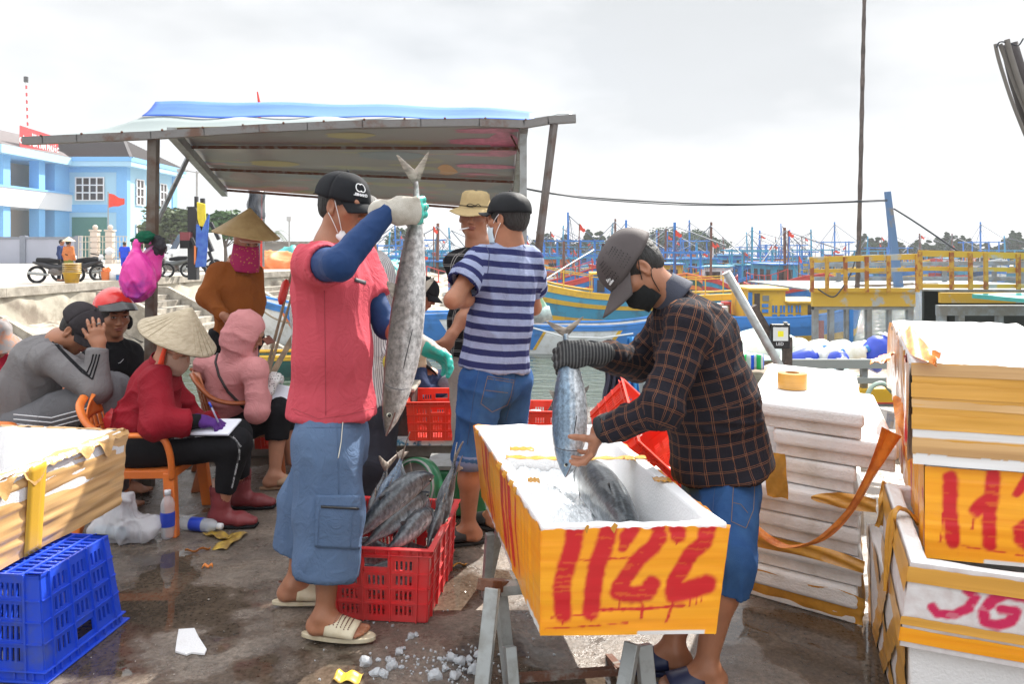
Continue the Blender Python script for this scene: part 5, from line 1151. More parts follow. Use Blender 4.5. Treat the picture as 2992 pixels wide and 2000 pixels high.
def fish(label,pts,L_,hr,fm,roll=0.,wr=.62,tail=.16,finm=FIN,up=(0,0,1),group=None,pec=True,tailopen=1.,sweep=.70,gape=0.,eye=True,name='king_mackerel',cat='fish',flat=False):
    "pts: world centreline from nose to tail root; up: direction of the back"
    r=wroot(name,label,cat,tuple(pts[0]),group); cp=catmull(pts,10); n=len(cp)
    prof=[(0,.03),(.025,.20),(.06,.42),(.11,.62),(.18,.80),(.28,.95),(.38,1),(.50,.97),(.62,.84),(.74,.62),(.84,.40),(.91,.24),(.96,.16),(1,.15)]
    S=[0]
    for a,c in zip(cp,cp[1:]): S.append(S[-1]+(c-a).length)
    Lt=S[-1]; NV=64; NU=28; V=[];back=[]
    def cen(t):
        s_=t*Lt; i=min(max(int(np.searchsorted(S,s_))-1,0),n-2); f_=(s_-S[i])/max(S[i+1]-S[i],1e-6); p=cp[i].lerp(cp[i+1],f_); d=(cp[min(i+2,n-1)]-cp[max(i-1,0)]).normalized(); return p,d
    upv=Vector(up)
    def fr(t):
        p,d=cen(t); u=(upv-d*d.dot(upv)).normalized(); s_=d.cross(u); 
        if roll: u,s_=u*cos(roll)+s_*sin(roll),s_*cos(roll)-u*sin(roll)
        return p,d,u,s_
    for i in range(NV+1):
        t=i/NV; p,d,u,s_=fr(t); h=np.interp(t,[q[0] for q in prof],[q[1] for q in prof])*hr
        for j in range(NU):
            a=2*pi*j/NU; ca,sa=cos(a),sin(a); hh=h*(1.0 if ca>0 else 1.05); ww=h*wr*(1.25 if t>.9 else 1); gl=0
            if .19<t<.215: gl=.03
            q=p+u*ca*hh*(1-gl)+s_*np.sign(sa)*abs(sa)**.9*ww*(1-gl); V.append(q); back.append(ca*.50+.14+(.12 if t<.18 else 0))
    Fq=[]
    for i in range(NV):
        for j in range(NU): Fq.append((i*NU+j,i*NU+(j+1)%NU,(i+1)*NU+(j+1)%NU,(i+1)*NU+j))
    Fq.append(tuple(range(NU-1,-1,-1))); Fq.append(tuple(NV*NU+j for j in range(NU)))
    mkobj('fish_body',V,Fq,fm,r,True,attr={'back':back})
    p,d,u,s_=fr(1.); T=tail*L_; TO=tailopen
    for sg,nm in ((1,'tail_fin'),(-1,'tail_fin')):
        b=MB()
        def fn(a,v):
            le=p-d*.02*L_+u*sg*(.004+a*T*.98*tailopen)+d*(a**1.2*T*sweep); ch=T*.30*(1-a)**.75+.002; return le+d*ch*v*1.0-u*sg*ch*v*.35+s_*(.004*sin(pi*v)*(1-a)+.01*a*a)
        b.grid(fn,16,5,.0035); b.build(nm,finm,r,True)
    def finp(nm,t,uu,ss,ln,wd,back_=.9,m_=finm):
        p,d,u,s_=fr(t); h=np.interp(t,[q[0] for q in prof],[q[1] for q in prof])*hr; o=p+u*uu*h+s_*ss*h*wr; od=(u*uu+s_*ss*.35).normalized(); b=MB()
        def fn(a,v): return o-od*.004+d*(v*wd*(1-a*.75))+(od*(1-back_*.55)+d*back_)*ln*a+s_*ss*.012*a
        b.grid(fn,8,4,.0025); b.build(nm,m_,r,True)
    finp('dorsal_fin',.52,1,0,.06*L_,.06*L_); finp('anal_fin',.55,-1,0,.065*L_,.05*L_)
    for k in range(6): finp('finlet',.66+k*.05,1,0,.014*L_,.01*L_,.6); finp('finlet',.68+k*.048,-1,0,.014*L_,.01*L_,.6)
    if pec:
        for s2 in (-1,1): finp('pectoral_fin',.225,-.15,s2*.98,.115*L_,.030*L_,1.5,FIND)
    if eye:
        for s2 in (-1,1):
            p,d,u,s_=fr(.085); h=np.interp(.085,[q[0] for q in prof],[q[1] for q in prof])*hr; o=p+u*.22*h+s_*s2*h*wr*.86; b=MB(); b.blob(o-s_*s2*.002,.0105*L_**.5,1,0,2); e=b.build('eye',mat('fish_eye',(.50,.49,.40),r=.2,var=0),r,True); b=MB(); b.blob(o+s_*s2*.0050*L_**.5,.0070*L_**.5,1,0,2); b.build('pupil',EYED,e,True)
            b=MB(); pp=[]; 
            for t in (.0,.02,.045,.075,.1): p,d,u,s_=fr(t); h=np.interp(t,[q[0] for q in prof],[q[1] for q in prof])*hr; pp.append(p-u*h*.30+s_*s2*h*wr*.93)
            b.tube(pp,.0018+gape*.0015,5); b.build('mouth_line',mat('mouth_flesh',(.16,.08,.07),r=.4),r)
            b=MB(); pp=[]
            for a in np.linspace(-.75,.8,9): 
                t=.205-.018*(1-a*a); p,d,u,s_=fr(t); h=np.interp(t,[q[0] for q in prof],[q[1] for q in prof])*hr; pp.append(p+u*h*sin(a*1.35)+s_*s2*h*wr*cos(a*1.35)*1.005)
            b.tube(pp,.0016,5); b.build('gill_slit',FIND,r)
    return r
fish('long brown-silver fish held head-down by its tail in the teal glove',[P(1128,1274,2.70),P(1150,1180,2.70),P(1172,1060,2.71),P(1190,920,2.72),P(1203,780,2.74),P(1214,650,2.76),P(1216,560,2.78),P(1214,530,2.78)],.98,.059,FM1,roll=R(-8),wr=.66,tail=.165,tailopen=.34,sweep=.72,up=(-.95,-.3,0),gape=1)
fish('blue-silver fish held head-down over the ice by the man in plaid',[P(1652,1396,2.66),P(1660,1320,2.68),P(1664,1200,2.70),P(1662,1090,2.72),P(1655,1010,2.74),P(1652,975,2.74)],.56,.060,FM3,roll=R(-12),wr=.80,tail=.17,tailopen=.68,sweep=.66,up=(-.9,-.3,0),finm=FIN)
fish('dark striped mackerel lying on the ice, its head up against the foam wall',[(.262,3.04,.56),(.285,2.90,.575),(.325,2.70,.56),(.36,2.50,.535),(.385,2.35,.50),(.39,2.28,.48)],.62,.085,FM2,wr=.85,up=(-.2,-.2,1),tail=.03,finm=FIND)
# crate fish
cf=[('largest dark mackerel lying across the top of the red crate',[P(1268,1412,3.3),P(1200,1440,3.22),P(1120,1510,3.12),P(1060,1570,3.06),P(1010,1610,3.02)],.055,FM2,0.),
 ('mackerel lying below the largest one in the red crate',[P(1255,1460,3.30),P(1190,1510,3.2),P(1120,1570,3.1),P(1060,1620,3.05)],.045,FM2,.3),
 ('mackerel nearest the crate corner with a pinkish cheek',[P(1270,1515,3.24),P(1220,1550,3.14),P(1170,1600,3.06),P(1120,1640,3.02)],.042,FM2,.2),
 ('bright-bellied mackerel standing tail-up in the middle of the crate',[P(1110,1560,3.30),P(1130,1470,3.36),P(1155,1410,3.40),P(1172,1362,3.44)],.048,FM3,.5),
 ('mackerel with its raised tail spread at the right of the crate',[P(1290,1560,3.2),P(1300,1480,3.3),P(1320,1410,3.36),P(1328,1368,3.38)],.040,FM2,.6),
 ('mackerel with its raised tail beside the blue shorts',[P(1090,1590,3.42),P(1098,1500,3.5),P(1120,1430,3.55),P(1128,1390,3.56)],.04,FM2,.2),
 ('small dark mackerel wedged at the back of the red crate',[P(1240,1560,3.40),P(1235,1480,3.46),P(1210,1430,3.50)],.036,FM2,.4)]
FM4=fishmat('silver_mackerel',(.04,.05,.06),(.22,.25,.28),(.70,.73,.76),.5,bars=.08)
cf=[(a,[p+Vector((0,0,.03)) for p in b_],c*1.08,(FM4 if i in (0,2,4) else d),e) for i,(a,b_,c,d,e) in enumerate(cf)]
fish('silver-bellied mackerel with a tall upright tail beside the green scale',[P(1180,1560,3.42),P(1190,1480,3.45),P(1180,1400,3.5),P(1168,1345,3.52)],.6,.042,FM4,roll=.4,up=(-.5,-.8,.4),tail=.17,sweep=.5,tailopen=.8)
fish('mackerel with a wide forked tail tipped over the right rim of the crate',[P(1250,1600,3.1),P(1275,1530,3.2),P(1305,1450,3.3),P(1335,1375,3.36)],.6,.040,FM4,roll=.5,up=(-.5,-.8,.4),tail=.19,sweep=.45,tailopen=.9)
b=MB(); b.prism([G(x,y)+Vector((0,0,.002)) for x,y in ((522,1846),(568,1843),(580,1868),(604,1905),(598,1918),(560,1914),(545,1920),(512,1910),(516,1880))],(0,0,.006)); tag(b.build('sky_reflection_plate',foam),'flat white plate imitating sky reflected on the wet ground right of the blue crate','painted reflection')  # foam-white plate stands in for bright sky mirrored in a puddle
for k,(lb,pts,hr,fm,ro) in enumerate(cf): fish(lb,pts,.6,hr,fm,roll=ro,up=(-.4,-.8,.6),tail=(.03,.03,.03,.22,.22,.20,.16)[k],finm=FIND if k<3 else FIN,wr=.8,group=None)
b=MB()
rnd=random.Random(4)
for k,(x,y) in enumerate(((-.62,3.1),(-.5,3.15),(-.47,3.08),(-.6,3.3),(-.52,3.35))):
    fish('one of the mackerel bodies packed low inside the red crate seen through its slots',[(x-.12,y-.05,.08+.03*k%3),(x-.03,y,.11),(x+.06,y+.04,.12),(x+.14,y+.1,.10)],.3,.045,FM2,up=(0,0,1),tail=.05,eye=False,pec=False,group='mackerel packed inside the red crate')
fish('silver fish lying on ice in the kerbside red crate',[P(1520,1236,5.3),P(1550,1216,5.33),P(1590,1222,5.36),P(1625,1240,5.4)],.3,.045,fishmat('bright_fish',(.25,.27,.28),(.6,.62,.63),(.8,.8,.8),.2),up=(0,-.3,1),tail=.05,pec=False)
fish('second silver fish on the right in the kerbside red crate',[P(1590,1238,5.42),P(1600,1220,5.45),P(1615,1190,5.48),P(1622,1150,5.5)],.3,.03,FM2,up=(0,-.3,1),tail=.2,pec=False)
# ---------------------------------------------------------------- weighing scale, posts, poles, lamp
SC=wroot('weighing_scale','green dial weighing scale with a round grey face behind the fish crate','scale',(-.42,4.2,0)); gm=mat('green_enamel',(.015,.16,.06),r=.35,var=.15,sc=6)
b=MB(); b.box((-.30,4.25,.13),(.34,.30,.24),taper=.86); b.build('scale_housing',gm,SC,bevel=.02,bseg=3)
dc=P(1215,1425,3.98); rot=Matrix.Rotation(R(78),3,'X')@Matrix.Rotation(R(-35),3,'Y')
b=MB(); b.lathe([(0,.0),(.14,.0),(.145,.02),(.13,.03)],32,dc,Matrix.Rotation(R(-35),3,'Z')@Matrix.Rotation(R(75),3,'X')); b.build('dial',mat('dial_glass',(.30,.32,.30),r=.2,var=.1),SC,True)
b=MB(); b.lathe([(.12,.028),(.147,.022),(.150,-.03),(.05,-.06)],32,dc,Matrix.Rotation(R(-35),3,'Z')@Matrix.Rotation(R(75),3,'X')); b.build('dial_bezel',gm,SC,True)
b=MB(); b.box((-.30,4.25,.262),(.30,.26,.02)); b.build('pan_plate',galv,SC)
# galvanised pipe, wooden prop and LED floodlight behind the lids
PI_=wroot('metal_pipe','long galvanised pipe leaning behind the LED floodlight','pipe',tuple(P(2125,795,5.0))); b=MB(); a=P(2122,796,5.0); c=P(2262,1042,5.0); d=(c-a).normalized(); b.tube([a,c+d*1.3],.027,16); b.build('tube',galv,PI_,True)
b=MB(); s_=Vector((0,0,1)); b.tube([a-d*.001,a+d*.004],.0285,16); b.build('tube_end',mat('pale_cap',(.55,.58,.58)),PI_)
WP=wroot('timber_prop','dark weathered timber prop holding the LED floodlight','timber',tuple(P(2290,1060,5.2))); b=MB(); b.beam(P(2200,895,5.15),P(2262,1000,5.15),.055,.04); b.beam(P(2300,985,5.22),P(2298,1500,5.22),.05,.06); b.build('timber',mat('weathered_timber',(.11,.085,.07),r=.9,c2=(.06,.05,.045),sc=20,bump=.5),WP)
LD=wroot('led_floodlight','square black LED floodlight with a yellow chip facing the camera','floodlight',tuple(P(2280,985,5.1)))
b=MB(); a0=P(2254,948,5.05); a1=P(2309,1020,5.05); b.b2((a0.x,5.05,a1.z),(a1.x,5.09,a0.z)); b.build('lamp_body',mat('black_gloss',(.010,.010,.012),r=.25,var=0),LD,bevel=.004)
b=MB(); f0=P(2259,957,5.046); f1=P(2303,997,5.046); i0=P(2273,968,5.046); i1=P(2290,985,5.046)
q=[(f0.x,5.048,f1.z),(f1.x,5.048,f1.z),(f1.x,5.048,f0.z),(f0.x,5.048,f0.z)]; w_=[(i0.x,5.056,i1.z),(i1.x,5.056,i1.z),(i1.x,5.056,i0.z),(i0.x,5.056,i0.z)]
q=[(x,5.046,z) for x,y,z in q]; w_=[(x,5.0475,z) for x,y,z in w_]
b.add(q+w_,[(0,1,5,4),(1,2,6,5),(2,3,7,6),(3,0,4,7)]); b.build('reflector',mat('reflector',(.62,.66,.66),r=.2,var=.03),LD)
b=MB(); b.add(w_,[(0,1,2,3)]); b.build('led_chip',mat('led_yellow',(.75,.72,.02),r=.4,var=.02),LD)
text('lettering','LED',.020,P(2279,1010,5.045),(1,0,0),(0,0,1),frw,LD,bold=.0)
b=MB(); b.beam(P(2290,944,5.07),P(2300,944,5.07),.03,.012); b.build('bracket',galv,LD)
# bamboo poles with a red float at the left
bam=mat('bamboo',(.36,.26,.17),r=.6,c2=(.24,.17,.11),sc=12,bump=.2)
for k,(p0,p1,r_,lb) in enumerate((((853,795,5.9),(790,1040,5.6),.012,'thin bamboo pole with a red net float, left of the trio'),((868,815,5.9),(782,1100,5.3),.011,'thin middle bamboo pole leaning beside the red shirt'),((905,900,5.7),(775,1130,4.9),.020,'thick bamboo pole of the trio, leaning beside the red shirt'))):
    o=wroot('bamboo_pole',lb,'pole',tuple(P(*p0)),'bamboo poles leaning at the kerb'); a,c=P(*p0),P(*p1); b=MB(); b.tube([a.lerp(c,t) for t in np.linspace(0,1.25,9)],[r_*(.85+.15*(i%2)) for i in range(9)],8); b.build('cane',bam,o)
    if k==0: 
        b=MB(); d=(c-a).normalized(); b.tube([P(838,818,5.85)+d*t for t in (0,.03,.16,.20)],[.012,.030,.030,.012],12); b.build('float',mat('red_float',(.75,.04,.03),r=.4,c2=(.8,.7,.7),sc=15,lo=.3,hi=.36),o,True)
b=MB(); cp=catmull([P(730,880,6.2),P(800,930,6.1),P(865,952,6.0),P(890,975,6.0)],8); b.tube(cp,.008,6); o=tag(b.build('mooring_rope',mat('rope',(.45,.38,.28),bump=.6,bs=200)),'frayed pale rope tied round the bamboo poles','rope')
# ---------------------------------------------------------------- plastic chairs
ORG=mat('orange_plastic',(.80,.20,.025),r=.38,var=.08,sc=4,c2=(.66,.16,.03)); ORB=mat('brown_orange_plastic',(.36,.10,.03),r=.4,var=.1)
def chair(label,loc,rz,m=ORG,group='orange plastic armchairs'):
    r=root('plastic_armchair',label,'armchair',loc,rz,group); r.scale=(.98,.92,.78)
    b=MB(); b.grid(lambda u,v:(lerp(-.225,.225,u)*(1-.1*(1-v)),lerp(-.22,.23,v),.405+.012*abs(2*u-1)**2+(.012 if v<.1 else 0)-.012*sin(pi*v)-(.03 if v>.97 else 0)),16,16,.01); b.build('seat',m,r,True)
    b=MB(); b.beam((-.225,.225,.385),(.225,.225,.385),.02,.05); b.beam((-.21,-.21,.385),(.21,-.21,.385),.02,.05); b.beam((-.225,-.2,.385),(-.225,.22,.385),.02,.05); b.beam((.225,-.2,.385),(.225,.22,.385),.02,.05); b.build('seat_apron',m,r,bevel=.004)
    for sx in (-1,1):
        b=MB(); b.hexa([(sx*.25-.025,.205,0),(sx*.25+.025,.205,0),(sx*.25+.025,.265,0),(sx*.25-.025,.265,0),(sx*.215-.03,.175,.40),(sx*.215+.03,.175,.40),(sx*.215+.03,.235,.40),(sx*.215-.03,.235,.40)]); b.build('leg',m,r,bevel=.008)
        b=MB(); b.hexa([(sx*.235-.025,-.32,0),(sx*.235+.025,-.32,0),(sx*.235+.025,-.26,0),(sx*.235-.025,-.26,0),(sx*.205-.03,-.23,.40),(sx*.205+.03,-.23,.40),(sx*.205+.03,-.17,.40),(sx*.205-.03,-.17,.40)]); b.build('leg',m,r,bevel=.008)
        b=MB(); b.tube(catmull([(sx*.235,.225,.36),(sx*.262,.225,.52),(sx*.27,.19,.625),(sx*.272,.10,.645),(sx*.27,-.08,.65),(sx*.255,-.20,.70),(sx*.20,-.28,.80),(sx*.10,-.31,.85)],6),[.016]*43,8,flat=((1,0,0),1.5)); b.build('armrest',m,r,True)
    b=MB()
    def bk(u,v,o=0): 
        w_=.235*sin(min(1,.45+v*.9)*pi/2)*(1 if v<.6 else math.sqrt(max(.02,1-((v-.6)/.42)**2))); a=(u-.5)*2; return (a*w_,-.215-.10*v+.05*a*a+o,.40+.46*v)
    for k in range(9): 
        u0=k/9+.018; u1=(k+1)/9-.018; b.grid(lambda u,v:bk(lerp(u0,u1,u),lerp(.12,.72,v)),2,10,.006)
    b.grid(lambda u,v:bk(u,lerp(.0,.14,v)),16,3,.008); b.grid(lambda u,v:bk(u,lerp(.70,1.,v)),16,6,.008)
    for v0 in (.33,.52): b.grid(lambda u,v:bk(u,v0+.03*v),16,1,.007)
    b.build('backrest',m,r,True)
    return r
chair('orange armchair with a greyed back rim under the woman in the red jacket',(-1.89,4.09,0),R(-90)+R(2))
chair('orange armchair under the man in grey, its curved arm showing at the left edge',(-2.78,4.35,0),R(-88))
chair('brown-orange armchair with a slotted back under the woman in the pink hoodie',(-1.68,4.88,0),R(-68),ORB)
chair('orange armchair half hidden under the man in the red helmet',(-2.5,5.0,0),R(-110))
rb=wroot('red_plastic_bag','crumpled red bag hung on the chair back behind the red jacket','bag',tuple(P(310,1200,4.2))); f=Sdf(); f.cone(P(300,1165,4.15),P(335,1240,4.15),.03,.05,.03,((0,1,0),.6)); f.cone(P(335,1240,4.15),P(375,1340,4.1),.05,.06,.04); V,Q=f.mesh(.008); mkobj('bag_body',folds(V,Q,.012,15,(1,1,.4),2),Q,mat('red_bag',(.70,.04,.05),r=.4,var=.15),rb,True)
# ---------------------------------------------------------------- litter
PETm=mat('clear_plastic',(.72,.76,.80),r=.12,var=.03,alpha=.45,spec=.6); BL=mat('blue_label',(.02,.07,.55),r=.35,c2=(.02,.05,.42),sc=8)
def bottle(label,base,axis=(0,0,1),h=.235):
    ax=Vector(axis).normalized(); rot=Vector((0,0,1)).rotation_difference(ax).to_matrix(); k=h/.235; r=wroot('water_bottle',label,'bottle',tuple(base),'clear water bottles with blue labels'); b=MB()
    b.lathe([(0,.004),(.020,.0),(.028,.006),(.032,.02),(.031,.03),(.033,.045),(.033,.14),(.032,.15),(.033,.16),(.032,.175),(.024,.195),(.014,.207),(.013,.215)],28,base,rot); b.build('bottle_body',PETm,r,True)
    b=MB(); b.lathe([(.0335,.062),(.0340,.066),(.0340,.128),(.0335,.132)],28,base,rot); b.build('label_wrap',BL,r,True)
    b=MB(); b.lathe([(.0,.236),(.0145,.236),(.0155,.233),(.0155,.213),(.0,.212)],20,base,rot); b.build('bottle_cap',frw,r,True); 
    s_=Vector(base)+ax*.095; return r
bo=G(490,1575); bottle('upright half-full water bottle with a blue label on the wet ground',(bo.x,bo.y,.001))
r2=G(528,1548); r2b=G(612,1556); bottle('water bottle with a blue label lying on its side by the maroon boot',(r2.x,r2.y,.034),(r2b-r2))
pb=wroot('clear_plastic_bag','translucent white plastic bag of bottles slumped on the ground','bag',tuple(G(365,1590))); f=Sdf(); g0=G(365,1580)
for dx,dy,z,r3 in ((-.10,0,.055,.06),(0,0,.06,.075),(.10,.0,.055,.06),(.0,.0,.13,.05),(.01,.0,.19,.03),(.02,0,.225,.018)): f.ell((g0.x+dx,g0.y+dy,z),(r3*1.15,r3*1.1,r3*.9),None,.05)
V,Q=f.mesh(.008); V=folds(V,Q,.016,15,(1,1,.5),6); V[:,2]=np.maximum(V[:,2],.002); mkobj('bag_film',V,Q,mat('milky_film',(.74,.73,.76),r=.25,var=.05,alpha=.55,spec=.6,bump=.4,bs=30),pb,True)
b=MB(); b.tube([(g0.x-.14,g0.y,.045),(g0.x+.02,g0.y-.02,.04)],.03,12); b.build('bottle_inside',mat('label_teal',(.35,.5,.6)),pb,True)
TY=mat('yellow_tape_scrap',(.52,.35,.06),r=.45,c2=(.28,.17,.04),sc=22,bump=.4)
def scrap(label,pts,w_,m=TY,z=.006,seed=0):
    q=[G(*p) for p in pts]; cp=catmull(q,6); b=MB(); n_=len(cp)
    def fn(u,v):
        i=min(int(u*(n_-1)),n_-2); p=cp[i].lerp(cp[i+1],u*(n_-1)-i); d=(cp[i+1]-cp[i]).normalized(); s_=Vector((-d.y,d.x,0)); return p+s_*(v-.5)*w_*(1-.0*u)+Vector((0,0,z+.012*sin(u*6+seed)**2+.006*sin(v*5+seed)))
    b.grid(fn,n_,4,.001); tag(b.build('tape_scrap',m,smooth=True),label,'tape scrap')
scrap('broad yellow tape scrap lying flat right of the maroon boots',[(640,1610),(675,1582),(708,1562)],.075)
scrap('dull folded tape scrap under the broad yellow one',[(605,1562),(640,1570),(668,1580)],.06,z=.003,seed=2)
scrap('thin orange tape strip curling on the wet ground',[(540,1618),(580,1615),(615,1608)],.012,TPO,seed=1)
scrap('small rust-coloured tape fleck in the puddle area',[(590,1663),(622,1662)],.010,TPO,seed=3)
scrap('crisp amber tape strip on the sunlit ground beside the fish crate',[(1298,1668),(1330,1660),(1364,1655)],.022,TP,seed=1)
scrap('yellow plastic scrap with a twig at the bottom of the picture',[(978,1985),(1010,1988),(1055,1992)],.05,mat('yellow_scrap',(.75,.55,.04),r=.4,c2=(.5,.3,.05),sc=20),seed=4)
iceL=mat('ice_lump',(.62,.66,.70),r=.08,var=.05,alpha=.5,spec=.6,bump=.5,bs=60)
rnd=random.Random(21); base=None
spots=[(1068,1945,.022),(1098,1975,.018),(1120,1978,.015),(1140,1938,.015),(1145,1955,.016),(1168,1912,.016),(1172,1955,.010),(1105,1935,.01),(1200,1865,.012),(1215,1862,.01),(1190,1925,.008),(1180,1900,.009),(1320,1930,.016),(1345,1940,.018),(1370,1935,.015),(1300,1960,.014),(1270,1985,.02),(1330,1985,.018),(1285,1930,.01),(1400,1925,.02),(1385,1965,.018)]
for k,(px,py,r_) in enumerate(spots):
    g=G(px,py); b=MB(); b.blob((0,0,0),(r_*1.2,r_,r_*.8),k%4,.3,2) if k<4 else None
    if k<4: o=b.build('ice_lump',iceL); protos_=globals().setdefault('ICEP',[]); protos_.append(o)
    else: o=ICEP[k%4].copy(); COL.objects.link(o); o.scale=(r_/.018,)*3
    o.location=(g.x,g.y,r_*.55); o.rotation_euler=(0,0,k); tag(o,'clear ice lump melting on the wet concrete','ice',group='ice lumps on the wet concrete')
b=MB()
for k in range(190):
    px=rnd.gauss(1330,95); py=rnd.gauss(1945,26); 
    if rnd.random()<.3: px=rnd.uniform(900,1700); py=rnd.uniform(1700,1990)
    g=G(px,py); s_=rnd.uniform(.002,.006); b.blob((g.x,g.y,s_*.4),s_,k,.4,1)
tag(b.build('ice_crumbs',iceL),'scattered fine ice crumbs on the wet ground by the trestle','ice',kind='stuff')
b=MB()
for k in range(230):
    px=rnd.uniform(250,2100); py=rnd.uniform(1480,1995); g=G(px,py,.0); s_=rnd.uniform(.002,.006); a=rnd.uniform(0,6.28); b.add([(g.x+s_*cos(a+j*1.57)*(1 if j%2 else .5),g.y+s_*sin(a+j*1.57),.0035+.001*j) for j in range(4)],[(0,1,2,3)])
tag(b.build('fish_scales',mat('scale_flecks',(.45,.42,.38),r=.25,c2=(.12,.08,.06),sc=60)),'loose fish scales and grit flecks strewn over the wet concrete','grit',kind='stuff')
# tall bamboo mast, blue derrick, cable, black rope-hung boom at right are with the boats
# ================================================================ PEOPLE
def JJ(**k): return {a:(P(*v) if isinstance(v,tuple) else v) for a,v in k.items()}
def pants(J,m,par,hip=.10,th=.088,kn=.066,hm=.062,t=1.,h=.008,amp=.006,wst=None,sd=None,name='trousers',wide=1.5,legs='LR',hol=True,ff=9,seed=1,hiph=.06,bounds=None,uv=None,cut=1):
    f=Sdf(); sd=(J['hipR']-J['hipL']).normalized(); mid=(J['hipL']+J['hipR'])/2; up=((wst if wst is not None else J['pel'])-mid); 
    f.cone(mid,mid+up,hip,hip*.92,.03,(sd,wide),cut=1)
    for a in legs:
        H,K,A=J['hip'+a],J['kn'+a],J['an'+a]; f.cone(H,K,th,kn,.04)
        if t>0: e=K.lerp(A,t); f.cone(K,e,kn,hm,.03,cut=cut); 
        if hol and t>0: hollow(f,K,e,hm-.008,.04)
    V,Q=f.mesh(h); V=folds(V,Q,amp,ff,(1,1,.4),seed); return mkobj(name,V,Q,m,par,True)
def shirt(J,m,par,h=.008,amp=.006,name='shirt',ff=9,st=(1,1,.45),seed=0,hol='',uv=None,extra=None,**kw):
    f=shirt_sdf(J,**kw)
    for a in hol:
        s0,el,wr=J['sh'+a],J['el'+a],J['wr'+a]; sl=kw.get('slen',1)
        if sl<=1: e=s0.lerp(el,sl); hollow(f,s0,e,kw.get('rb',.058)-.007,.05)
        else: e=el.lerp(wr,sl-1); hollow(f,el,e,kw.get('rc',.040)-.006,.03)
    if extra: extra(f)
    V,Q=f.mesh(h); V=folds(V,Q,amp,ff,st,seed); o=mkobj(name,V,Q,m,par,True)
    return o
def glove(w,d,n,side,par,m,name='glove',m2=None,h=.0036,fat=.0015,cuff=0,**kw):
    f=Sdf(); hand(f,w,d,n,side,fat=fat,**kw)
    if cuff: f.cone(Vector(w)-Vector(d).normalized()*cuff,Vector(w)+Vector(d).normalized()*.01,.034,.029,.02)
    V,Q=f.mesh(h); mi=None; ms=[m]
    if m2: 
        nn=vnorm(V,Q)[Q].mean(1); c=V[Q].mean(1); ms=[m,m2]; dd=np.array(Vector(d).normalized()); t=(c-np.array(w))@dd
        mi=(((nn@np.array(Vector(n).normalized()))>.0)&(t>.01)|(t>.088)&((nn@np.array(Vector(n).normalized()))>-.55)).astype(int)
    return mkobj(name,V,Q,ms,par,True,mi)
def tubeobj(name,pts,r,m,par,n=6,flat=None):
    b=MB(); b.tube(pts,r,n,flat=flat); return b.build(name,m,par,True)
def slipper(J,a,m,par,hole=False,nm='sandal',s=1.,strap=True):
    an=J['an'+a]; d=J['toe'+a]-an; d.z=0; d.normalize(); x=d.cross(Vector((0,0,1))); zf=an.z-.075*s
    def q(u,v,z): return Vector((an.x+d.x*u*s+x.x*v*s,an.y+d.y*u*s+x.y*v*s,zf+z*s))
    b=MB(); prof=[]; n=28
    for k in range(n): 
        t=2*pi*k/n; u=.048+.135*cos(t); wv=(.040+.010*cos(t+.3))*sin(t)*1.05; prof.append((u,wv))
    v=[q(u,w_,-.012) for u,w_ in prof]+[q(u,w_,.004) for u,w_ in prof]; b.add(v,[tuple(range(n-1,-1,-1)),tuple(range(n,2*n))]+[(i,(i+1)%n,n+(i+1)%n,n+i) for i in range(n)]); so=b.build(nm,m,par,bevel=.003)
    if strap:
        b=MB()
        def fn(u,v): 
            t=lerp(-1,1,u); yy=t*(.051+.004*v); zz=.003+(.076-.036*v)*math.sqrt(max(0,1-t*t*.96)); return q(.022+.105*v-.012*t*t,yy,zz)
        b.grid(fn,20,8,.003); b.build('vamp',m,so,True)
        if hole:
            b=MB(); 
            for i in range(2,18):
                for j in range(1,7):
                    p=fn((i+.5*(j%2))/20,j/8); p2=fn((i+.6)/20,j/8); nn=(p-q(.09,0,.0)).normalized(); b.blob(p+nn*.0008,.0028,1,0,1)
            b.build('perforations',mat('hole_dark',(.16,.07,.05),var=0),so)
    return so
PINK=cloth('faded_red_cotton',(.56,.085,.115),c2=(.49,.07,.095),bump=.15,sc=3)
BLUES=mat('navy_sleeve',(.010,.040,.135),spec=.25,r=.65,var=.15,sc=7,bump=.15,bs=500); STEELB=cloth('blue_grey_cotton',(.115,.175,.285),c2=(.085,.135,.235),sc=2.5)
KHAKIG=mat('cotton_glove',(.55,.52,.46),r=.85,c2=(.40,.36,.30),sc=14,bump=.5,bs=350); TEAL=mat('teal_rubber',(.01,.36,.29),r=.35,var=.15)
CREAMS=mat('cream_rubber',(.62,.55,.40),r=.5,c2=(.50,.42,.28),sc=12)
# ---- A: man in the red T-shirt
A=wroot('person','man in a faded red T-shirt and blue cargo shorts holding up a long fish','person',tuple(G(960,1850)))
J=JJ(neck=(968,716,3.0),chest=(968,835,3.0),waist=(975,1030,3.0),pel=(968,1225,3.0),shR=(915,775,2.86),shL=(1035,760,3.16),elR=(992,772,2.58),wrR=(1133,614,2.68),elL=(1128,955,3.12),wrL=(1240,1012,2.98),
     hipR=(950,1290,2.91),hipL=(985,1285,3.09),knR=(968,1490,2.88),knL=(915,1470,3.13),anR=(950,1822,2.835),anL=(862,1722,3.11))
J['toeR']=J['anR']+Vector((.2,-.02,0)); J['toeL']=J['anL']+Vector((.2,.03,0)); J['anR'].z=.10; J['anL'].z=.10
J['head']=frame(P(1006,604,3.0),(.90,-.40,-.16),(.10,-.02,1))
body(J,1.,.97,par=A,feet='LR',legs='LR',hands=None,skin=[SKIN,LIP][0])
faceparts(J['head'],A,.97,closed=1,gaze=(.003,-.001)); hairmesh(J['head'],A,.97,thick=.003)
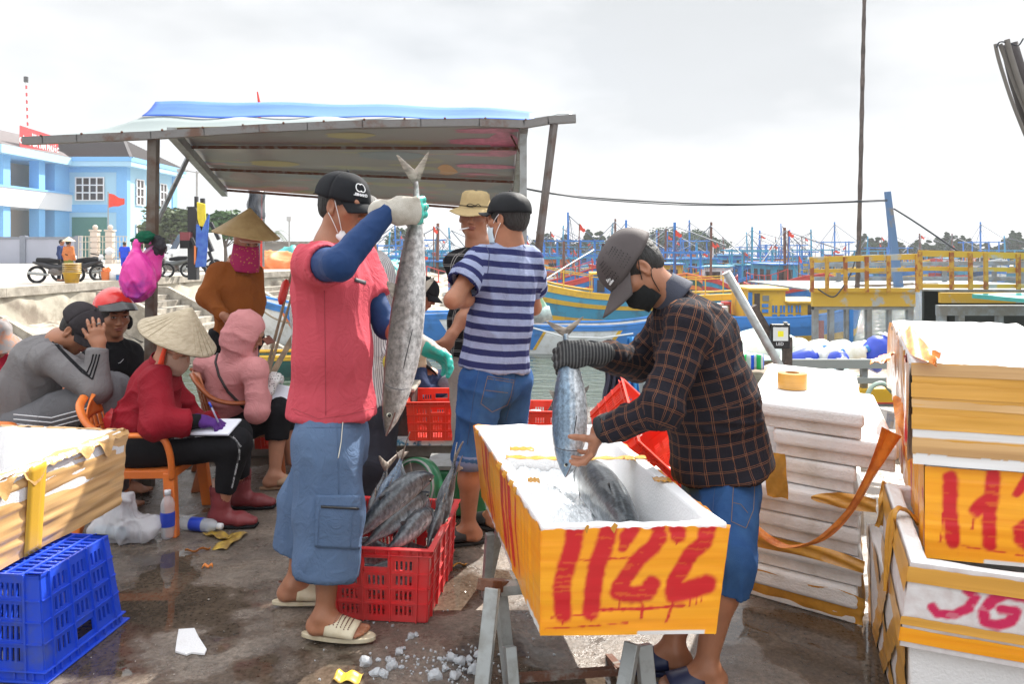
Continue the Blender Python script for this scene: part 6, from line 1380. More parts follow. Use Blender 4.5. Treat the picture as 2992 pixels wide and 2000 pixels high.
shirt(J,PINK,A,amp=.009,ff=7,st=(1,1,.3),seed=4,sleeve='LR',slen=.56,ra=.080,rb=.071,w=(.175,.160,.168),dp=(.158,.132,.125),sh=.062,collar=.062,hem=P(972,1212,3.0)+Vector((0,0,0)),hol='R',h=.0065)
pants(J,STEELB,A,hip=.132,th=.118,kn=.122,hm=.113,t=.62,amp=.012,ff=6,wst=P(968,1205,3.0),wide=1.1,seed=9,h=.0075,name='cargo_shorts')
def armsleeve(a,r0,r1,r2,t0=.3):
    f=Sdf(); f.cone(J['sh'+a].lerp(J['el'+a],t0),J['el'+a],r0,r1,.02); f.cone(J['el'+a],J['wr'+a],r1,r2,.02,cut=1); V,Q=f.mesh(.0055); V=folds(V,Q,.0016,22,(1,1,1),5,.0003); mkobj('arm_sleeve',V,Q,BLUES,A,True)
armsleeve('R',.062,.054,.037); armsleeve('L',.055,.047,.034)
glove(J['wrR']+Vector((.012,0,-.004)),(1,.10,.02),(0,1,.05),1,A,KHAKIG,m2=TEAL,curl=(66,62,64,66),thumb=(.75,.1,.85),tc=25,cuff=.045,fat=.004,s=1.12,k=.006)
glove(J['wrL'],(.82,-.25,-.42),(-.3,-.6,-.7),-1,A,KHAKIG,m2=TEAL,curl=(22,24,26,30),thumb=(.7,.6,.2),cuff=.05,fat=.004,s=1.08,spread=.2)
BCAP=mat('black_cap_cotton',(.016,.017,.020),spec=.15,r=.8,var=.2,sc=20,bump=.25,bs=400)
co,CA=cap(J['head'],A,BCAP,.99,brim=.072,tilt=-.06,off=(0,0,-.004),strap=True,droop=.02)
collarring(J,J['head'],.066,PINK,A)
def capfront(s_,h,x,z,par,A_,yy=.1085,bold=.001,m=frw,rz=0):
    def S(dx,dz):
        a=(x+dx)/.085; el=math.asin(min(.98,max(0,(z+dz+.018)/.106))); k=cos(el)**.8; return A_@Vector((.0960*k*sin(a),.1190*k*cos(a),z+dz))
    cu=bpy.data.curves.new('t','FONT'); cu.body=s_; cu.size=h/.7; cu.offset=bold; t=bpy.data.objects.new('t',cu); COL.objects.link(t); bpy.context.view_layer.update()
    me=bpy.data.meshes.new_from_object(t.evaluated_get(bpy.context.evaluated_depsgraph_get())); bpy.data.objects.remove(t)
    xs=[v.co.x for v in me.vertices]; cx=(min(xs)+max(xs))/2; V=[]
    for v in me.vertices: V.append(S(-(v.co.x-cx) if 0 else (v.co.x-cx)*-1*-1,v.co.y)+ (S(v.co.x-cx,v.co.y)-(A_@Vector((0,0,0)))).normalized()*.0015)
    return mkobj('lettering',V,[tuple(p.vertices) for p in me.polygons],m,par)
# embroidered linked rings and word on the cap front
def capring(cx,cz,r_,a0,a1,par,A_):
    pts=[]
    for k in range(15):
        a=lerp(a0,a1,k/14); x=cx+cos(a)*r_*.85; z=cz+sin(a)*r_; aa=x/.088; el=math.asin(min(.98,max(0,(z+.018)/.106))); k_=cos(el)**.8; pts.append(A_@Vector((.0965*k_*sin(aa),.1195*k_*cos(aa),z)))
    b=MB(); b.tube(pts,.0021,5); b.build('emblem',frw,par,True)
capring(.0285,.040,.014,R(45),R(315),co,CA); capring(.0425,.040,.014,R(-135),R(135),co,CA)
capfront('CHANEL',.0090,.034,.011,co,CA)
M_=J['head']; T_=lambda x,y,z:M_@Vector((x*.97,y*.97,z*.97))
b=MB(); b.blob(T_(.045,.035,-.118),(.022,.018,.028),3,.35,2); b.blob(T_(.03,.05,-.128),(.022,.016,.02),5,.35,2); b.build('face_mask',WHITE,A,True)
tubeobj('mask_string',catmull([T_(.083,.012,.02),T_(.074,.035,-.04),T_(.055,.045,-.095)],6),.0016,WHITE,A); tubeobj('mask_string',catmull([T_(.085,-.008,-.03),T_(.076,.012,-.06),T_(.055,.03,-.105)],6),.0016,WHITE,A)
def bvh_patch(o,pts,m,par,nm,off=.003,thick=0,miss=False):
    "grid patch of image points dropped on the cloth along the viewing ray"
    from mathutils.bvhtree import BVHTree
    me=o.data; of=Vector(o.parent.location); bt=BVHTree.FromPolygons([v.co+of for v in me.vertices],[tuple(p.vertices) for p in me.polygons])
    out=[]; cam_=Vector((0,0,CH)); last=None
    for px,py in pts:
        d=(P(px,py,1.)-cam_).normalized(); h=bt.ray_cast(cam_,d); p=h[0]-d*off if h[0] else (None if miss else (last or P(px,py,3))); last=p or last; out.append(p)
    return out
def seam(o,path,m,par,nm='seam',r=.0012,off=.0015,n=10,flat=None):
    pts=[]
    for (a,c) in zip(path,path[1:]): pts+=[(lerp(a[0],c[0],k/n),lerp(a[1],c[1],k/n)) for k in range(n)]
    pts.append(path[-1]); q=[p for p in bvh_patch(o,pts,m,par,nm,off,miss=True) if p]
    if not q: return
    qs=[q[0]]
    for p in q[1:]:
        if (p-qs[-1]).length<.11: qs.append(p)
    if len(qs)>2: b=MB(); b.tube(qs,r,5,flat=flat); return b.build(nm,m,par,True)
def patch(o,quad,nu,nv,m,par,nm,off=.004):
    "quad: 4 image corners tl,tr,br,bl"
    q=[Vector((x,y,0)) for x,y in quad]; pts=[]
    for i in range(nu+1):
        for j in range(nv+1): p=q[0].lerp(q[1],i/nu).lerp(q[3].lerp(q[2],i/nu),j/nv); pts.append((p.x,p.y))
    V=bvh_patch(o,pts,m,par,nm,off); W=nv+1; Fq=[(i*W+j,i*W+j+1,(i+1)*W+j+1,(i+1)*W+j) for i in range(nu) for j in range(nv)]
    b=MB(); b.add(V,Fq); r_=b.build(nm,m,par,True); s=r_.modifiers.new('s','SOLIDIFY'); s.thickness=.003; s.offset=0; return r_
SH=[c for c in A.children if c.name.startswith('cargo_shorts')][0]; ST=[c for c in A.children if c.name.startswith('shirt')][0]
PK=patch(SH,[(922,1448),(1058,1448),(1052,1606),(920,1600)],16,18,STEELB,A,'cargo_pocket',.007)
DKZ=mat('zip_dark',(.02,.02,.022),r=.4,var=.2,sc=100)
z_=seam(SH,[(938,1482),(1048,1488)],DKZ,A,'zip',.0045,.011); 
for pth in ([(922,1476),(1055,1480)],[(932,1490),(928,1600)],[(985,1225),(990,1445)],[(850,1250),(1090,1250)],[(1030,1500),(1025,1600)]): seam(SH,pth,mat('seam_blue',(.07,.12,.22)),A,'seam',.0011,.0015 if pth[0][1]<1440 else .010)
seam(SH,[(1003,1215),(997,1290),(988,1340)],mat('drawstring',(.6,.58,.5)),A,'drawstring',.0018,.006)
seam(ST,[(948,850),(950,1000),(952,1215)],mat('seam_red',(.30,.03,.045)),A,'seam',.0012,.0005)
seam(ST,[(858,1195),(930,1225),(1010,1215),(1105,1190)],mat('seam_red'and 'seam_red2',(.33,.035,.05)),A,'seam',.0012,.0005)
q=patch(ST,[(1037,812),(1070,822),(1068,832),(1036,823)],6,2,mat('print_dark',(.05,.05,.06)),A,'chest_print',.003)
for pth in ([(1000,796),(1070,818)],[(1000,808),(1070,834)]): seam(ST,pth,mat('print_white',(.55,.45,.45)),A,'chest_print',.001,.002)
tt=bvh_patch(ST,[(1004,806),(1030,813)],None,None,''); text('lettering','TOMMY',.009,(tt[0]+tt[1])/2+Vector((0,-.004,-.002)),tt[1]-tt[0],(0,0,1),_MC['print_white'],A,ext=.0003)
for a in 'RL': slipper(J,a,CREAMS,A,hole=(a=='R'),s=1.02)
# ---- B: man in plaid
def plaidmat(nm,base,line,u0=.043,v0=.043,r=.85,lw=.0008,gap=.0052,wob=.006,noise=.1):
    b=[]
    for ax,per in (('u',u0),('v',v0)):
        for k in (0,1): b.append((ax,per,lw*1.6,line,k*gap,.75))
    return uvmat(nm,base,b,r,wob,noise)
PLAID=plaidmat('dark_plaid_flannel',(.016,.015,.021),(.28,.115,.05)); DENIM=mat('denim',(.020,.062,.185),spec=.12,r=.9,c2=(.042,.115,.27),sc=6,lo=.35,hi=.65,bump=.4,bs=500)
B_=wroot('person','man in a dark plaid shirt, grey cap and black mask bending over the foam box','person',tuple(G(2080,2020)))
J=JJ(neck=(1958,868,2.75),chest=(2028,985,2.76),waist=(2078,1160,2.76),pel=(2108,1340,2.76),shL=(2010,950,2.585),shR=(1968,935,2.93),elL=(1940,1188,2.50),wrL=(1752,1258,2.60),elR=(1862,1062,2.97),wrR=(1722,1032,2.71),
     hipL=(2120,1450,2.69),hipR=(2090,1440,2.84),knL=(2125,1640,2.53),knR=(2050,1640,2.76),anL=(2062,1990,2.50),anR=(1962,1915,2.62))
J['anL'].z=.09; J['anR'].z=.09; J['toeL']=J['anL']+Vector((-.2,0,0)); J['toeR']=J['anR']+Vector((-.2,.03,0))
J['head']=frame(P(1858,792,2.73),(-.66,-.22,-.74),(-.78,.05,.62))
H_=dict(L=dict(d=(-.30,.12,-.95),n=(-.95,.15,.25),curl=(28,30,32,34),thumb=(.05,.35,.95),tc=8,s=1.03))
body(J,1.,1.,par=B_,feet='LR',hands=H_,skin=SKIN)
faceparts(J['head'],B_,1.,closed=1); hairmesh(J['head'],B_,1.,thick=.006)
o=shirt(J,PLAID,B_,amp=.010,ff=8,st=(.6,.6,.9),seed=8,slen=1.93,ra=.070,rb=.062,rc=.042,w=(.18,.16,.175),dp=(.172,.148,.135),sh=.070,collar=.058,hem=P(2112,1375,2.76),h=.0062,name='plaid_shirt')
uvaxes(o,[(J['neck'],J['chest'],.15,.1),(J['chest'],J['waist'],.15,.26),(J['waist'],J['pel'],.15,.47),(J['shL'],J['elL'],.072,.0),(J['elL'],J['wrL'],.055,.27),(J['shR'],J['elR'],.072,0),(J['elR'],J['wrR'],.055,.25)],refdir=(0,1,0))
pants(J,DENIM,B_,hip=.118,th=.108,kn=.090,hm=.088,t=.28,amp=.010,ff=8,seed=12,wst=P(2112,1350,2.76),wide=1.15,name='jeans',h=.0075)
JN=[c for c in B_.children if c.name.startswith('jeans')][0]
SEB=mat('denim_stitch',(.20,.13,.07)); SED=mat('denim_seam',(.02,.055,.16))
for pth in ([(2145,1388),(2206,1398),(2202,1490),(2180,1545),(2137,1525),(2145,1388)],[(2145,1397),(2205,1407)],[(2143,1470),(2165,1475),(2185,1500)]): seam(JN,pth,SEB,B_,'seam',.0011,.001)
seam(JN,[(2095,1385),(2085,1460),(2080,1560)],SED,B_,'seam',.0016,.0006); seam(JN,[(2030,1385),(2080,1395),(2095,1380)],SEB,B_,'seam',.0012,.001)
CGR=mat('grey_brown_cap',(.085,.072,.072),spec=.2,r=.7,var=.12,sc=14,bump=.2,bs=350)
co,CA=cap(J['head'],B_,CGR,1.06,brim=.098,tilt=-.14,off=(0,.004,-.002),droop=.022,bw=.078)
b=MB()
for i in range(13):
    for j in range(9):
        a=lerp(.45,1.45,i/12)+ (j%2)*.04; 
        if abs(a-.95)<.10: continue
        el=lerp(.16,1.10,j/8)+.12*(i/12-.5)**2; k=cos(el)**.8; zz=sin(el)**.95; p=CA@Vector((-.0945*k*sin(a)*1.06,.1175*k*cos(a)*1.06,(-.018+zz*.106)*1.06)); 
        if j>2+5.5*(1-abs(i/12-.5)*.5): continue
        b.blob(p,.0022,1,0,1)
b.build('perforations',mat('hole_black',(.004,.004,.005),var=0),co)
def caplogo(A_,par,x0,z0,s=1.):
    def S(x,z): aa=x/.085; el=math.asin(min(.98,max(0,(z+.018)/.106))); k_=cos(el)**.8; return A_@Vector((.0970*1.06*k_*sin(aa),.1205*1.06*k_*cos(aa),z*1.06))
    for k,hh in enumerate((.0045,.0078,.011)):
        b=MB(); x=x0+(-k*.0062+.006)*-s; b.add([S(x,z0),S(x+.0042,z0),S(x+.0042-.003,z0+hh),S(x-.003-.0005,z0+hh*.85)],[(0,1,2,3)]); b.build('emblem',frw,par)
    return S
caplogo(CA,co,-.040,.014)
CB=CA@Matrix.Scale(1.06,4); capfront('adidas',.0065,-.040,.004,co,CB)
M_=J['head']; T_=lambda x,y,z:M_@Vector((x,y,z))
KM=mat('black_mask',(.018,.019,.020),spec=.15,r=.75,var=.2,sc=60,bump=.4,bs=300)
b=MB()
def fn(u,v):
    a=(u-.5)*2.5; z=lerp(-.012,-.125,v); rr=.088+.012*cos(a)*sin(pi*min(1,v*1.2)); yy=cos(a)*(rr+.018*(1-abs(2*v-.9))); x=sin(a)*(.070-.014*v**2); z+=.0015*sin(v*30)-.02*(abs(a)/1.25)*(.5-v)*1.2
    return T_(x,yy-.004,z)
b.grid(fn,26,18,.002); b.build('face_mask',KM,B_,True)
for (p0,p1,p2) in (((-.066,.03,-.03),(-.08,.012,.0),(-.086,-.006,.022)),((-.064,.02,-.10),(-.076,.004,-.05),(-.084,-.014,-.028)),((.066,.03,-.03),(.08,.012,.0),(.086,-.006,.022))): tubeobj('mask_string',catmull([T_(*p0),T_(*p1),T_(*p2)],6),.0016,KM,B_)
NAVC=mat('navy_collar',(.045,.05,.075),r=.8,var=.1,bump=.3,bs=400)
b=MB(); nk=J['neck']; hd=(M_@Vector((0,-.02,-.06))-nk).normalized(); yv=Vector((0,1,0)); xv=hd.cross(yv).normalized()
def fn(u,v): 
    a=2*pi*u; k=.063+.030*v; op=1-.0; hh=.030-.075*v-.03*max(0,cos(a)); return nk+hd*(hh+.03)+(xv*cos(a)*1.0+yv*sin(a))*k
b.grid(fn,36,8,.004); b.build('collar',NAVC,B_,True)
KG=uvmat('ribbed_grey_glove',(.035,.035,.037),[('v',.011,.0045,(.12,.12,.12),0,.8)],.9,.002)
o=glove(J['wrR']+Vector((-.0,0,0)),(-1,-.02,.02),(.0,.9,-.45),1,B_,KG,curl=(48,52,54,56),thumb=(.8,.4,.5),cuff=.055,fat=.003,s=1.1)
uvaxes(o,[(J['wrR']+Vector((.1,0,0)),J['wrR']+Vector((-.2,-.04,.01)),.04,0)])
for a,c in (('L',.93),('R',.93)):
    e,wv=J['el'+a],J['wr'+a]; b=MB(); b.tube([e.lerp(wv,.80),e.lerp(wv,.90),e.lerp(wv,1.0)],[.046,.047,.044],20); o=b.build('cuff',cloth('charcoal_cuff',(.035,.037,.042)),B_,True)
for a in 'LR': slipper(J,a,mat('navy_rubber',(.012,.018,.06),r=.4),B_)
# ---- C: striped T-shirt
C_=wroot('person','man seen from behind in a navy and grey striped T-shirt, black cap and rolled jeans','person',tuple(G(1400,1585)))
J=JJ(neck=(1490,716,3.86),chest=(1475,810,3.86),waist=(1462,950,3.86),pel=(1448,1070,3.86),shL=(1403,765,3.76),shR=(1543,765,3.96),elL=(1322,878,3.62),wrL=(1420,868,3.95),elR=(1560,900,4.15),wrR=(1480,880,4.15),
     hipL=(1408,1120,3.78),hipR=(1492,1115,3.93),knL=(1375,1335,3.74),knR=(1478,1330,3.96),anL=(1368,1552,3.76),anR=(1442,1530,3.95))
J['anL'].z=.09; J['anR'].z=.09; J['toeL']=J['anL']+Vector((-.16,-.02,0)); J['toeR']=J['anR']+Vector((-.1,.1,0))
J['head']=frame(P(1482,642,3.86),(-.86,.48,-.02),(.06,0,1))
body(J,1.,1.,par=C_,feet='LR',hands=dict(L=dict(d=(.9,.1,-.1),n=(0,-.2,-1),curl=(25,30,30,35))))
hairmesh(J['head'],C_,1.,thick=.009)
STR=uvmat('striped_jersey',(.27,.31,.46),[('v',.0605,.029,(.022,.026,.095),0,1.)],.85,.008,.14)
SEAMN=mat('navy_seam',(.03,.035,.10))
o=shirt(J,STR,C_,amp=.008,ff=8,st=(1,1,.4),seed=14,slen=.62,ra=.078,rb=.080,w=(.190,.160,.170),dp=(.150,.120,.120),sh=.062,collar=.062,hem=P(1444,1076,3.86),hol='L',h=.0075)
uvaxes(o,[(J['neck']+Vector((0,0,.1)),J['pel']+Vector((0,0,-.05)),.14,.0),(J['shL'],J['elL'],.05,.03),(J['shR'],J['elR'],.05,.03)])
ST=o
for pth in ([(1412,692),(1430,745),(1425,800)],[(1470,692),(1515,700),(1535,725)]): seam(ST,pth,SEAMN,C_,'seam',.002,.001)
o=pants(J,DENIM,C_,hip=.118,th=.106,kn=.085,hm=.082,t=.03,amp=.009,ff=8,seed=22,wst=P(1447,1062,3.86),wide=1.2,name='jeans')
JN=o
for pth in ([(1425,1100),(1502,1112),(1492,1160),(1482,1185),(1438,1205),(1405,1180),(1425,1100)],[(1425,1107),(1502,1119)],[(1418,1141),(1484,1149)],[(1410,1070),(1408,1080),(1530,1088)]): seam(JN,pth,SEB,C_,'seam',.0014,.001)
seam(JN,[(1400,1080),(1385,1150),(1365,1300)],SED,C_,'seam',.0018,.0006); seam(JN,[(1510,1075),(1500,1150),(1478,1230)],SED,C_,'seam',.002,.0006)
b=MB(); k_=J['knL']; an=J['anL']; d=(an-k_).normalized(); b.tube([k_-d*.025,k_+d*.02,k_+d*.045],[.090,.092,.089],24); b.build('rolled_cuff',mat('denim_inside',(.13,.17,.30),r=.9,bump=.3,bs=400),C_,True)
co,CA=cap(J['head'],C_,mat('jet_cap',(.008,.009,.011),spec=.2,r=.6,var=.2,bump=.2,bs=300),1.0,brim=.06,tilt=.04,off=(0,0,-.002),droop=.0)
M_=J['head']; T_=lambda x,y,z:M_@Vector((x,y,z))
b=MB()
def fn(u,v):
    a=(u-.5)*2.3; z=lerp(-.012,-.118,v); return T_(sin(a)*.069,cos(a)*.098+.012*(1-abs(2*v-.9))-.004,z)
b.grid(fn,20,10,.002); b.build('face_mask',mat('surgical_mask',(.55,.66,.72),r=.8,var=.03),C_,True)
for p0,p1,p2 in (((-.066,.04,-.02),(-.08,.02,.0),(-.090,-.004,.02)),((-.066,.035,-.105),(-.08,.012,-.06),(-.090,-.014,-.022))): tubeobj('mask_string',catmull([T_(*p0),T_(*p1),T_(*p2)],6),.0018,WHITE,C_)
for k,ch in enumerate('LOS SAVOR'):
    pass
for a in 'LR': slipper(J,a,mat('black_rubber',(.012,.012,.012),r=.5),C_)
# ---- D: smoker in the bucket hat
D_=wroot('person','man in a beige bucket hat with a cigarette in his mouth','person',tuple(G(1410,1480)))
J=JJ(neck=(1398,716,4.5),chest=(1412,800,4.5),waist=(1400,930,4.5),pel=(1395,1060,4.5),shR=(1335,770,4.48),shL=(1480,765,4.55),elR=(1372,905,4.35),wrR=(1312,992,4.25),elL=(1490,930,4.6),wrL=(1470,1030,4.5),
     hipR=(1365,1080,4.5),hipL=(1430,1080,4.5),knR=(1362,1240,4.45),knL=(1435,1240,4.5),anR=(1362,1430,4.5),anL=(1440,1430,4.5))
J['anR'].z=.09; J['anL'].z=.09; J['toeR']=J['anR']+Vector((0,-.2,0)); J['toeL']=J['anL']+Vector((0,-.2,0))
J['head']=frame(P(1386,632,4.5),(-.12,-.98,-.06),(.06,0,1))
body(J,1.,1.04,par=D_,feet='LR',skin=SKIN,hands=dict(R=dict(d=(-.4,-.25,-.8),n=(0,-.6,-.3),curl=(20,22,25,30))))
faceparts(J['head'],D_,1.04); hairmesh(J['head'],D_,1.03,thick=.003)
o=shirt(J,plaidmat('check_shirt',(.012,.012,.014),(.38,.36,.34),.06,.06,lw=.0016,gap=.009),D_,slen=.6,ra=.07,rb=.066,sh=.058,hem=P(1395,1040,4.5),amp=.007,h=.009)
uvaxes(o,[(J['neck'],J['pel'],.14,0),(J['shR'],J['elR'],.05,0),(J['shL'],J['elL'],.05,0)])
pants(J,cloth('stone_trousers',(.42,.37,.33)),D_,hip=.12,th=.10,kn=.08,hm=.07,t=.9,amp=.008,h=.011,wst=P(1395,1020,4.5))
BH=mat('beige_cotton',(.52,.40,.20),r=.85,c2=(.42,.31,.15),sc=6,bump=.3,bs=300); M_=J['head']; Ah=M_@Matrix.Translation(Vector((0,-.012,.045)))
b=MB(); b.lathe([(.0,.098),(.03,.102),(.062,.096),(.078,.082),(.084,.05),(.090,.012),(.096,.0)],40,sx=1,sy=1.14); b.v=[tuple(Ah@Vector((x,y,z+.003*sin(6*math.atan2(y,x))*(z>.08)))) for x,y,z in b.v]; hb=b.build('hat_crown',BH,D_,True)
b=MB(); b.grid(lambda u,v:Ah@Vector((cos(2*pi*u)*(.095+.052*v),sin(2*pi*u)*(.108+.050*v),-.001-.030*v**1.1+.010*v*cos(4*pi*u+.6)+.006*sin(6*pi*u)*v)),48,6,.003); b.build('hat_brim',BH,hb,True)
tubeobj('hat_cord',[Ah@Vector((cos(t)*.0915,sin(t)*.104,.014)) for t in np.linspace(0,2*pi,40)],.0022,BLACK,hb); tubeobj('hat_cord',catmull([Ah@Vector(q) for q in ((-.02,.107,.016),(.012,.118,.026),(.03,.108,.012),(-.005,.112,.010),(-.035,.108,.026),(-.05,.098,.012))],5),.0022,BLACK,hb)
tubeobj('cigarette',[M_@Vector((.012*1.04,.093,-.064)),M_@Vector((.055,.150,-.075))],.0040,WHITE,D_,8)
# ---- E: pin-striped shirt behind
E_=wroot('person','man in a grey pin-striped shirt and yellow gloves standing behind the red T-shirt','person',tuple(G(1080,1560)))
J=JJ(neck=(1058,738,3.95),chest=(1055,830,3.95),waist=(1062,1000,3.97),pel=(1068,1190,3.95),shR=(962,790,3.98),shL=(1110,790,3.95),elR=(886,925,4.12),wrR=(884,1030,4.08),elL=(1128,930,4.05),wrL=(1135,1050,3.9),
     hipR=(1040,1200,3.95),hipL=(1098,1200,3.95),knR=(1045,1370,3.9),knL=(1103,1360,3.9),anR=(1045,1540,3.95),anL=(1100,1540,3.95))
for a in 'LR': J['an'+a].z=.09; J['toe'+a]=J['an'+a]+Vector((.05,-.2,0))
J['head']=frame(P(1070,640,3.92),(.80,-.55,-.1),(0,0,1))
body(J,1.,.98,par=E_,feet='LR',skin=SKIN); faceparts(J['head'],E_,.98); hairmesh(J['head'],E_,.98)
PIN=uvmat('pinstripe_shirt',(.50,.49,.48),[('u',.0105,.0032,(.10,.10,.12),0,.9)],.85,.006)
o=shirt(J,PIN,E_,slen=1.95,sh=.062,w=(.165,.155,.165),ra=.068,rb=.058,rc=.046,hem=P(1068,1215,3.95),amp=.011,ff=7,h=.0085,seed=31); uvaxes(o,[(J['neck'],J['pel'],.14,0),(J['shR'],J['elR'],.05,0),(J['elR'],J['wrR'],.05,0),(J['shL'],J['elL'],.05,0),(J['elL'],J['wrL'],.05,0)])
pants(J,cloth('dark_navy_trousers',(.03,.032,.042)),E_,hip=.12,th=.10,kn=.085,hm=.075,t=.95,amp=.009,h=.011,wst=P(1068,1180,3.95))
YG=mat('yellow_rubber',(.50,.42,.03),r=.5,var=.15,bump=.2)
glove(J['wrR'],(.1,0,-1),(.9,.1,0),1,E_,YG,curl=(20,22,25,28),cuff=.07,fat=.004,s=1.05); glove(J['wrL'],(.1,-.3,-1),(.9,.1,0),-1,E_,YG,curl=(20,22,25,28),cuff=.06,fat=.004)
# ---- F, G: the two working beyond the kerb
F_=wroot('person','man in a black cap bending down behind the held fish','person',tuple(G(1180,1290,0)))
J=JJ(neck=(1190,885,5.05),chest=(1150,950,5.1),pel=(1110,1120,5.15),shR=(1165,930,4.95),shL=(1185,925,5.3),elR=(1195,1040,4.95),wrR=(1200,1110,5.1),elL=(1215,1040,5.3),wrL=(1210,1110,5.3),hipR=(1100,1130,5.05),hipL=(1120,1130,5.25),knR=(1140,1230,5.0),knL=(1150,1230,5.2),anR=(1120,1330,5.1),anL=(1130,1320,5.2))
for a in 'LR': J['an'+a].z=.09; J['toe'+a]=J['an'+a]+Vector((.2,0,0))
J['head']=frame(P(1238,888,5.0),(.88,-.18,-.42),(.42,.0,.9)); body(J,1.,1.,par=F_,h=.011,hf=.006,skin=SKIN3,feet='LR'); faceparts(J['head'],F_,1.); hairmesh(J['head'],F_,1.,h=.007)
NAV=cloth('navy_work_jacket',(.03,.045,.10)); shirt(J,NAV,F_,slen=1.9,h=.011,hem=J['pel']+Vector((-.02,0,-.03))); pants(J,BLACK,F_,t=.9,h=.012); cap(J['head'],F_,BCAP,1.04,brim=.06,droop=.03)
for a,s in (('L',-1),('R',1)): glove(J['wr'+a],(.4,0,-.9),(-.5,-.5,0),s,F_,mat('sky_glove',(.16,.42,.62),r=.4),curl=(30,35,38,40),h=.006,cuff=.03)
G_=wroot('person','crouching worker in a navy jacket, holding a big round black hat','person',tuple(G(1280,1290,0)))
J=JJ(neck=(1262,1100,4.95),chest=(1275,1140,5.0),pel=(1300,1210,5.08),shR=(1240,1125,4.9),shL=(1325,1110,5.0),elR=(1230,1135,4.78),wrR=(1233,1068,4.85),elL=(1340,1150,4.9),wrL=(1222,1165,4.8),hipR=(1290,1225,5.0),hipL=(1318,1225,5.1),knR=(1255,1160,4.9),knL=(1332,1135,4.9),anR=(1265,1310,4.95),anL=(1335,1310,4.95))
for a in 'LR': J['an'+a].z=.09; J['toe'+a]=J['an'+a]+Vector((-.05,-.2,0))
J['head']=frame(P(1222,1092,4.95),(-.55,-.75,-.32),(-.2,-.1,.95)); body(J,1.,.98,par=G_,h=.011,hf=.0055,skin=SKIN,feet='LR'); faceparts(J['head'],G_,.98); hairmesh(J['head'],G_,.98,h=.007)
shirt(J,NAV,G_,slen=1.92,h=.010,hem=J['pel']+Vector((0,0,-.03))); pants(J,cloth('dove_grey_trousers',(.20,.195,.23)),G_,t=.9,h=.011,kn=.075,th=.095)
Ah=J['head']@Matrix.Translation(Vector((.0,-.03,.02)))@Matrix.Rotation(R(62),4,'X'); b=MB(); b.lathe([(.0,.085),(.05,.08),(.085,.05),(.092,.005),(.165,-.012),(.165,-.016),(.09,.0),(.08,.04)],40); b.v=[tuple(Ah@Vector(v)) for v in b.v]; b.build('round_hat',mat('black_felt',(.008,.008,.009),r=.9),G_,True)
glove(J['wrR'],(.05,-.1,1),(.3,.9,0),1,G_,mat('beige_glove',(.50,.42,.28),r=.7,bump=.3,bs=300),curl=(25,28,30,32),cuff=.03,h=.005,s=1.05); glove(J['wrL'],(-1,0,0),(0,0,-1),-1,G_,_MC['sky_glove'],curl=(40,42,44,46),cuff=.03,h=.005,s=1.05)
F_.location+=P(1238,888,6.1)-P(1238,888,5.0)+Vector((0,0,.07)); G_.location+=P(1222,1092,6.15)-P(1222,1092,4.95)
# ---- H: seated in grey
H=wroot('person','seated man in a grey long-sleeved top with black stripes, hand raised to his dark cap','person',tuple(G(60,1480)))
J=JJ(neck=(172,992,4.32),chest=(118,1055,4.36),waist=(85,1130,4.38),pel=(80,1225,4.38),shR=(138,1045,4.17),shL=(135,1025,4.5),elR=(282,1138,4.12),wrR=(288,1010,4.15),elL=(300,1120,4.5),wrL=(330,1120,4.4),hipR=(70,1240,4.28),hipL=(75,1235,4.48),knR=(318,1150,4.22),knL=(335,1145,4.5),anR=(330,1400,4.25),anL=(360,1400,4.5))
for a in 'LR': J['an'+a].z=.09; J['toe'+a]=J['an'+a]+Vector((.2,0,0))
J['head']=frame(P(232,968,4.32),(.74,-.22,-.62),(.56,-.0,.83)); body(J,1.,1.,par=H,feet='LR',hands=dict(R=dict(d=(-.12,.05,1),n=(-.5,.85,-.1),curl=(16,18,22,26),thumb=(.7,.5,.4),s=1.02)))
faceparts(J['head'],H,1.,closed=1); hairmesh(J['head'],H,1.,thick=.008,back=-.06)
GRY=cloth('grey_jersey',(.205,.195,.195),c2=(.17,.16,.165),sc=4); o=shirt(J,GRY,H,slen=1.92,ra=.078,rb=.068,rc=.050,w=(.17,.16,.17),dp=(.14,.15,.14),sh=.07,hem=P(70,1235,4.38),amp=.009,ff=7,seed=41,collar=.06)
for dy in (-9,0,9):
    seam(o,[(150+dy*.4,990+dy),(190+dy*.5,1035+dy),(235+dy*.5,1080+dy),(262+dy*.9,1100+dy)],BLACK,H,'stripe',.0042,.0008,flat=((1,0,1),.8)); seam(o,[(262+dy*.9,1100+dy),(276+dy,1060),(282+dy,1036)],BLACK,H,'stripe',.0042,.0008)
pants(J,cloth('grey_track_trousers',(.15,.15,.16)),H,hip=.13,th=.115,kn=.090,hm=.075,t=.95,amp=.012,ff=6,seed=43,wst=P(65,1215,4.38))
pn_=[c for c in H.children if c.name.startswith('trousers')][0]
for dy in (0,14,28): seam(pn_,[(40,1212+dy),(150,1222+dy),(250,1195+dy),(300,1180+dy)],frw,H,'stripe',.0035,.001)
cap(J['head'],H,mat('charcoal_cap',(.035,.030,.033),spec=.15,r=.8,var=.2,bump=.3,bs=200),1.06,brim=.06,tilt=-.12,off=(0,-.006,0))
tubeobj('ring',[J['wrR']+Vector((.006*cos(t)-.0,.0+.010*sin(t),.115+.003*cos(t))) for t in np.linspace(0,6.28,12)],.003,galv,H)
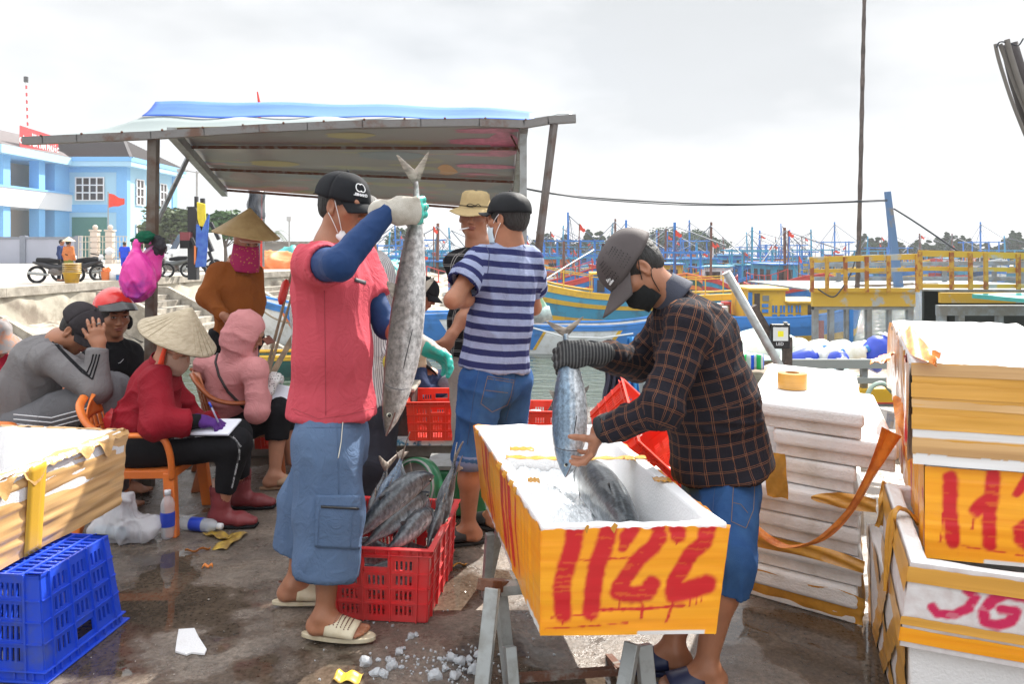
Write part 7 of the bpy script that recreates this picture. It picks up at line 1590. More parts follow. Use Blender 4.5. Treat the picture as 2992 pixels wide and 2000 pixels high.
# ---- I: red helmet
I_=wroot('person','man in a red helmet and black polo shirt glancing to the right','person',tuple(G(330,1430)))
J=JJ(neck=(322,1000,4.8),chest=(325,1060,4.82),pel=(290,1215,4.95),shR=(282,1045,4.72),shL=(378,1035,4.92),elR=(300,1130,4.6),wrR=(362,1120,4.55),elL=(390,1130,4.85),wrL=(350,1150,4.7),hipR=(280,1230,4.85),hipL=(315,1225,5.0),knR=(345,1205,4.62),knL=(395,1180,4.8),anR=(345,1400,4.65),anL=(410,1390,4.85))
for a in 'LR': J['an'+a].z=.09; J['toe'+a]=J['an'+a]+Vector((.15,-.15,0))
J['head']=frame(P(334,926,4.78),(.70,-.70,-.08),(.0,0,1)); body(J,1.,1.03,par=I_,feet='LR',hf=.0045,hands=dict(R=dict(d=(.9,-.1,-.2),n=(0,0,-1),curl=(30,32,34,36))))
faceparts(J['head'],I_,1.03,gaze=(.002,0)); hairmesh(J['head'],I_,1.03,thick=.006,back=-.05)
shirt(J,BLACK,I_,slen=.72,ra=.075,rb=.072,sh=.062,hem=P(292,1235,4.95),amp=.008,seed=51,collar=.065); pants(J,cloth('black_jeans',(.02,.02,.024)),I_,t=.95,h=.011)
collarring(J,J['head'],.072,BLACK,I_,.025)
M_=J['head']; s=1.03; Ah=M_@Matrix.Translation(Vector((0,-.022,.074)))@Matrix.Rotation(.05,4,'X'); HR=mat('helmet_red',(.78,.035,.03),r=.22,var=.05,coat=.4); b=MB()
def fn(u,v): a=2*pi*u; el=v*pi/2; return Ah@Vector((.114*cos(el)*cos(a)+0,.136*cos(el)*sin(a),-.012+.118*sin(el)-.03*(1-sin(el))*max(0,-sin(a))))
b.grid(fn,48,14); hm=b.build('helmet_shell',HR,I_,True); sm=hm.modifiers.new('s','SOLIDIFY'); sm.thickness=.012; sm.offset=-1
b=MB(); b.grid(lambda u,v:Ah@Vector((sin(lerp(-1.15,1.15,u))*(.117+.004*v),cos(lerp(-1.15,1.15,u))*(.138)+.085*v*cos(lerp(-1.15,1.15,u))**.7,.012-.030*v+.018*(1-abs(lerp(-1,1,u)))*(1-v)-.012*abs(lerp(-1,1,u)))),26,8,.004); b.build('helmet_visor',mat('black_gloss'and 'visor_black',(.012,.012,.014),r=.25,var=0),hm,True)
b=MB(); b.tube([Ah@Vector((sin(t)*.116,cos(t)*.138,-.020)) for t in np.linspace(0,6.28,40)],.006,6); b.build('helmet_trim',BLACK,hm,True)
b=MB(); b.blob(M_@Vector((.094,-.02,-.045)),(.018,.035,.045),1,.1,2); b.blob(M_@Vector((-.094,-.02,-.045)),(.018,.035,.045),1,.1,2); b.build('ear_pad',BLACK,hm,True)
tt=bvh_patch([c for c in I_.children if c.name.startswith('shirt')][0],[(346,1062),(352,1060),(361,1050)],None,None,''); tubeobj('chest_mark',tt,.0016,frw,I_)
# ---- J: red jacket and conical hat
K_=wroot('person','seated woman in a red jacket and conical hat writing in a notebook','person',tuple(G(480,1480)))
J=JJ(neck=(478,1068,4.08),chest=(450,1140,4.10),waist=(430,1220,4.10),pel=(400,1300,4.12),shR=(455,1110,3.94),shL=(470,1100,4.28),elR=(462,1238,3.84),wrR=(588,1232,3.92),elL=(560,1240,4.35),wrL=(640,1240,4.22),hipR=(410,1312,4.02),hipL=(415,1305,4.22),knR=(688,1298,3.95),knL=(690,1272,4.22),anR=(645,1500,3.99),anL=(705,1440,4.28))
for a in 'LR': J['an'+a].z=.095; J['toe'+a]=J['an'+a]+Vector((.2,-.01,0))
J['head']=frame(P(508,1018,4.06),(.86,-.16,-.44),(.42,-.10,.9)); body(J,1.,.93,par=K_,feet='',hands=None,skin=SKIN2,hf=.0055)
RJ=cloth('crimson_jacket',(.30,.012,.024),c2=(.24,.010,.02),sc=4,r=.6); shirt(J,RJ,K_,slen=1.72,ra=.078,rb=.075,rc=.062,w=(.155,.155,.15),dp=(.13,.14,.125),sh=.062,collar=.066,hem=P(400,1285,4.12),amp=.012,ff=8,st=(.7,.7,1.),seed=61,h=.0075,name='jacket')
BLK=cloth('black_leggings',(.013,.013,.015)); pants(J,BLK,K_,hip=.135,th=.105,kn=.078,hm=.052,t=.72,amp=.004,wst=P(405,1290,4.12),name='leggings',hol=False)
PU=mat('purple_knit',(.09,.02,.20),r=.9,bump=.6,bs=400); glove(J['wrR'],(1,.0,-.12),(0,.15,-1),1,K_,PU,curl=(38,42,46,50),thumb=(.8,.35,.5),tc=25,cuff=.02,fat=.002,h=.004); glove(J['wrL'],(.9,-.3,-.1),(0,0,-1),-1,K_,PU,curl=(20,25,25,30),h=.005)
tubeobj('jacket_cuff',[J['elR'].lerp(J['wrR'],.68),J['elR'].lerp(J['wrR'],.99)],[.040,.036],BLK,K_,16)
collarring(J,J['head'],.074,RJ,K_,.05)
STRW=mat('palm_leaf_hat',(.50,.42,.30),r=.75,c2=(.36,.29,.19),sc=24,lo=.3,hi=.6,bump=.5,bs=60,stretch=(1,1,3)); 
ho,HA=conehat(J['head'],K_,STRW,.200,.175,.035,tilt=(-.02,0),brimm=mat('hat_rim_fringe',(.25,.17,.05),c2=(.05,.04,.03),sc=60))
b=MB(); 
for k in range(28): a=2*pi*k/28; p=[HA@Vector((cos(a)*.200*t,sin(a)*.200*t,.175*(1-t)-.028)) for t in (.03,.35,.7,1.)]; b.tube(p,.0013,4)
b.build('hat_ribs',mat('hat_rib_thread',(.40,.33,.22)),ho,True)
M_=J['head']; T_=lambda x,y,z:M_@Vector((x*.93,y*.93,z*.93)); b=MB()
def fn(u,v): a=(u-.5)*2.7; z=lerp(.0,-.128,v); return T_(sin(a)*.078,cos(a)*.104+.022*sin(pi*v)-.006,z-.02*(abs(a)/1.35)*(.5-v))
b.grid(fn,24,12,.003); b.build('face_mask',mat('beige_mask',(.50,.33,.25),r=.9,var=.05,bump=.3),K_,True)
tubeobj('hat_tie',catmull([T_(.095,.0,.045),T_(.097,.012,-.03),T_(.085,.02,-.10)],5),[.008,.009,.010,.011,.012,.013,.014,.015,.016,.017,.014],mat('orange_ribbon_tie',(.80,.07,.02),r=.7),K_,8); 
for a in 'RL':
    f=Sdf(); an=J['an'+a]; f.cone(an+Vector((0,0,.10)),an+Vector((0,0,.0)),.052,.046,.02); f.cone(an+Vector((-.02,0,-.045)),an+Vector((.10,0,-.055)),.046,.036,.03,((0,1,0),1.0)); f.cone(an+Vector((.10,0,-.055)),an+Vector((.165,0,-.064)),.034,.022,.02,((0,1,0),1.35)); f.plane(an+Vector((0,0,-.092)),(0,0,-1),rad=.3) ; f.cone(an+Vector((0,0,.07)),an+Vector((0,0,.2)),.046,.046,.004,sub=1)
    V,Q=f.mesh(.0055); V[:,2]=np.maximum(V[:,2],an.z-.083); V=folds(V,Q,.002,20); bo_=mkobj('boot',V,Q,mat('maroon_rubber',(.20,.03,.035),r=.5,var=.1,bump=.15),K_,True)
    b=MB(); b.tube([an+Vector((-.055,0,-.083)),an+Vector((.02,0,-.084)),an+Vector((.12,0,-.086)),an+Vector((.185,0,-.084))],[.010,.010,.010,.008],8,flat=((0,1,0),4.6)); b.build('boot_sole',BLACK,bo_,True)
    tubeobj('sock',[an+Vector((0,0,.04)),an+Vector((0,0,.15))],[.040,.042],mat('nude_sock',(.42,.27,.21)),K_,16)
lg=[c for c in K_.children if c.name.startswith('leggings')][0]
pth=[(500,1283),(560,1278),(620,1270),(660,1268),(692,1290),(700,1320),(690,1370),(678,1420)]
seam(lg,pth,mat('band_grey',(.05,.05,.055)),K_,'side_band',.0045,.0)
for k,(px,py) in enumerate(((528,1280),(588,1275),(645,1269),(693,1292),(699,1330),(690,1372),(681,1412))):
    q=pth; j=min(range(len(q)-1),key=lambda i:abs(q[i][0]-px)+abs(q[i][1]-py)); d=Vector((q[min(j+1,7)][0]-q[max(j-1,0)][0],q[min(j+1,7)][1]-q[max(j-1,0)][1],0)).normalized()
    e=bvh_patch(lg,[(px-d.x*12,py-d.y*12),(px+d.x*12,py+d.y*12)],None,None,'',.006); r3=(e[1]-e[0]); u3=Vector((0,-1,0)).cross(r3).normalized()*-1; text('lettering','MOSCHINO',.0085,(e[0]+e[1])/2-u3*.004,r3,u3,frw,K_,ext=.0004)
NBm=mat('paper',(.74,.75,.82),r=.8,var=.03)
def notebook(label,c,rx,ry,w_,h_,tilt=(0,0)):
    o=wroot('notebook',label,'notebook',tuple(c)); b=MB(); x=Vector(rx).normalized(); y=Vector(ry).normalized(); n=x.cross(y)
    for k in range(4): z=n*(.0022*k); b.hexa([c+x*i*w_/2+y*j*h_/2+z+n*(.0004) for i,j in ((-1,-1),(1,-1),(1,1),(-1,1))]+[c+x*(i*w_/2-.002*k)+y*j*h_/2+z+n*.0022 for i,j in ((-1,-1),(1,-1),(1,1),(-1,1))])
    b.build('pages',NBm,o); b=MB(); b.hexa([c+x*i*(w_/2+.003)+y*j*(h_/2+.003)-n*.003 for i,j in ((-1,-1),(1,-1),(1,1),(-1,1))]+[c+x*i*(w_/2+.003)+y*j*(h_/2+.003) for i,j in ((-1,-1),(1,-1),(1,1),(-1,1))]); b.build('cover',BLACK,o); return o
notebook('open notebook on the thigh of the woman in the red jacket',P(632,1245,3.94)+Vector((0,0,-.01)),(1,-.12,.02),(.1,.9,.28),.20,.15)
pn=wroot('ballpoint_pen','blue and silver ballpoint pen in the purple-gloved hand','pen',tuple(P(615,1190,3.9))); tubeobj('pen_body',[P(638,1235,3.9),P(612,1178,3.88)],.0045,mat('pen_silver',(.45,.45,.6),r=.3),pn,8); tubeobj('pen_cap',[P(618,1191,3.879),P(611,1176,3.878)],.0055,BL,pn,8)
# ---- K: pink hoodie
L_=wroot('person','seated woman in a pink hooded top seen from behind, dark bag strap across her back','person',tuple(G(700,1400)))
J=JJ(neck=(700,1025,4.72),chest=(680,1090,4.75),waist=(668,1160,4.78),pel=(655,1235,4.82),shL=(602,1070,4.86),shR=(748,1085,4.62),elR=(752,1205,4.56),wrR=(778,1150,4.66),elL=(640,1190,5.0),wrL=(770,1160,4.9),hipL=(640,1250,4.9),hipR=(690,1255,4.74),knR=(815,1205,4.68),knL=(830,1190,4.95),anR=(803,1395,4.62),anL=(850,1380,4.9))
for a in 'LR': J['an'+a].z=.09; J['toe'+a]=J['an'+a]+Vector((.12,.04,0))
J['head']=frame(P(722,975,4.70),(.86,.10,-.40),(.40,.0,.9)); body(J,1.,.95,par=L_,feet='R',skin=SKIN2,hands=None,hf=.006)
HOOD=cloth('dusty_pink_jersey',(.68,.30,.30),c2=(.62,.26,.265),sc=3)
def hoodf(f):
    M_=J['head']; Rm=np.array(M_.to_3x3()); f.ell(M_@Vector((0,-.022,.03)),[.094,.118,.108],Rm,.04); f.ell(M_@Vector((0,.0,-.05)),[.088,.098,.09],Rm,.05); f.cone(M_@Vector((0,-.05,-.06)),J['neck'],.085,.085,.05); f.ell(M_@Vector((0,.13,-.02)),[.075,.08,.10],Rm,.015,1)
shirt(J,HOOD,L_,slen=1.9,ra=.070,rb=.062,rc=.046,w=(.165,.158,.160),dp=(.125,.118,.115),sh=.066,hem=P(652,1262,4.82),amp=.0055,ff=9,st=(.6,.6,1.3),seed=71,extra=hoodf,collar=.075,h=.0075,name='hooded_top')
hd=[c for c in L_.children if c.name.startswith('hooded_top')][0]
seam(hd,[(636,1035),(630,1060),(640,1100),(665,1145),(695,1175),(718,1200)],mat('dark_strap',(.035,.025,.025),r=.6),L_,'bag_strap',.009,.004,n=8)
pants(J,BLK,L_,hip=.13,th=.10,kn=.078,hm=.066,t=.45,amp=.005,wst=P(655,1225,4.82),name='leggings')
DOT=mat('dotted_glove',(.66,.65,.64),r=.85,var=0); Nn,Ln,bn=nodes(DOT); vo=Nn.new('ShaderNodeTexVoronoi'); vo.inputs['Scale'].default_value=75; vo.inputs['Randomness'].default_value=.3; tcd=Nn.new('ShaderNodeTexCoord'); Ln.new(tcd.outputs['Object'],vo.inputs['Vector']); lt=Nn.new('ShaderNodeMath'); lt.operation='LESS_THAN'; lt.inputs[1].default_value=.28; Ln.new(vo.outputs['Distance'],lt.inputs[0]); mxd=Nn.new('ShaderNodeMix'); mxd.data_type='RGBA'; mxd.inputs[6].default_value=(.66,.65,.64,1); mxd.inputs[7].default_value=(.03,.03,.03,1); Ln.new(lt.outputs[0],mxd.inputs[0]); Ln.new(mxd.outputs[2],bn.inputs['Base Color'])
glove(J['wrR'],(.25,.1,.6),(.3,.6,-.3),1,L_,DOT,curl=(40,42,44,46),fat=.006,cuff=.05,h=.0055,s=1.08); glove(J['wrL'],(.9,-.2,.1),(0,0,1),-1,L_,DOT,curl=(30,30,30,30),h=.006)
M_=J['head']; b=MB(); b.grid(lambda u,v:M_@Vector((sin(lerp(-1,1,u))*.075,.070+.055*cos(lerp(-1,1,u))+.045*v,.040-.02*v-.02*lerp(-1,1,u)**2)),16,5,.003); b.build('cap_peak',mat('rust_peak',(.17,.05,.03)),L_,True)
slipper(J,'R',mat('tan_sandal',(.40,.25,.15),r=.6),L_)
notebook('white notebook held up by the dotted glove of the woman in pink',P(818,1150,4.72),(.95,.1,-.25),(.2,.75,.55),.13,.12)
# ---- L: brown jacket standing
W_=wroot('person','standing woman in a brown jacket, conical hat and magenta face scarf, hand on hip','person',tuple(G(700,1340)))
J=JJ(neck=(695,768,5.4),chest=(685,830,5.4),waist=(692,900,5.4),pel=(690,975,5.4),shR=(636,800,5.3),shL=(738,798,5.5),elR=(604,868,5.22),wrR=(662,930,5.14),elL=(752,880,5.5),wrL=(742,950,5.4),hipR=(668,990,5.38),hipL=(712,990,5.42),knR=(668,1150,5.38),knL=(712,1150,5.42),anR=(668,1300,5.38),anL=(712,1300,5.42))
for a in 'LR': J['an'+a].z=.09; J['toe'+a]=J['an'+a]+Vector((.15,-.1,0))
J['head']=frame(P(718,712,5.38),(.72,-.66,-.20),(.02,0,1)); body(J,.95,.95,par=W_,feet='LR',skin=SKIN2,h=.010,hf=.0055,hands=dict(R=dict(d=(.6,.3,-.6),n=(0,.5,.5),curl=(30,30,35,40)))); faceparts(J['head'],W_,.95)
shirt(J,cloth('rust_brown_jersey',(.30,.095,.022),c2=(.25,.075,.018),sc=4),W_,slen=1.93,ra=.064,rb=.058,rc=.040,w=(.145,.135,.150),dp=(.115,.118,.125),sh=.056,hem=P(690,975,5.4),amp=.007,seed=81,collar=.06,h=.008,name='jacket')
collarring(J,J['head'],.068,_MC['rust_brown_jersey'],W_,.04); pants(J,BLK,W_,hip=.125,t=.95,h=.012,wst=P(690,960,5.4),hol=False)
ho,HA=conehat(J['head'],W_,mat('smooth_palm_hat',(.50,.34,.15),r=.6,c2=(.42,.27,.11),sc=10,bump=.2),.222,.185,.035,tilt=(.02,-.03))
b=MB(); b.lathe([(.0,.135),(.195,-.026)],40); b.v=[tuple(HA@Vector(v)) for v in b.v]; b.build('hat_lining',mat('orange_lining',(.75,.12,.03),r=.7),ho,True)
M_=J['head']; T_=lambda x,y,z:M_@Vector((x*.95,y*.95,z*.95)); b=MB()
def fn(u,v): a=(u-.5)*3.6; z=lerp(-.005,-.19,v); k=1+.25*v; return T_(sin(a)*.086*k,cos(a)*.106*k+.012*sin(pi*v)+.004*sin(a*9)*v,z)
b.grid(fn,36,16,.003); SC_=mat('magenta_scarf',(.36,.01,.09),r=.85,bump=.3); Nn,Ln,bn=nodes(SC_); src=bn.inputs['Base Color'].links[0].from_socket; vo=Nn.new('ShaderNodeTexVoronoi'); vo.inputs['Scale'].default_value=42; tcd=Nn.new('ShaderNodeTexCoord'); Ln.new(tcd.outputs['Object'],vo.inputs['Vector']); lt=Nn.new('ShaderNodeMath'); lt.operation='LESS_THAN'; lt.inputs[1].default_value=.22; Ln.new(vo.outputs['Distance'],lt.inputs[0]); mxd=Nn.new('ShaderNodeMix'); mxd.data_type='RGBA'; Ln.new(src,mxd.inputs[6]); mxd.inputs[7].default_value=(.45,.16,.06,1); Ln.new(lt.outputs[0],mxd.inputs[0]); Ln.new(mxd.outputs[2],bn.inputs['Base Color'])
b.build('face_scarf',SC_,W_,True)
b=MB(); b.grid(lambda u,v:T_(sin(lerp(-1.2,1.2,u))*.084,cos(lerp(-1.2,1.2,u))*.10+.055*v*cos(lerp(-1.2,1.2,u))**.6,.050-.012*v-.015*abs(lerp(-1,1,u))),18,5,.003); b.build('sun_visor',mat('beige_visor',(.60,.50,.42)),W_,True)
# ---- M: at the left edge
X_=wroot('person','person in a patterned grey sun hat and magenta top cut by the left edge','person',tuple(G(-60,1420)))
J=JJ(neck=(-25,1040,4.9),chest=(-30,1090,4.9),pel=(-40,1220,4.95),shR=(-75,1075,4.8),shL=(20,1070,5.0),elR=(-80,1160,4.7),wrR=(-20,1180,4.6),elL=(30,1160,4.9),wrL=(60,1190,4.8),hipR=(-50,1235,4.9),hipL=(-20,1235,5.0),knR=(20,1230,4.7),knL=(50,1220,4.8),anR=(20,1400,4.7),anL=(50,1390,4.8))
for a in 'LR': J['an'+a].z=.09; J['toe'+a]=J['an'+a]+Vector((.1,-.15,0))
J['head']=frame(P(-18,1000,4.9),(.7,-.6,-.3),(.1,0,1)); body(J,1.,.95,par=X_,h=.012,hf=.007,feet='',skin=SKIN2); shirt(J,cloth('magenta_top',(.62,.03,.08)),X_,slen=1.9,h=.011); pants(J,BLK,X_,h=.013,t=.95)
Ah=J['head']@Matrix.Translation(Vector((0,0,.045))); b=MB(); b.lathe([(0,.10),(.05,.098),(.085,.06),(.095,.0),(.17,-.05),(.172,-.056),(.095,-.006),(.08,.05)],36); b.v=[tuple(Ah@Vector((x,y,z+.008*sin(4*math.atan2(y,x))))) for x,y,z in b.v]; b.build('sun_hat',mat('patterned_cotton',(.24,.22,.22),r=.9,c2=(.42,.18,.10),sc=14,lo=.38,hi=.5),X_,True)
# ---- far people on the quay
def farperson(label,px,pyf,Y,hgt,topm,botm,hatm=None,fwd=(0,1,0),bare=False):
    g=P(px,pyf,Y); g.z=QZ; k=hgt/1.7; o=wroot('person',label,'person',tuple(g)); f_=Vector(fwd).normalized(); s_=f_.cross(Vector((0,0,1)))
    def q(x,y,z): return g+s_*x*k+f_*y*k+Vector((0,0,z*k))
    J=dict(neck=q(0,0,1.42),chest=q(0,0,1.25),waist=q(0,0,1.08),pel=q(0,0,.92),shL=q(-.17,0,1.36),shR=q(.17,0,1.36),elL=q(-.24,.0,1.1),elR=q(.24,0,1.1),wrL=q(-.25,.08,.86),wrR=q(.25,.08,.86),hipL=q(-.09,0,.88),hipR=q(.09,0,.88),knL=q(-.1,.03,.48),knR=q(.1,-.02,.48),anL=q(-.1,.02,.09),anR=q(.1,-.06,.09))
    for a in 'LR': J['toe'+a]=J['an'+a]+f_*.2
    J['head']=frame(q(0,.01,1.56),f_,(0,0,1)); body(J,k,k,par=o,h=.02,hf=.014,feet='LR',fine_feet=.014); hairmesh(J['head'],o,k,h=.014)
    shirt(J,topm,o,slen=.7 if bare else 1.9,h=.018,amp=.004); pants(J,botm,o,t=.95 if not bare else .05,h=.018,hol=False)
    if hatm: conehat(J['head'],o,hatm,.22,.17,.03)
    return o
farperson('distant woman in an orange top, green trousers and conical hat beside the motorbike',200,822,27.5,1.52,cloth('orange_top',(.60,.20,.07)),cloth('olive_trousers',(.20,.22,.05)),mat('far_straw',(.62,.50,.33)),(.3,.9,0))
farperson('distant figure in dark blue half hidden behind the woman in orange',180,814,28.6,1.55,cloth('dark_blue_top',(.03,.05,.14)),BLK,None,(1,0,0))
farperson('distant boy in a bright blue shirt and blue shorts walking away',364,800,35.5,1.52,cloth('royal_blue',(.02,.07,.60)),cloth('royal_blue2',(.015,.05,.50)),None,(-.1,1,0),bare=True)
# ================================================================ BOATS AND HARBOUR
pb_=dict(blue=mat('boat_blue',(.03,.20,.58),r=.6,c2=(.02,.12,.30),sc=1.5,lo=.25,hi=.5),cyan=mat('boat_cyan',(.04,.30,.48),r=.6,c2=(.06,.16,.2),sc=1.5,lo=.3,hi=.5),red=mat('boat_red',(.55,.05,.04),r=.6,var=.3,sc=2),yellow=mat('boat_yellow',(.72,.42,.02),r=.6,c2=(.45,.26,.04),sc=2.5,lo=.3,hi=.5),
 green=mat('boat_green',(.015,.10,.085),r=.6,var=.3,sc=2),white=mat('boat_white',(.72,.74,.76),r=.6,c2=(.52,.52,.50),sc=3,lo=.3,hi=.5),grey=mat('boat_grey',(.25,.29,.32),r=.7,c2=(.18,.19,.19),sc=3),orange=mat('boat_orange',(.75,.20,.05),r=.6,var=.2,sc=2),brown=mat('boat_brown',(.16,.07,.045),r=.8,var=.3,sc=2),wood=mat('bare_wood',(.38,.34,.28),r=.9,c2=(.25,.2,.15),sc=4),
 dark=mat('hull_dark',(.035,.045,.04),r=.7,var=.3,sc=1.5),teal=mat('boat_teal',(.05,.35,.33),r=.6,var=.2,sc=2))
def hullpart(par,L_,W_,fb,draft,m,sheer=.5,z0=0,stripes=(),bow=.35,nm='hull',open_=True,stern=.75,n=22):
    "local: x forward, keel on z=-draft, gunwale at fb; stripes: (lo,hi,mat) fractions of freeboard"
    def W(t): return W_/2*(stern+(1-stern)*min(1,t/.35))*(1 if t<1-bow else math.sqrt(max(0,1-((t-1+bow)/bow)**2.2)))
    def G_(t): return fb+sheer*(max(0,t-.45)/.55)**2*fb*1.3+.12*sheer*fb*(max(0,.25-t)/.25)**2
    def pt_(t,v,s_,o=0): # v 0 keel ..1 gunwale
        z=lerp(-draft,G_(t),v); k=(.55+.45*min(1,v*1.25)**.7); x=-L_/2+L_*t+(.06*L_*v*(t>.9)*(t-.9)/.1); return (x,s_*(W(t)*k+o),z)
    def band_(nm_,v0,v1,m_,o=0,par_=par):
        b=MB()
        for s_ in (-1,1): b.grid((lambda u,v:pt_(u,lerp(v0,v1,v),s_,o)),n,4)
        b.add([pt_(0,v0,-1,o),pt_(0,v0,1,o),pt_(0,v1,1,o),pt_(0,v1,-1,o)],[(0,1,2,3)]); return b.build(nm_,m_,par_,False)
    h=band_(nm,0,1,m)
    for k,(a,c,m_) in enumerate(stripes): band_('wale' if c-a<.2 else 'topside',a,c,m_,.03)
    b=MB(); 
    for s_ in (-1,1): b.tube([pt_(t,1,s_,-.01) for t in np.linspace(0,1,n)],.06,5)
    b.build('gunwale',stripes[-1][2] if stripes else m,par)
    b=MB(); b.grid(lambda u,v:(pt_(u,.78,1)[0],lerp(-1,1,v)*(W(u)-.03)*.97,G_(u)*.62),n,2); b.build('deck',pb_['wood'],par); return W,G_
def cabin(par,x0,x1,w_,z0,z1,m,trim,wins=3,roofm=None,door=False):
    b=MB(); b.b2((x0,-w_/2,z0),(x1,w_/2,z1)); c=b.build('cabin',m,par)
    b=MB(); b.b2((x0-.15,-w_/2-.15,z1),(x1+.2,w_/2+.15,z1+.09)); b.build('cabin_roof',roofm or trim,c)
    for k in range(wins):
        xa=lerp(x0,x1,(k+.22)/wins); xb=lerp(x0,x1,(k+.78)/wins); b=MB()
        b.b2((xa,-w_/2-.02,lerp(z0,z1,.5)),(xb,w_/2+.02,lerp(z0,z1,.85))); b.build('window',glass_d,c)
        b=MB(); b.b2((xa,-w_/2-.018,lerp(z0,z1,.1)),(xb,w_/2+.018,lerp(z0,z1,.38))); b.build('panel',trim,c)
    b=MB(); b.b2((x1-.01,-w_*.3,lerp(z0,z1,.5)),(x1+.02,w_*.3,lerp(z0,z1,.85))); b.build('window',glass_d,c)
    return c
FLG=mat('red_flag')if 'red_flag' in _MC else mat('red_flag',(.75,.05,.02))
def rig(par,x,h,z0,m,kind,rnd,W_):
    b=MB(); b.beam((x,0,z0),(x+rnd.uniform(-.3,.3),0,z0+h),.16,.16,w2=.10); b.build('mast',m,par)
    if kind in (0,2):
        b=MB()
        for s_ in (-1,1): 
            for xx in (x-1.6,x+1.6): b.beam((xx,s_*W_*.42,z0),(xx,s_*W_*.42,z0+h*.62),.12)
        for zz in (.60,.40): 
            for s_ in (-1,1): b.beam((x-2.4,s_*W_*.42,z0+h*zz),(x+2.4,s_*W_*.42,z0+h*zz),.10)
        for xx in (x-1.6,x+1.6): b.beam((xx,-W_*.6,z0+h*.6),(xx,W_*.6,z0+h*.6),.10)
        b.build('net_frame',m,par)
    b=MB()
    for k in range(5): a=rnd.uniform(-1,1); b.tube([(x,0,z0+h*rnd.uniform(.7,1)),(x+a*rnd.uniform(2,5),rnd.uniform(-1,1)*W_*.5,z0+rnd.uniform(0,.5))],.018,3)
    for s_ in (-1,1): b.tube([(x,0,z0+h*.95),(x+rnd.uniform(1.5,3.5),s_*W_*.8,z0+h*rnd.uniform(.3,.8))],.035,4)
    b.build('rigging',mat('rigging_grey',(.10,.12,.15)),par)
def deckstuff(par,L_,W_,z0,rnd,n=14):
    cols=[pb_[k] for k in ('orange','blue','white','red','teal','yellow','brown','grey')]
    for k in range(n):
        m=rnd.choice(cols); b=MB(); x=rnd.uniform(-.42,.36)*L_; y=rnd.uniform(-.34,.34)*W_; t=rnd.random(); s_=rnd.uniform(.22,.42)
        if t<.4: b.tube([(x,y,z0),(x,y,z0+s_*1.7)],s_*.55,8); nm='barrel'
        elif t<.7: b.blob((x,y,z0+s_*.5),(s_*1.3,s_,s_*.7),k,.3,2); nm='net_heap'; m=rnd.choice([pb_['teal'],pb_['brown'],pb_['green'],pb_['orange'],pb_['white']])
        else: b.box((x,y,z0+s_*.5),(s_*1.4,s_,s_)); nm='fish_box'
        b.build(nm,m,par)
def boat(label,loc,rz,L_,W_,fb,cols,seed,cab=True,kind=0,group='fishing boats crowded in the harbour',mh=5,stuff_=12,flags=1,cat='fishing boat',cx=-.22,cl=.36,ch=2.0):
    rnd=random.Random(seed); r=root('fishing_boat',label,cat,loc,rz,group); c1,c2,c3,c4=[pb_[c] for c in cols]
    W,G_=hullpart(r,L_,W_,fb,.6,c1,.55,0,((.40,.52,c2),(.72,.80,c2),(.90,1.0,c2)))
    z0=fb*.62
    if cab: cabin(r,L_*(cx-cl/2),L_*(cx+cl/2),W_*.55,z0,z0+ch,c3,c4)
    if kind>=0: rig(r,rnd.uniform(-.05,.2)*L_,mh,z0,c4 if kind!=1 else pb_['brown'],kind,rnd,W_)
    deckstuff(r,L_,W_,z0,rnd,stuff_)
    for k in range(flags):
        x=rnd.uniform(-.4,.4)*L_; h=rnd.uniform(2.2,4.5); b=MB(); b.tube([(x,0,z0),(x+.1,0,z0+h)],.035,4); p=b.build('flagstaff',pb_['brown'],r); b=MB(); q=rnd.uniform(-1,1)
        b.grid(lambda u,v:(x+.1+.5*u*q,.35*u,z0+h-.4*v*(1-.6*u)-.3*u+.05*sin(u*7)),5,3); b.build('flag',FLG,p)
    for s_ in (-1,1):
        b=MB(); top=[]
        for k in range(8): t=(k+.5)/9; x=-L_/2+L_*t; y=s_*(W(t)-.08); b.tube([(x,y,G_(t)-.1),(x,y,G_(t)+.75)],.035,4); top.append((x,y,G_(t)+.75))
        b.tube(top,.03,4); b.build('deck_railing',c2,r)
    return r
# fleet rows
kinds=[('cyan','yellow','blue','cyan'),('blue','red','cyan','blue'),('green','orange','yellow','blue'),('blue','yellow','teal','blue'),('cyan','red','white','cyan'),('brown','blue','blue','cyan'),('blue','white','orange','blue')]
cn=['blue-green','bright blue','dark green','deep blue with yellow wales','teal with red wales','brown','blue with white wales']
protos=[]
for k,c in enumerate(kinds):
    protos.append(boat('',(0,0,0),0,10.5,3.1,1.5,c,200+k,kind=k%3,mh=4.2+.25*k,stuff_=22,flags=1+(k%2)))
used=set(); rnd=random.Random(8); cnt=0
rows=[('nearest',52,[(1270,1),(1600,0),(1960,2),(2080,4),(2300,1)]),('second',63,[(1150,3),(1240,5),(1335,0),(1560,4),(1680,6),(1830,3),(1930,1),(2040,0),(2190,5),(2310,3)]),('third',76,[(1120,0),(1210,6),(1290,1),(1545,2),(1625,5),(1720,0),(1800,4),(1905,6),(1990,3),(2090,1),(2200,0),(2300,6),(2390,5)]),('farthest',93,[(1170,2),(1260,0),(1320,4),(1550,6),(1610,1),(1690,3),(1770,5),(1850,0),(1930,2),(2020,6),(2110,4),(2190,2),(2270,0),(2350,1),(2440,6),(2520,0),(2600,3),(2690,1),(2780,4),(2870,6),(2950,0)])]
ordn=['first','second','third','fourth','fifth','sixth','seventh','eighth','ninth','tenth','eleventh','twelfth','thirteenth','fourteenth','fifteenth','sixteenth','seventeenth','eighteenth','nineteenth','twentieth','twenty-first']
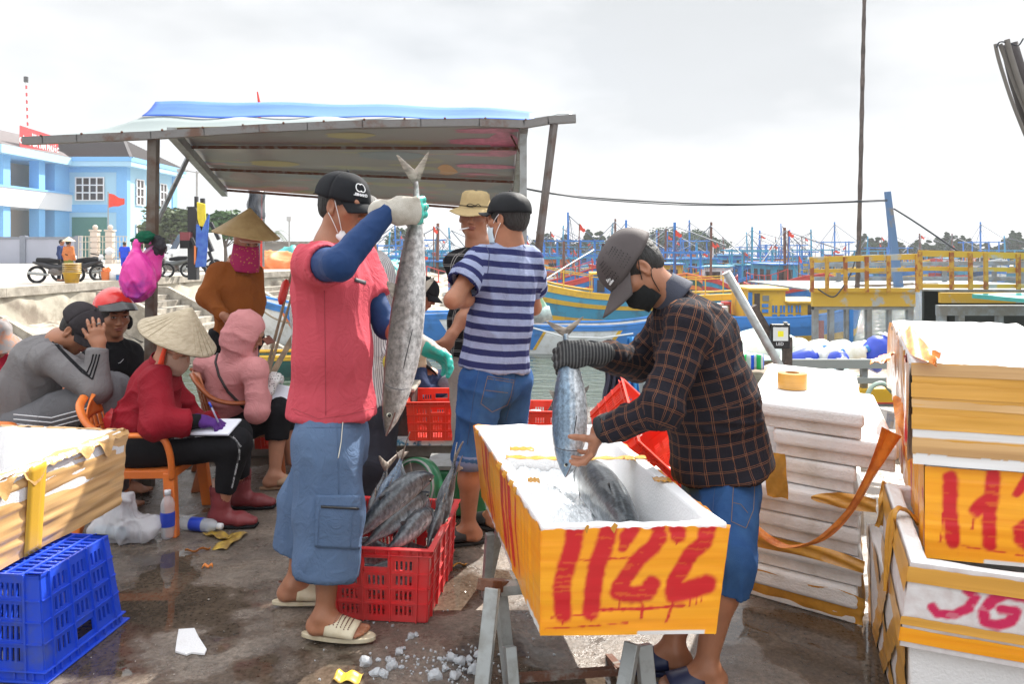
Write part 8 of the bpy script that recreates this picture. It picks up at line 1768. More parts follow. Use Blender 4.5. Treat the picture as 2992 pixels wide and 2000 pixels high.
for rn,Y,ps in rows:
    for i,(px,k) in enumerate(sorted(ps)):
        if k in used: o=copy_tree(protos[k])
        else: o=protos[k]; used.add(k)
        y=Y+rnd.uniform(-3,3); o.location=((px-HX)*y/F,y,WZ); s_=rnd.choice((0,1)); o.rotation_euler.z=(R(-90)+rnd.uniform(-.5,.5)) if s_ else rnd.uniform(-.4,.4)+(pi if rnd.random()<.5 else 0)
        sc=rnd.uniform(.85,1.1); o.scale=(sc,sc,sc)
        o['label']='%s boat, %s from left in the %s row of the fleet'%(cn[k],ordn[i],rn); 
for k in range(7):
    if k not in used: protos[k].location=((1400+90*k-HX)*99/F,99,WZ); protos[k]['label']='%s fishing boat anchored alone behind the harbour fleet, boat variety %s'%(cn[k],ordn[k])
# middle boats
b1=boat('blue and yellow fishing boat with a blue cabin beside the grey cap',(5.0,37,WZ),R(176),11.5,3.2,1.75,('cyan','yellow','blue','yellow'),301,kind=-1,stuff_=10,flags=1,cx=.02,cl=.16,ch=1.6,group=None)
b2=boat('red and blue bowed boat just behind the green plastic bag',(1.2,45,WZ),R(12),9.5,3.0,1.8,('blue','red','teal','orange'),302,kind=1,stuff_=10,mh=3.2,flags=1,cab=False,group=None)
YB=wroot('fishing_boat','blue hulled boat with a yellow two-step cabin right of the plaid back','fishing boat',(0,0,0)); YB.location=(10.9,33,WZ); YB['_w']=0
hullpart(YB,6.8,3.4,1.13,.6,pb_['green'],.35,0,((.42,.56,pb_['yellow']),(.56,1.0,pb_['blue'])))
def cabp(nm,x0,x1,z0,z1,m,par,y0=-1.35,d=2.6): b=MB(); b.b2((x0,y0,z0),(x1,y0+d,z1)); return b.build(nm,m,par)
def XL(px,Y=31.65): return (px-HX)*Y/F-10.9
def ZL(py,Y=31.65): return CH-(py-HY)*Y/F-WZ
c_=cabp('cabin',XL(2190),XL(2295),ZL(935),ZL(846),pb_['yellow'],YB); c2_=cabp('cabin',XL(2295),XL(2420),ZL(938),ZL(886),pb_['yellow'],YB)
for par_,x0,x1,zt_ in ((c_,2183,2303,842),(c2_,2296,2430,880)): b=MB(); b.b2((XL(x0),-1.5,ZL(zt_+8)),(XL(x1),1.4,ZL(zt_))); b.build('cabin_roof',pb_['yellow'],par_,bevel=.03)
for (x0,x1,y0,y1,m_) in ((2186,2197,855,932,'blue'),(2228,2246,864,880,'grey'),(2226,2244,888,898,'blue'),(2226,2244,904,914,'blue')): b=MB(); b.b2((XL(x0),-1.40,ZL(y1)),(XL(x1),-1.34,ZL(y0))); b.build('panel',pb_[m_],c_)
for k in range(4):
    for j in range(2): x0=2256+k*23+j*9; b=MB(); b.b2((XL(x0),-1.39,ZL(914)),(XL(x0+5),-1.34,ZL(893))); b.build('panel',pb_['blue'],c2_)
    b=MB(); b.b2((XL(2256+k*23),-1.39,ZL(928)),(XL(2270+k*23),-1.34,ZL(919))); b.build('panel',pb_['blue'],c2_)
b=MB(); b.b2((XL(2204),-1.38,ZL(930)),(XL(2220),-1.33,ZL(858))); b.build('doorway',glass_d,c_)
b=MB(); b.b2((XL(2360),-1.38,ZL(930)),(XL(2384),-1.33,ZL(892))); b.build('doorway',glass_d,c2_)
deckstuff(YB,6,2.6,.9,random.Random(5),10)
# white and blue skiffs
def skiff(label,ctr,rz,L_,W_,fb,seed,cols=('white','blue','yellow'),diag=True):
    r=root('skiff',label,'boat',ctr,rz); W,G_=hullpart(r,L_,W_,fb,.35,pb_[cols[0]],.5,0,((.88,1.0,pb_[cols[1]]),),bow=.5)
    if diag:
        def sidep(t,v,s_,o): z=lerp(-.35,G_(t),v); k=(.55+.45*min(1,v*1.25)**.7); return (-L_/2+L_*t,s_*(W(t)*k+o),z)
        for (t0,t1,sl,m_) in ((.06,.20,.06,'blue'),(.20,.215,.06,'yellow'),(.55,.57,.08,'yellow'),(.57,.74,.08,'blue'),(.74,.755,.08,'orange')):
            for s_ in (-1,1): b=MB(); b.grid(lambda u,v:sidep(lerp(t0,t1,u)+sl*(v-.5),lerp(.36,.93,v),s_,.012),5,4); b.build('painted_patch',pb_[m_],r)
    b=MB()
    for t in (.15,.35,.55,.72): b.box((-L_/2+L_*t,0,G_(t)*.8),(.3,W(t)*1.9,.06))
    b.build('thwarts',pb_['wood'],r); return r
skiff('long white skiff with blue and orange patches moored beyond the struggling fish tail',(3.3,29.5,WZ),R(-3),7.6,1.9,1.05,1)
skiff('white and blue high-bowed skiff moored by the quay stairs at the left',(-6.6,32.2,WZ),R(174),9.2,2.0,1.25,2)
s3=skiff('dark green skiff with an orange-yellow rim left of the red T-shirt',(-6.6,24.5,WZ),R(4),4.8,1.5,.62,3,('green','yellow','yellow'),False)
tag(tag(MB().tube([P(1545,955,27.5),P(1650,985,27.3),P(1760,988,27.),P(1850,975,27)],.03,5).build('mooring_rope',frw),'white mooring rope along the skiff beyond the kerb','rope'))
# big near boat at the right
Z_=lambda py,Y:CH-(py-HY)*Y/F
X_at=lambda px,Y:(px-HX)*Y/F
NB=wroot('fishing_boat','large grey and yellow boat with glazed wheelhouse and yellow deck railing at right','fishing boat',(8,12,WZ))
chip=mat('chipped_yellow',(.52,.34,.04),r=.7,c2=(.34,.37,.38),sc=1.7,lo=.40,hi=.46,bump=.2); chip2=mat('rusty_yellow',(.46,.27,.04),r=.7,c2=(.26,.075,.025),sc=5,lo=.42,hi=.52,bump=.2); gryp=mat('wheelhouse_grey',(.26,.31,.35),r=.7,c2=(.20,.20,.19),sc=4); glassm=mat('wheelhouse_glass',(.60,.68,.70),r=.06,var=.05,alpha=.15,spec=.8)
Yc=15.
b=MB(); b.b2((X_at(2372,Yc),Yc-.04,Z_(896,Yc)),(X_at(2672,Yc),Yc+.05,Z_(852,Yc))); b.build('roof_fascia',chip,NB)
b=MB(); b.b2((X_at(2675,Yc),Yc-.9,Z_(886,Yc-.9)),(X_at(3200,Yc),Yc-.8,Z_(856,Yc-.9))); b.build('roof_fascia',chip,NB)
b=MB(); b.b2((X_at(2368,Yc),Yc,Z_(851,Yc)),(X_at(3200,Yc),Yc+4,Z_(846,Yc))); b.build('roof_deck',gryp,NB)
b=MB()
for x0,x1 in ((2378,2392),(2424,2438),(2472,2481),(2534,2548),(2596,2606),(2654,2670)): b.b2((X_at(x0,Yc),Yc,Z_(1075,Yc)),(X_at(x1,Yc),Yc+.12,Z_(896,Yc)))
b.b2((X_at(2378,Yc),Yc-.012,Z_(906,Yc)),(X_at(2670,Yc),Yc+.11,Z_(897,Yc))); b.b2((X_at(2378,Yc),Yc-.01,Z_(1075,Yc)),(X_at(2670,Yc),Yc+.11,Z_(1025,Yc))); b.build('window_frames',gryp,NB)
b=MB(); b.b2((X_at(2481,Yc),Yc-.02,Z_(1060,Yc)),(X_at(2492,Yc),Yc+.14,Z_(905,Yc))); b.build('blue_jamb',pb_['blue'],NB)
for x0,x1 in ((2392,2424),(2438,2472),(2492,2534),(2548,2596),(2606,2654)): b=MB(); b.b2((X_at(x0,Yc),Yc+.05,Z_(1025,Yc)),(X_at(x1,Yc),Yc+.06,Z_(906,Yc))); b.build('pane',glassm,NB)
b=MB(); b.b2((X_at(2397,Yc),Yc+.30,Z_(1018,Yc)),(X_at(2426,Yc),Yc+.34,Z_(942,Yc))); b.build('red_curtain',pb_['red'],NB)
b=MB(); b.b2((X_at(2675,Yc),Yc-.85,Z_(1060,Yc)),(X_at(3200,Yc),Yc-.7,Z_(950,Yc))); b.b2((X_at(2675,Yc),Yc-.85,Z_(912,Yc)),(X_at(3200,Yc),Yc-.7,Z_(884,Yc)))
for x0,x1 in ((2675,2695),(2728,2745),(2838,2852),(2940,2965)): b.b2((X_at(x0,Yc),Yc-.84,Z_(950,Yc)),(X_at(x1,Yc),Yc-.72,Z_(912,Yc)))
b.build('cabin_side',gryp,NB)
b=MB(); b.b2((X_at(2700,Yc+3.9),Yc+3.9,Z_(1075,Yc)),(X_at(3200,Yc),Yc+4,Z_(850,Yc))); b.b2((X_at(3100,Yc),Yc,Z_(1075,Yc)),(X_at(3110,Yc),Yc+4,Z_(850,Yc))); b.build('cabin_back',pb_['dark'],NB)
# upper railing
def railing(x0,x1,Y,yt,yb,mids,posts,m,nm='railing',th=.085,yt1=None,yb1=None):
    yt1=yt if yt1 is None else yt1; yb1=yb if yb1 is None else yb1
    b=MB(); 
    b.beam(P(x0,yt+8,Y),P(x1,yt1+8,Y),.11,.05,up=(0,1,0)); 
    for q in mids: b.beam(P(x0,lerp(yt,yb,q),Y+.03),P(x1,lerp(yt1,yb1,q),Y+.03),.075,.04,up=(0,1,0))
    b.build('rail',m,NB)
    for p_ in posts: t=(p_-x0)/(x1-x0); b=MB(); b.beam(P(p_,lerp(yt,yt1,t)+3,Y-.045),P(p_+1,lerp(yb,yb1,t)+4,Y-.045),.065,.045,up=(0,1,0)); b.build('rail_post',chip2,NB)
railing(2366,2682,Yc-.1,752,850,(.42,.98),(2372,2416,2470,2532,2596,2680),chip,yt1=742)
railing(2684,3060,Yc-1.2,732,842,(.48,.95),(2688,2780,2835,2880,2975,3050),chip,yt1=742)
b=MB(); b.beam(P(2380,775,Yc+3.5),P(3060,768,Yc+3.5),.10,.05,up=(0,1,0)); b.beam(P(2380,815,Yc+3.5),P(3060,815,Yc+3.5),.10,.05,up=(0,1,0))
for p_ in (2450,2520,2610,2690,2760,2905,2985): b.beam(P(p_,772,Yc+3.5),P(p_,850,Yc+3.5),.09,.06,up=(0,1,0))
b.build('rear_rail',gryp,NB)
b=MB(); b.hexa([P(2840,872,Yc-1.4),P(2992,885,Yc-2.6),P(3150,885,Yc-2.6),P(3100,860,Yc-1.2),P(2840,860,Yc-1.4),P(2992,873,Yc-2.6),P(3150,873,Yc-2.6),P(3100,852,Yc-1.2)]); b.build('awning_board',pb_['teal'],NB)
b=MB(); 
for k in range(7): b.tube([P(2450+k*30,845-k%3*6,Yc+.6+k*.3),P(2650+k*18,838-k%2*9,Yc+1.2+k*.2)],.022,5)
b.build('stowed_poles',pb_['wood'],NB)
# foredeck towards the quay
Yd=9.6
b=MB(); b.b2((X_at(2155,Yd),Yd,-1.0),(X_at(3300,Yd),Yc,-.62)); b.build('deck',pb_['wood'],NB)
b=MB(); b.b2((X_at(2290,Yd),Yd-.05,Z_(1076,Yd)),(X_at(3300,Yd),Yd,Z_(1050,Yd))); b.b2((X_at(2370,Yd),Yd-.05,Z_(1120,Yd)),(X_at(3300,Yd),Yd,Z_(1103,Yd))); b.build('bulwark_rail',mat('grey_rail',(.28,.30,.29),r=.8,c2=(.14,.08,.05),sc=4,lo=.33,hi=.4),NB)
b=MB()
for p_ in (2360,2450,2520,2600,2700,2820,2940): b.b2((X_at(p_,Yd),Yd,Z_(1180,Yd)),(X_at(p_+16,Yd),Yd+.08,Z_(1050,Yd)))
b.build('bulwark_posts',gryp,NB)
b=MB(); b.b2((X_at(2150,Yd),Yd-.1,Z_(1172,Yd)),(X_at(3300,Yd),Yd+.1,Z_(1135,Yd))); b.build('yellow_strake',pb_['yellow'],NB)
b=MB(); 
for k in range(9): b.b2((X_at(2150,Yd),Yd-.09+.012*(k%2),Z_(1172+22*(k+1),Yd)),(X_at(3300,Yd),Yd+.1,Z_(1173+22*k,Yd)))
b.build('hull_planks',gryp,NB)
b=MB(); b.b2((X_at(2150,Yd),Yd-.105,Z_(1176,Yd)),(X_at(3300,Yd),Yd-.1,Z_(1172,Yd))); b.build('red_line',pb_['red'],NB)
b=MB(); b.b2((X_at(2150,Yd)-.1,Yd,-2.9),(X_at(3300,Yd),Yc+4.5,-1.0)); b.build('hull',pb_['grey'],NB)
# left foredeck with pale tarp and striped cloth
b=MB(); b.grid(lambda u,v:(lerp(X_at(2150,Yd),X_at(2330,12),u)+.1*v,lerp(9.8,13.5,v),-.08+.10*sin(u*5+v*3)+.05*v),14,8,.01); o=tag(b.build('pale_tarpaulin',mat('pale_green_tarp',(.62,.74,.70),r=.6,c2=(.45,.62,.58),sc=2.),smooth=True),'pale green tarpaulin over the foredeck right of the plaid back','tarpaulin')
SC3=uvmat('striped_cloth',(.62,.66,.70),[('u',.16,.05,(.02,.10,.62),0,1.),('u',.16,.04,(.03,.50,.12),.08,1.)],.8,.01)
b=MB(); b.grid(lambda u,v:(X_at(lerp(2148,2232,u),9.5),9.48+.03*sin(u*20),Z_(lerp(1036,1080,v),9.5)),24,4,.004); o=b.build('striped_cloth',SC3,smooth=True); l=o.data.uv_layers.new(name='UVMap')
for lp in o.data.loops: l.data[lp.index].uv=(o.data.vertices[lp.vertex_index].co.x,0)
tag(o,'blue, green and white striped cloth hung over the boat side','cloth')
# jugs on the foredeck
jugw=mat('jug_white',(.72,.72,.68),r=.4,c2=(.62,.60,.50),sc=8); jug_b=mat('jug_blue',(.02,.06,.50),r=.35,var=.2,sc=6)
for k,(px,py,Y,s_,m_) in enumerate(((2235,1030,10.6,.17,0),(2330,1022,10.8,.17,0),(2365,1035,10.4,.15,0),(2395,1025,11.2,.17,0),(2420,1045,10.2,.14,0),(2458,1028,10.8,.17,0),(2490,1036,10.5,.15,0),(2520,1028,11.0,.16,0),(2350,1052,10.,.14,1),(2450,1052,10.,.12,1),(2560,1030,10.6,.19,1))):
    o=wroot('plastic_jug',['white water jug on the foredeck, %s from the left'%ordn[k],'blue jug lying among the white jugs, %s along'%ordn[k],'big tilted blue water barrel among the white jugs'][0 if not m_ else (2 if k==10 else 1)],'jug',tuple(P(px,py,Y)),'jugs stowed on the foredeck'); c=P(px,py,Y); b=MB(); rt=Matrix.Rotation(R(70 if k!=10 else 35),3,'Y')@Matrix.Rotation(k,3,'Z') if k%2==0 else Matrix.Rotation(R(80),3,'X')@Matrix.Rotation(.4*k,3,'Z')
    b.lathe([(0,-.16),(.11,-.16),(.125,-.13),(.125,.07),(.10,.12),(.04,.15),(.035,.18)],20,c,rt); b.v=[tuple(c+(Vector(v)-c)*(s_/.17)*1.3) for v in b.v]; b.build('jug_body',(jugw,jug_b)[m_],o,True)
    b=MB(); b.lathe([(.0,.205),(.042,.205),(.042,.17),(.03,.17)],14,c,rt); b.v=[tuple(c+(Vector(v)-c)*(s_/.17)*1.3) for v in b.v]; b.build('jug_cap',(pb_['blue'],frw)[m_],o)
for pts,lb,r_,m_ in (([P(2615,1155,9.4),P(2580,1122,9.3),P(2545,1135,9.3),P(2532,1180,9.3),P(2545,1260,9.3),P(2552,1330,9.2)],'pale green hose looping over the boat rail behind the foam lids',.028,mat('pale_hose',(.40,.52,.44),r=.4)),):
    b=MB(); b.tube(catmull(pts,8),r_,10); tag(b.build('water_hose',m_,smooth=True),lb,'hose')
# tall poles, cables, boom
def simple(name,label,cat,pts,r_,m,sub=10,par=None): b=MB(); b.tube(catmull(pts,sub) if len(pts)>2 else pts,r_,8); return tag(b.build(name,m,smooth=True),label,cat)
darkb=mat('dark_bamboo',(.13,.10,.09),r=.7,c2=(.07,.055,.05),sc=6); MP=wroot('bamboo_mast','tall thin bamboo mast rising out of the picture beside the wheelhouse','mast',tuple(P(2505,830,15.5))); b=MB(); pts=[P(2527,-60,15.5),P(2522,150,15.5),P(2516,430,15.5),P(2508,760,15.5),P(2504,850,15.5)]; cp=catmull(pts,9); b.tube(cp,[.034+.008*(k%3==0)+.014*k/len(cp) for k in range(len(cp))],8); b.build('cane',darkb,MP,True)
b=MB(); b.beam(P(2593,560,15.9),P(2627,850,15.9),.10,.09,w2=.15,h2=.12); tag(b.build('derrick_post',mat('faded_blue_paint',(.10,.19,.36),r=.7,c2=(.22,.2,.18),sc=2,lo=.35,hi=.45)),'leaning faded blue derrick post with rope lashings, right of the bamboo mast','mast')
cab_m=mat('cable_dark',(.03,.035,.045),r=.6); simple('cable','thin dark double cable sagging from the canopy to the blue post','cable',[P(1500,543,6.5),P(1700,575,8.5),P(2050,595,11.5),P(2300,595,14),P(2592,584,15.8)],.012,cab_m); simple('cable','second strand of the cable from the canopy to the blue post','cable',[P(1520,548,6.6),P(1750,583,8.7),P(2050,600,11.5),P(2300,597,14),P(2592,588,15.8)],.009,cab_m)
simple('cable','dark cable running down right from the blue post to the railing','cable',[P(2612,610,15.6),P(2660,640,15.3),P(2720,680,15),P(2800,735,14.6)],.018,cab_m)
simple('cable','slack black cable looping from the bamboo mast over the wheelhouse roof','cable',[P(2510,705,15.3),P(2490,790,15),P(2455,850,14.8),P(2430,868,14.8),P(2390,845,14.8)],.014,cab_m)
BM=wroot('cargo_boom','dark weathered boom end with looped ropes at the upper right edge','boom',tuple(P(2960,200,9))); b=MB(); b.tube([P(2948,128,9),P(2975,230,9),P(3040,420,9)],[.09,.10,.12],12); b.build('boom_spar',mat('tarred_timber',(.055,.045,.045),r=.8,bump=.5,bs=30),BM,True)
rp_=mat('grey_rope',(.20,.185,.17),r=.9,bump=.8,bs=150)
for pts,r_ in (([P(2908,128,8.9),P(2920,180,8.9),P(2955,290,8.9),P(2992,385,8.9),P(3020,450,8.9)],.020),([P(2922,128,8.9),P(2945,190,8.9),P(2975,270,8.9),P(3010,350,8.9)],.024),([P(2942,115,8.85),P(2950,150,8.85),P(2975,230,8.85),P(3000,300,8.85)],.030)): b=MB(); b.tube(catmull(pts,7),r_,8); b.build('rope',rp_,BM,True)
b=MB(); b.tube(catmull([P(2912,138,8.85),P(2922,122,8.85),P(2950,126,8.85),P(2975,132,8.85),P(2990,112,8.85)],7),.009,6); b.build('wire_loop',cab_m,BM,True)
# hanging cloths and the green bag roll
for k,(x0,x1,y0,y1,m_,lb) in enumerate(((1765,1800,1075,1170,cloth('slate_cloth',(.06,.065,.10)),'slate grey cloth hanging left of the pair over the water'),(1795,1838,1070,1185,cloth('ink_cloth',(.01,.012,.035)),'ink blue cloth hanging behind the plaid elbow'),(1832,1868,985,1170,mat('azure_cloth',(.03,.25,.60),r=.8,var=.1),'bright azure cloth hanging nearest the plaid shirt'))):
    b=MB(); b.grid(lambda u,v:P(lerp(x0,x1,u)+4*sin(v*5+k)*(1 if v>.1 else 0),lerp(y0,y1,v),6.6+.04*sin(u*14+v*2)),14,14,.004); tag(b.build('hanging_cloth',m_,smooth=True),lb,'cloth',group='cloths hung above the kerb')
GB=wroot('plastic_sheet_bag','translucent green plastic bag with a rolled lower edge hanging behind the striped shirt','bag',tuple(P(1570,900,4.4))); gf=mat('green_film',(.45,.78,.50),r=.2,c2=(.60,.85,.65),sc=6,alpha=.65,bump=.4,bs=20)
b=MB(); b.grid(lambda u,v:P(lerp(lerp(1540,1545,v),lerp(1556,1612,v),u),lerp(818,915,v)+6*u*v,4.45+.03*sin(u*9+v*4)),14,16,.002); b.build('film',gf,GB,True)
b=MB(); b.tube([P(1535,925,4.42),P(1580,922,4.42),P(1610,914,4.42)],[.045,.045,.042],14); b.build('rolled_edge',mat('film_roll',(.62,.78,.74),r=.15,c2=(.35,.45,.45),sc=16,alpha=.85),GB,True)
simple('rope','white cord slanting up from the green plastic bag past the grey cap','rope',[P(1570,832,4.45),P(1660,775,4.9),P(1735,730,5.3)],.0035,frw,2)
b=MB(); b.tube([P(1735,730,5.3),P(1755,718,5.4)],.005,5)
# ---------------------------------------------------------------- quay clutter
def motorbike(label,px,py,Y,rz,s=1.,bm=None):
    r=wroot('motorbike',label,'motorbike',(X_at(px,Y),Y,QZ)); r['_w']=0; r.rotation_euler=(0,0,rz); r.scale=(s,s,s); bm=bm or mat('bike_black',(.02,.02,.025),r=.3)
    for x in (-.62,.62):
        b=MB(); b.tube([(x+.27*cos(t),0,.29+.27*sin(t)) for t in np.linspace(0,2*pi,26)],.045,8,cap=False); w_=b.build('wheel',BLACK,r); b=MB(); b.tube([(x+.22*cos(t),0,.29+.22*sin(t)) for t in np.linspace(0,2*pi,20)],.012,5,cap=False)
        for k in range(6): b.tube([(x,0,.29),(x+.22*cos(k*1.05),0,.29+.22*sin(k*1.05))],.008,4)
        b.build('rim',galv,w_)
    b=MB(); b.blob((0,0,.42),(.28,.12,.17),2,.15,2); b.build('engine',steel,r,True)
    b=MB(); b.tube(catmull([(.46,0,.72),(.25,0,.55),(-.1,0,.55),(-.45,0,.66),(-.75,0,.72)],5),[.10,.11,.12,.12,.13,.13,.13,.12,.12,.12,.12,.12,.12,.12,.11,.10,.09,.08,.07,.05,.04],8,flat=((0,1,0),1.1)); b.build('body',bm,r,True)
    b=MB(); b.tube([(.12,0,.74),(-.25,0,.78),(-.62,0,.80)],[.07,.10,.08],8,flat=((0,1,0),1.5)); b.build('seat',BLACK,r,True)
    b=MB(); b.tube([(.62,0,.29),(.50,0,.80),(.45,0,.95)],.04,6); b.build('fork',steel,r); b=MB(); b.tube([(.38,-.32,1.0),(.46,-.1,.95),(.46,.1,.95),(.38,.32,1.0)],.02,6); b.build('handlebar',BLACK,r)
    b=MB(); b.blob((.56,0,.86),(.10,.10,.11),3,.1,2); b.build('headlight',frw,r,True); b=MB(); b.tube([(-.2,-.16,.28),(-.85,-.17,.36)],[.04,.055],8); b.build('exhaust',galv,r); return r
motorbike('black motorbike left of the distant woman in orange',165,815,27.5,R(12)); motorbike('dark motorbike directly behind the yellow baskets',232,812,29,R(-160)); motorbike('grey motorbike with a white helmet beside the coolers',285,805,31,R(-50),bm=galv); motorbike('grey scooter parked right of the stall post',505,780,33,R(176),bm=mat('bike_grey',(.12,.13,.13),r=.3)); motorbike('black motorbike mostly hidden behind the stall post',440,790,32,R(10))
wh_=wroot('crash_helmet','white helmet resting on the grey motorbike','helmet',(X_at(319,30.8),30.8,1.3)); b=MB(); b.blob((X_at(319,30.8),30.8,1.28),.16,1,.02,2); b.build('helmet_shell',frw,wh_,True)
BKm=mat('yellow_basket',(.62,.38,.04),r=.5,c2=(.70,.55,.35),sc=3,stretch=(1,1,30),lo=.45,hi=.5)
for k in range(6):
    b=MB(); z=QZ+.02+(.0 if k==0 else .28+.065*k); b.lathe([(.0,z),(.20,z),(.27,z+(.36 if k==0 else .07)),(.285,z+(.36 if k==0 else .07)),(.285,z+(.34 if k==0 else .05))],24,(X_at(210,26.6),26.6,0)); tag(b.build('basket',BKm if k else pb_['yellow'],smooth=True),'yellow plastic basket number %s from the bottom of the quayside pile'%ordn[k] if k else 'deep yellow tub at the bottom of the quayside basket pile','basket',group='baskets piled on the quay')
for lb,x0,x1,y0,y1,Y,m_ in (('blue cool box with a white lid on the quay',338,370,800,818,29,pb_['blue']),('round reddish bucket beside the white container',298,322,788,816,29,pb_['orange'])):
    r=wroot('cool_box',lb,'cool box' if x0>330 else 'bucket',(X_at(x0,Y),Y,QZ)); b=MB(); hgt=(y1-y0)*Y/F
    if x0>330: b.b2((X_at(x0,Y),Y,QZ),(X_at(x1,Y),Y+.35,QZ+hgt))
    else: b.lathe([(0,QZ),(.14,QZ),(.18,QZ+hgt),(.16,QZ+hgt),(.13,QZ+.1),(0,QZ+.1)],18,((X_at(x0,Y)+X_at(x1,Y))/2,Y,0))
    b.build('tub',m_,r); b=MB(); b.b2((X_at(x0,Y)-.02,Y-.02,QZ+hgt),(X_at(x1,Y)+.02,Y+.37,QZ+hgt+.06)) if x0>330 else b.blob(((X_at(x0,Y)+X_at(x1,Y))/2,Y,QZ+hgt+.05),(.13,.13,.10),2,.4,2); b.build('lid',frw if x0>330 else pb_['orange'],r)
r=wroot('white_drum','white plastic canister between the bucket and the blue cool box','canister',(X_at(330,29),29,QZ)); b=MB(); b.lathe([(0,QZ),(.12,QZ),(.12,QZ+.32),(.05,QZ+.38),(0,QZ+.38)],18,(X_at(330,29),29,0)); b.build('drum',frw,r,True)
def vehicle(label,px0,px1,Y,h,kind,m,rz=0):
    L_=(px1-px0)*Y/F; r=wroot('parked_'+kind,label,kind,(X_at((px0+px1)/2,Y),Y,QZ)); r['_w']=0; r.rotation_euler=(0,0,rz); W_=1.7
    prof=[(-L_/2,.3),(-L_/2,h*.52),(-L_*.42,h*.58),(-L_*.27,h*.97),(-L_*.1,h),(L_*.45,h),(L_/2,h*.6),(L_/2,.3)] if kind=='van' else [(-L_/2,.3),(-L_/2,h*.5),(-L_*.3,h*.62),(-L_*.15,h*.98),(L_*.2,h),(L_*.4,h*.65),(L_/2,h*.55),(L_/2,.3)]
    b=MB(); b.prism([(x,-W_/2,z) for x,z in prof],(0,W_,0)); b.build('body',m,r,bevel=.08,bseg=3)
    g=[(prof[2][0]+.12,h*.60),(prof[3][0]+.06,h*.92),(L_*.1,h*.93),(L_*.1,h*.60)]; b=MB(); b.prism([(x,-W_/2-.012,z) for x,z in g],(0,W_+.024,0)); b.build('side_window',glass_d,r)
    p2,p3=prof[2],prof[3]; b=MB(); b.hexa([(p2[0]-.02,-W_*.42,p2[1]+.03),(p2[0]-.02,W_*.42,p2[1]+.03),(p2[0]+.05,W_*.42,p2[1]),(p2[0]+.05,-W_*.42,p2[1]),(p3[0]-.02,-W_*.38,p3[1]),(p3[0]-.02,W_*.38,p3[1]),(p3[0]+.05,W_*.38,p3[1]-.03),(p3[0]+.05,-W_*.38,p3[1]-.03)]); b.build('windscreen',glass_d,r)
    for x in (-L_*.33,L_*.32):
        for s_ in (-1,1): b=MB(); b.tube([(x,s_*W_*.5+.02*s_,.32),(x,s_*(W_*.5-.2),.32)],.32,18); w_=b.build('wheel',BLACK,r); b=MB(); b.tube([(x,s_*(W_*.5+.03),.32),(x,s_*(W_*.5),.32)],.18,14); b.build('rim',galv,w_)
    for s_ in (-1,1): b=MB(); b.blob((-L_/2+.02,s_*W_*.36,h*.42),(.08,.2,.1),1,.1,2); b.build('headlight',galv,r,True)
    b=MB(); b.b2((-L_/2-.06,-W_*.48,.35),(-L_/2+.1,W_*.48,.55)); b.build('bumper',frw,r,bevel=.03); return r
VW=mat('van_white',(.75,.77,.78),r=.3,var=.02); vehicle('white van parked behind the black post',500,640,41,2.0,'van',VW,R(35)); vehicle('silver car parked just left of the white van',455,515,46,1.45,'car',mat('car_silver',(.50,.54,.57),r=.25,var=.03),R(20))
# black post with red box, props, cloths
PO=wroot('black_mooring_post','thick black post with a dark red box on the quay edge','post',tuple(P(565,803,30))); b=MB(); b.b2((X_at(548,30),30,QZ),(X_at(574,30),30.3,Z_(604,30))); b.b2((X_at(566,30),30.05,Z_(604,30)),(X_at(574,30),30.2,Z_(574,30))); b.build('shaft',mat('tarred_black',(.018,.018,.022),r=.8),PO); b=MB(); b.b2((X_at(535,30),29.7,Z_(703,30)),(X_at(563,30),30,Z_(679,30))); b.build('red_box',mat('dull_red_box',(.20,.03,.04),r=.6),PO); b=MB(); b.b2((X_at(535,30),29.7,Z_(726,30)),(X_at(561,30),30,Z_(703,30))); b.build('dark_box',BLACK,PO)
b=MB(); 
for a,c,w_ in (((568,610),(620,735),.14),((615,650),(640,700),.12),((592,580),(594,640),.14),((560,695),(610,810),.10),((610,735),(640,810),.10),((570,785),(620,755),.07)): b.beam(P(*a,29.8),P(*c,29.8),w_)
tag(b.build('timber_props',mat('tarred_black')),'tangle of dark leaning props right of the black post','timber frame')
for lb,pts,m_ in (('yellow cloth draped on the props above the brown jacket',[(574,590),(598,596),(600,650),(588,684),(576,640)],mat('yellow_cloth',(.70,.55,.03),r=.8,var=.2,sc=6)),('blue tarpaulin cloth hanging low on the props',[(572,655),(592,660),(610,625),(606,690),(600,780),(570,782)],mat('royal_tarp',(.02,.08,.45),r=.6,c2=(.05,.15,.5),sc=4)),('small orange cloth beside the black post',[(566,718),(580,722),(576,760),(566,775)],pb_['orange'])):
    b=MB(); b.prism([P(x,y,29.5) for x,y in pts],(0,.12,0)); tag(b.build('draped_cloth',m_,bevel=.03),lb,'cloth')
MS=wroot('wrapped_mast','dark mast wrapped in torn plastic behind the conical hat and canopy','mast',tuple(P(745,700,9))); b=MB(); b.tube([P(752,470,9.3),P(742,640,9),P(736,820,9),P(730,1330,8.6)],[.055,.075,.085,.1],10); b.build('mast_spar',mat('dark_mast',(.03,.035,.045),r=.5),MS,True)
b=MB(); b.grid(lambda u,v:P(lerp(724,772,u)+4*sin(v*9),lerp(555,640,v),9.0+.06*sin(u*8)),8,10,.002); b.build('plastic_wrap',mat('torn_film',(.12,.13,.15),r=.3,alpha=.55),MS,True)
simple('metal_pole','slim pale pole standing right of the wrapped mast','pole',[P(771,470,12),P(769,900,12)],.022,galv,1) if 0 else tag(MB().tube([P(771,540,12),P(769,780,12)],.022,6).build('metal_pole',galv),'slim pale pole standing right of the wrapped mast','pole')
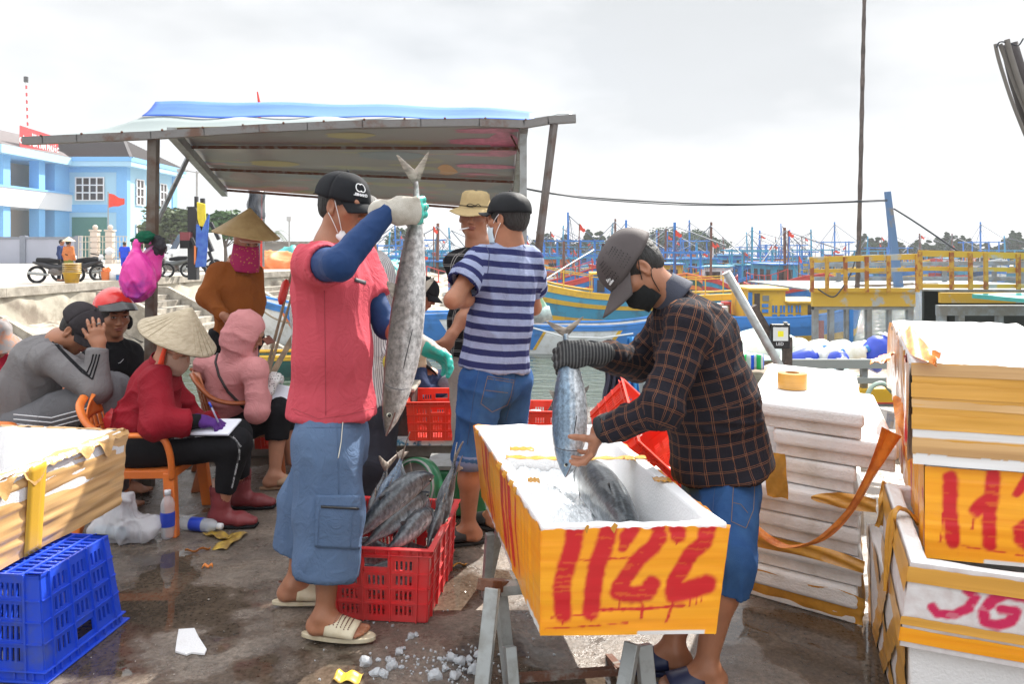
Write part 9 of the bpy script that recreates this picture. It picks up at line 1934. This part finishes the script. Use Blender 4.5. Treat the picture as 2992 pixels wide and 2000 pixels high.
b=MB(); b.tube([P(752,268,11),P(757,300,11),P(760,470,11),P(758,860,11)],[.01,.02,.03,.04],5); tag(b.build('flagstaff',mat('red_float')),'thin red-tipped staff poking up above the blue canopy sheet','pole')
for lb,c,r3,m_,sd_ in (('orange tarpaulin heap on the quay behind the red shirt',P(805,782,46),(1.7,.9,.8),pb_['orange'],1),('green net heap right of the orange tarpaulin',P(850,775,49),(1.0,.9,.9),pb_['teal'],2),('teal net heap on the bank beside the long fish',P(1128,788,47),(.9,.8,.5),pb_['teal'],3),('dull green nets spilling down the rubble bank',P(1140,845,42),(.7,.7,.7),pb_['green'],4),('brown net pile at the end of the bank',P(1165,870,40),(.8,.7,.5),pb_['wood'],5)):
    f=Sdf(); f.ell(c,r3,None,.2); f.ell(c+Vector((r3[0]*.5,0,-r3[2]*.2)),[q*.7 for q in r3],None,.3); f.ell(c-Vector((r3[0]*.6,0,r3[2]*.3)),[q*.6 for q in r3],None,.3); V,Q=f.mesh(.09); V=folds(V,Q,.22,1.1,(1,1,1),sd_); tag(mkobj('net_heap',V,Q,m_,None,True),lb,'nets',group=None)
b=MB(); b.grid(lambda u,v:(lerp(-9.3,-3.2,u)+1.5*v,lerp(50,38,v),lerp(.15,-2.7,v*.8+.2*u)+.3*vn(np.array([[u*9,v*9,1]]))[0]),30,20); tag(b.build('rubble_bank',stone),kind='structure')
# thin hulls stored by the stairs
for k,(pts,lb) in enumerate((([P(640,905,8),P(700,960,7.4),P(760,1010,7)],'grey plank leaning down by the brown jacket'),)):
    pass
# ---------------------------------------------------------------- haze
b=MB(); b.box((60,330,150),(1000,1100,330)); b.v=[(x,y,z) for x,y,z in b.v]; b=MB(); b.b2((-320,-30,WZ-3.2),(480,450,26))
hz=bpy.data.materials.new('haze'); hz.use_nodes=True; Nh=hz.node_tree.nodes; Nh.remove(Nh['Principled BSDF']); pv=Nh.new('ShaderNodeVolumePrincipled'); pv.inputs['Color'].default_value=(.93,.95,1,1); pv.inputs['Density'].default_value=.0007; pv.inputs['Anisotropy'].default_value=.3
hz.node_tree.links.new(pv.outputs[0],Nh['Material Output'].inputs['Volume']); o=b.build('haze',hz); tag(o,kind='stuff',label='pale sea haze over the whole harbour',cat='haze')
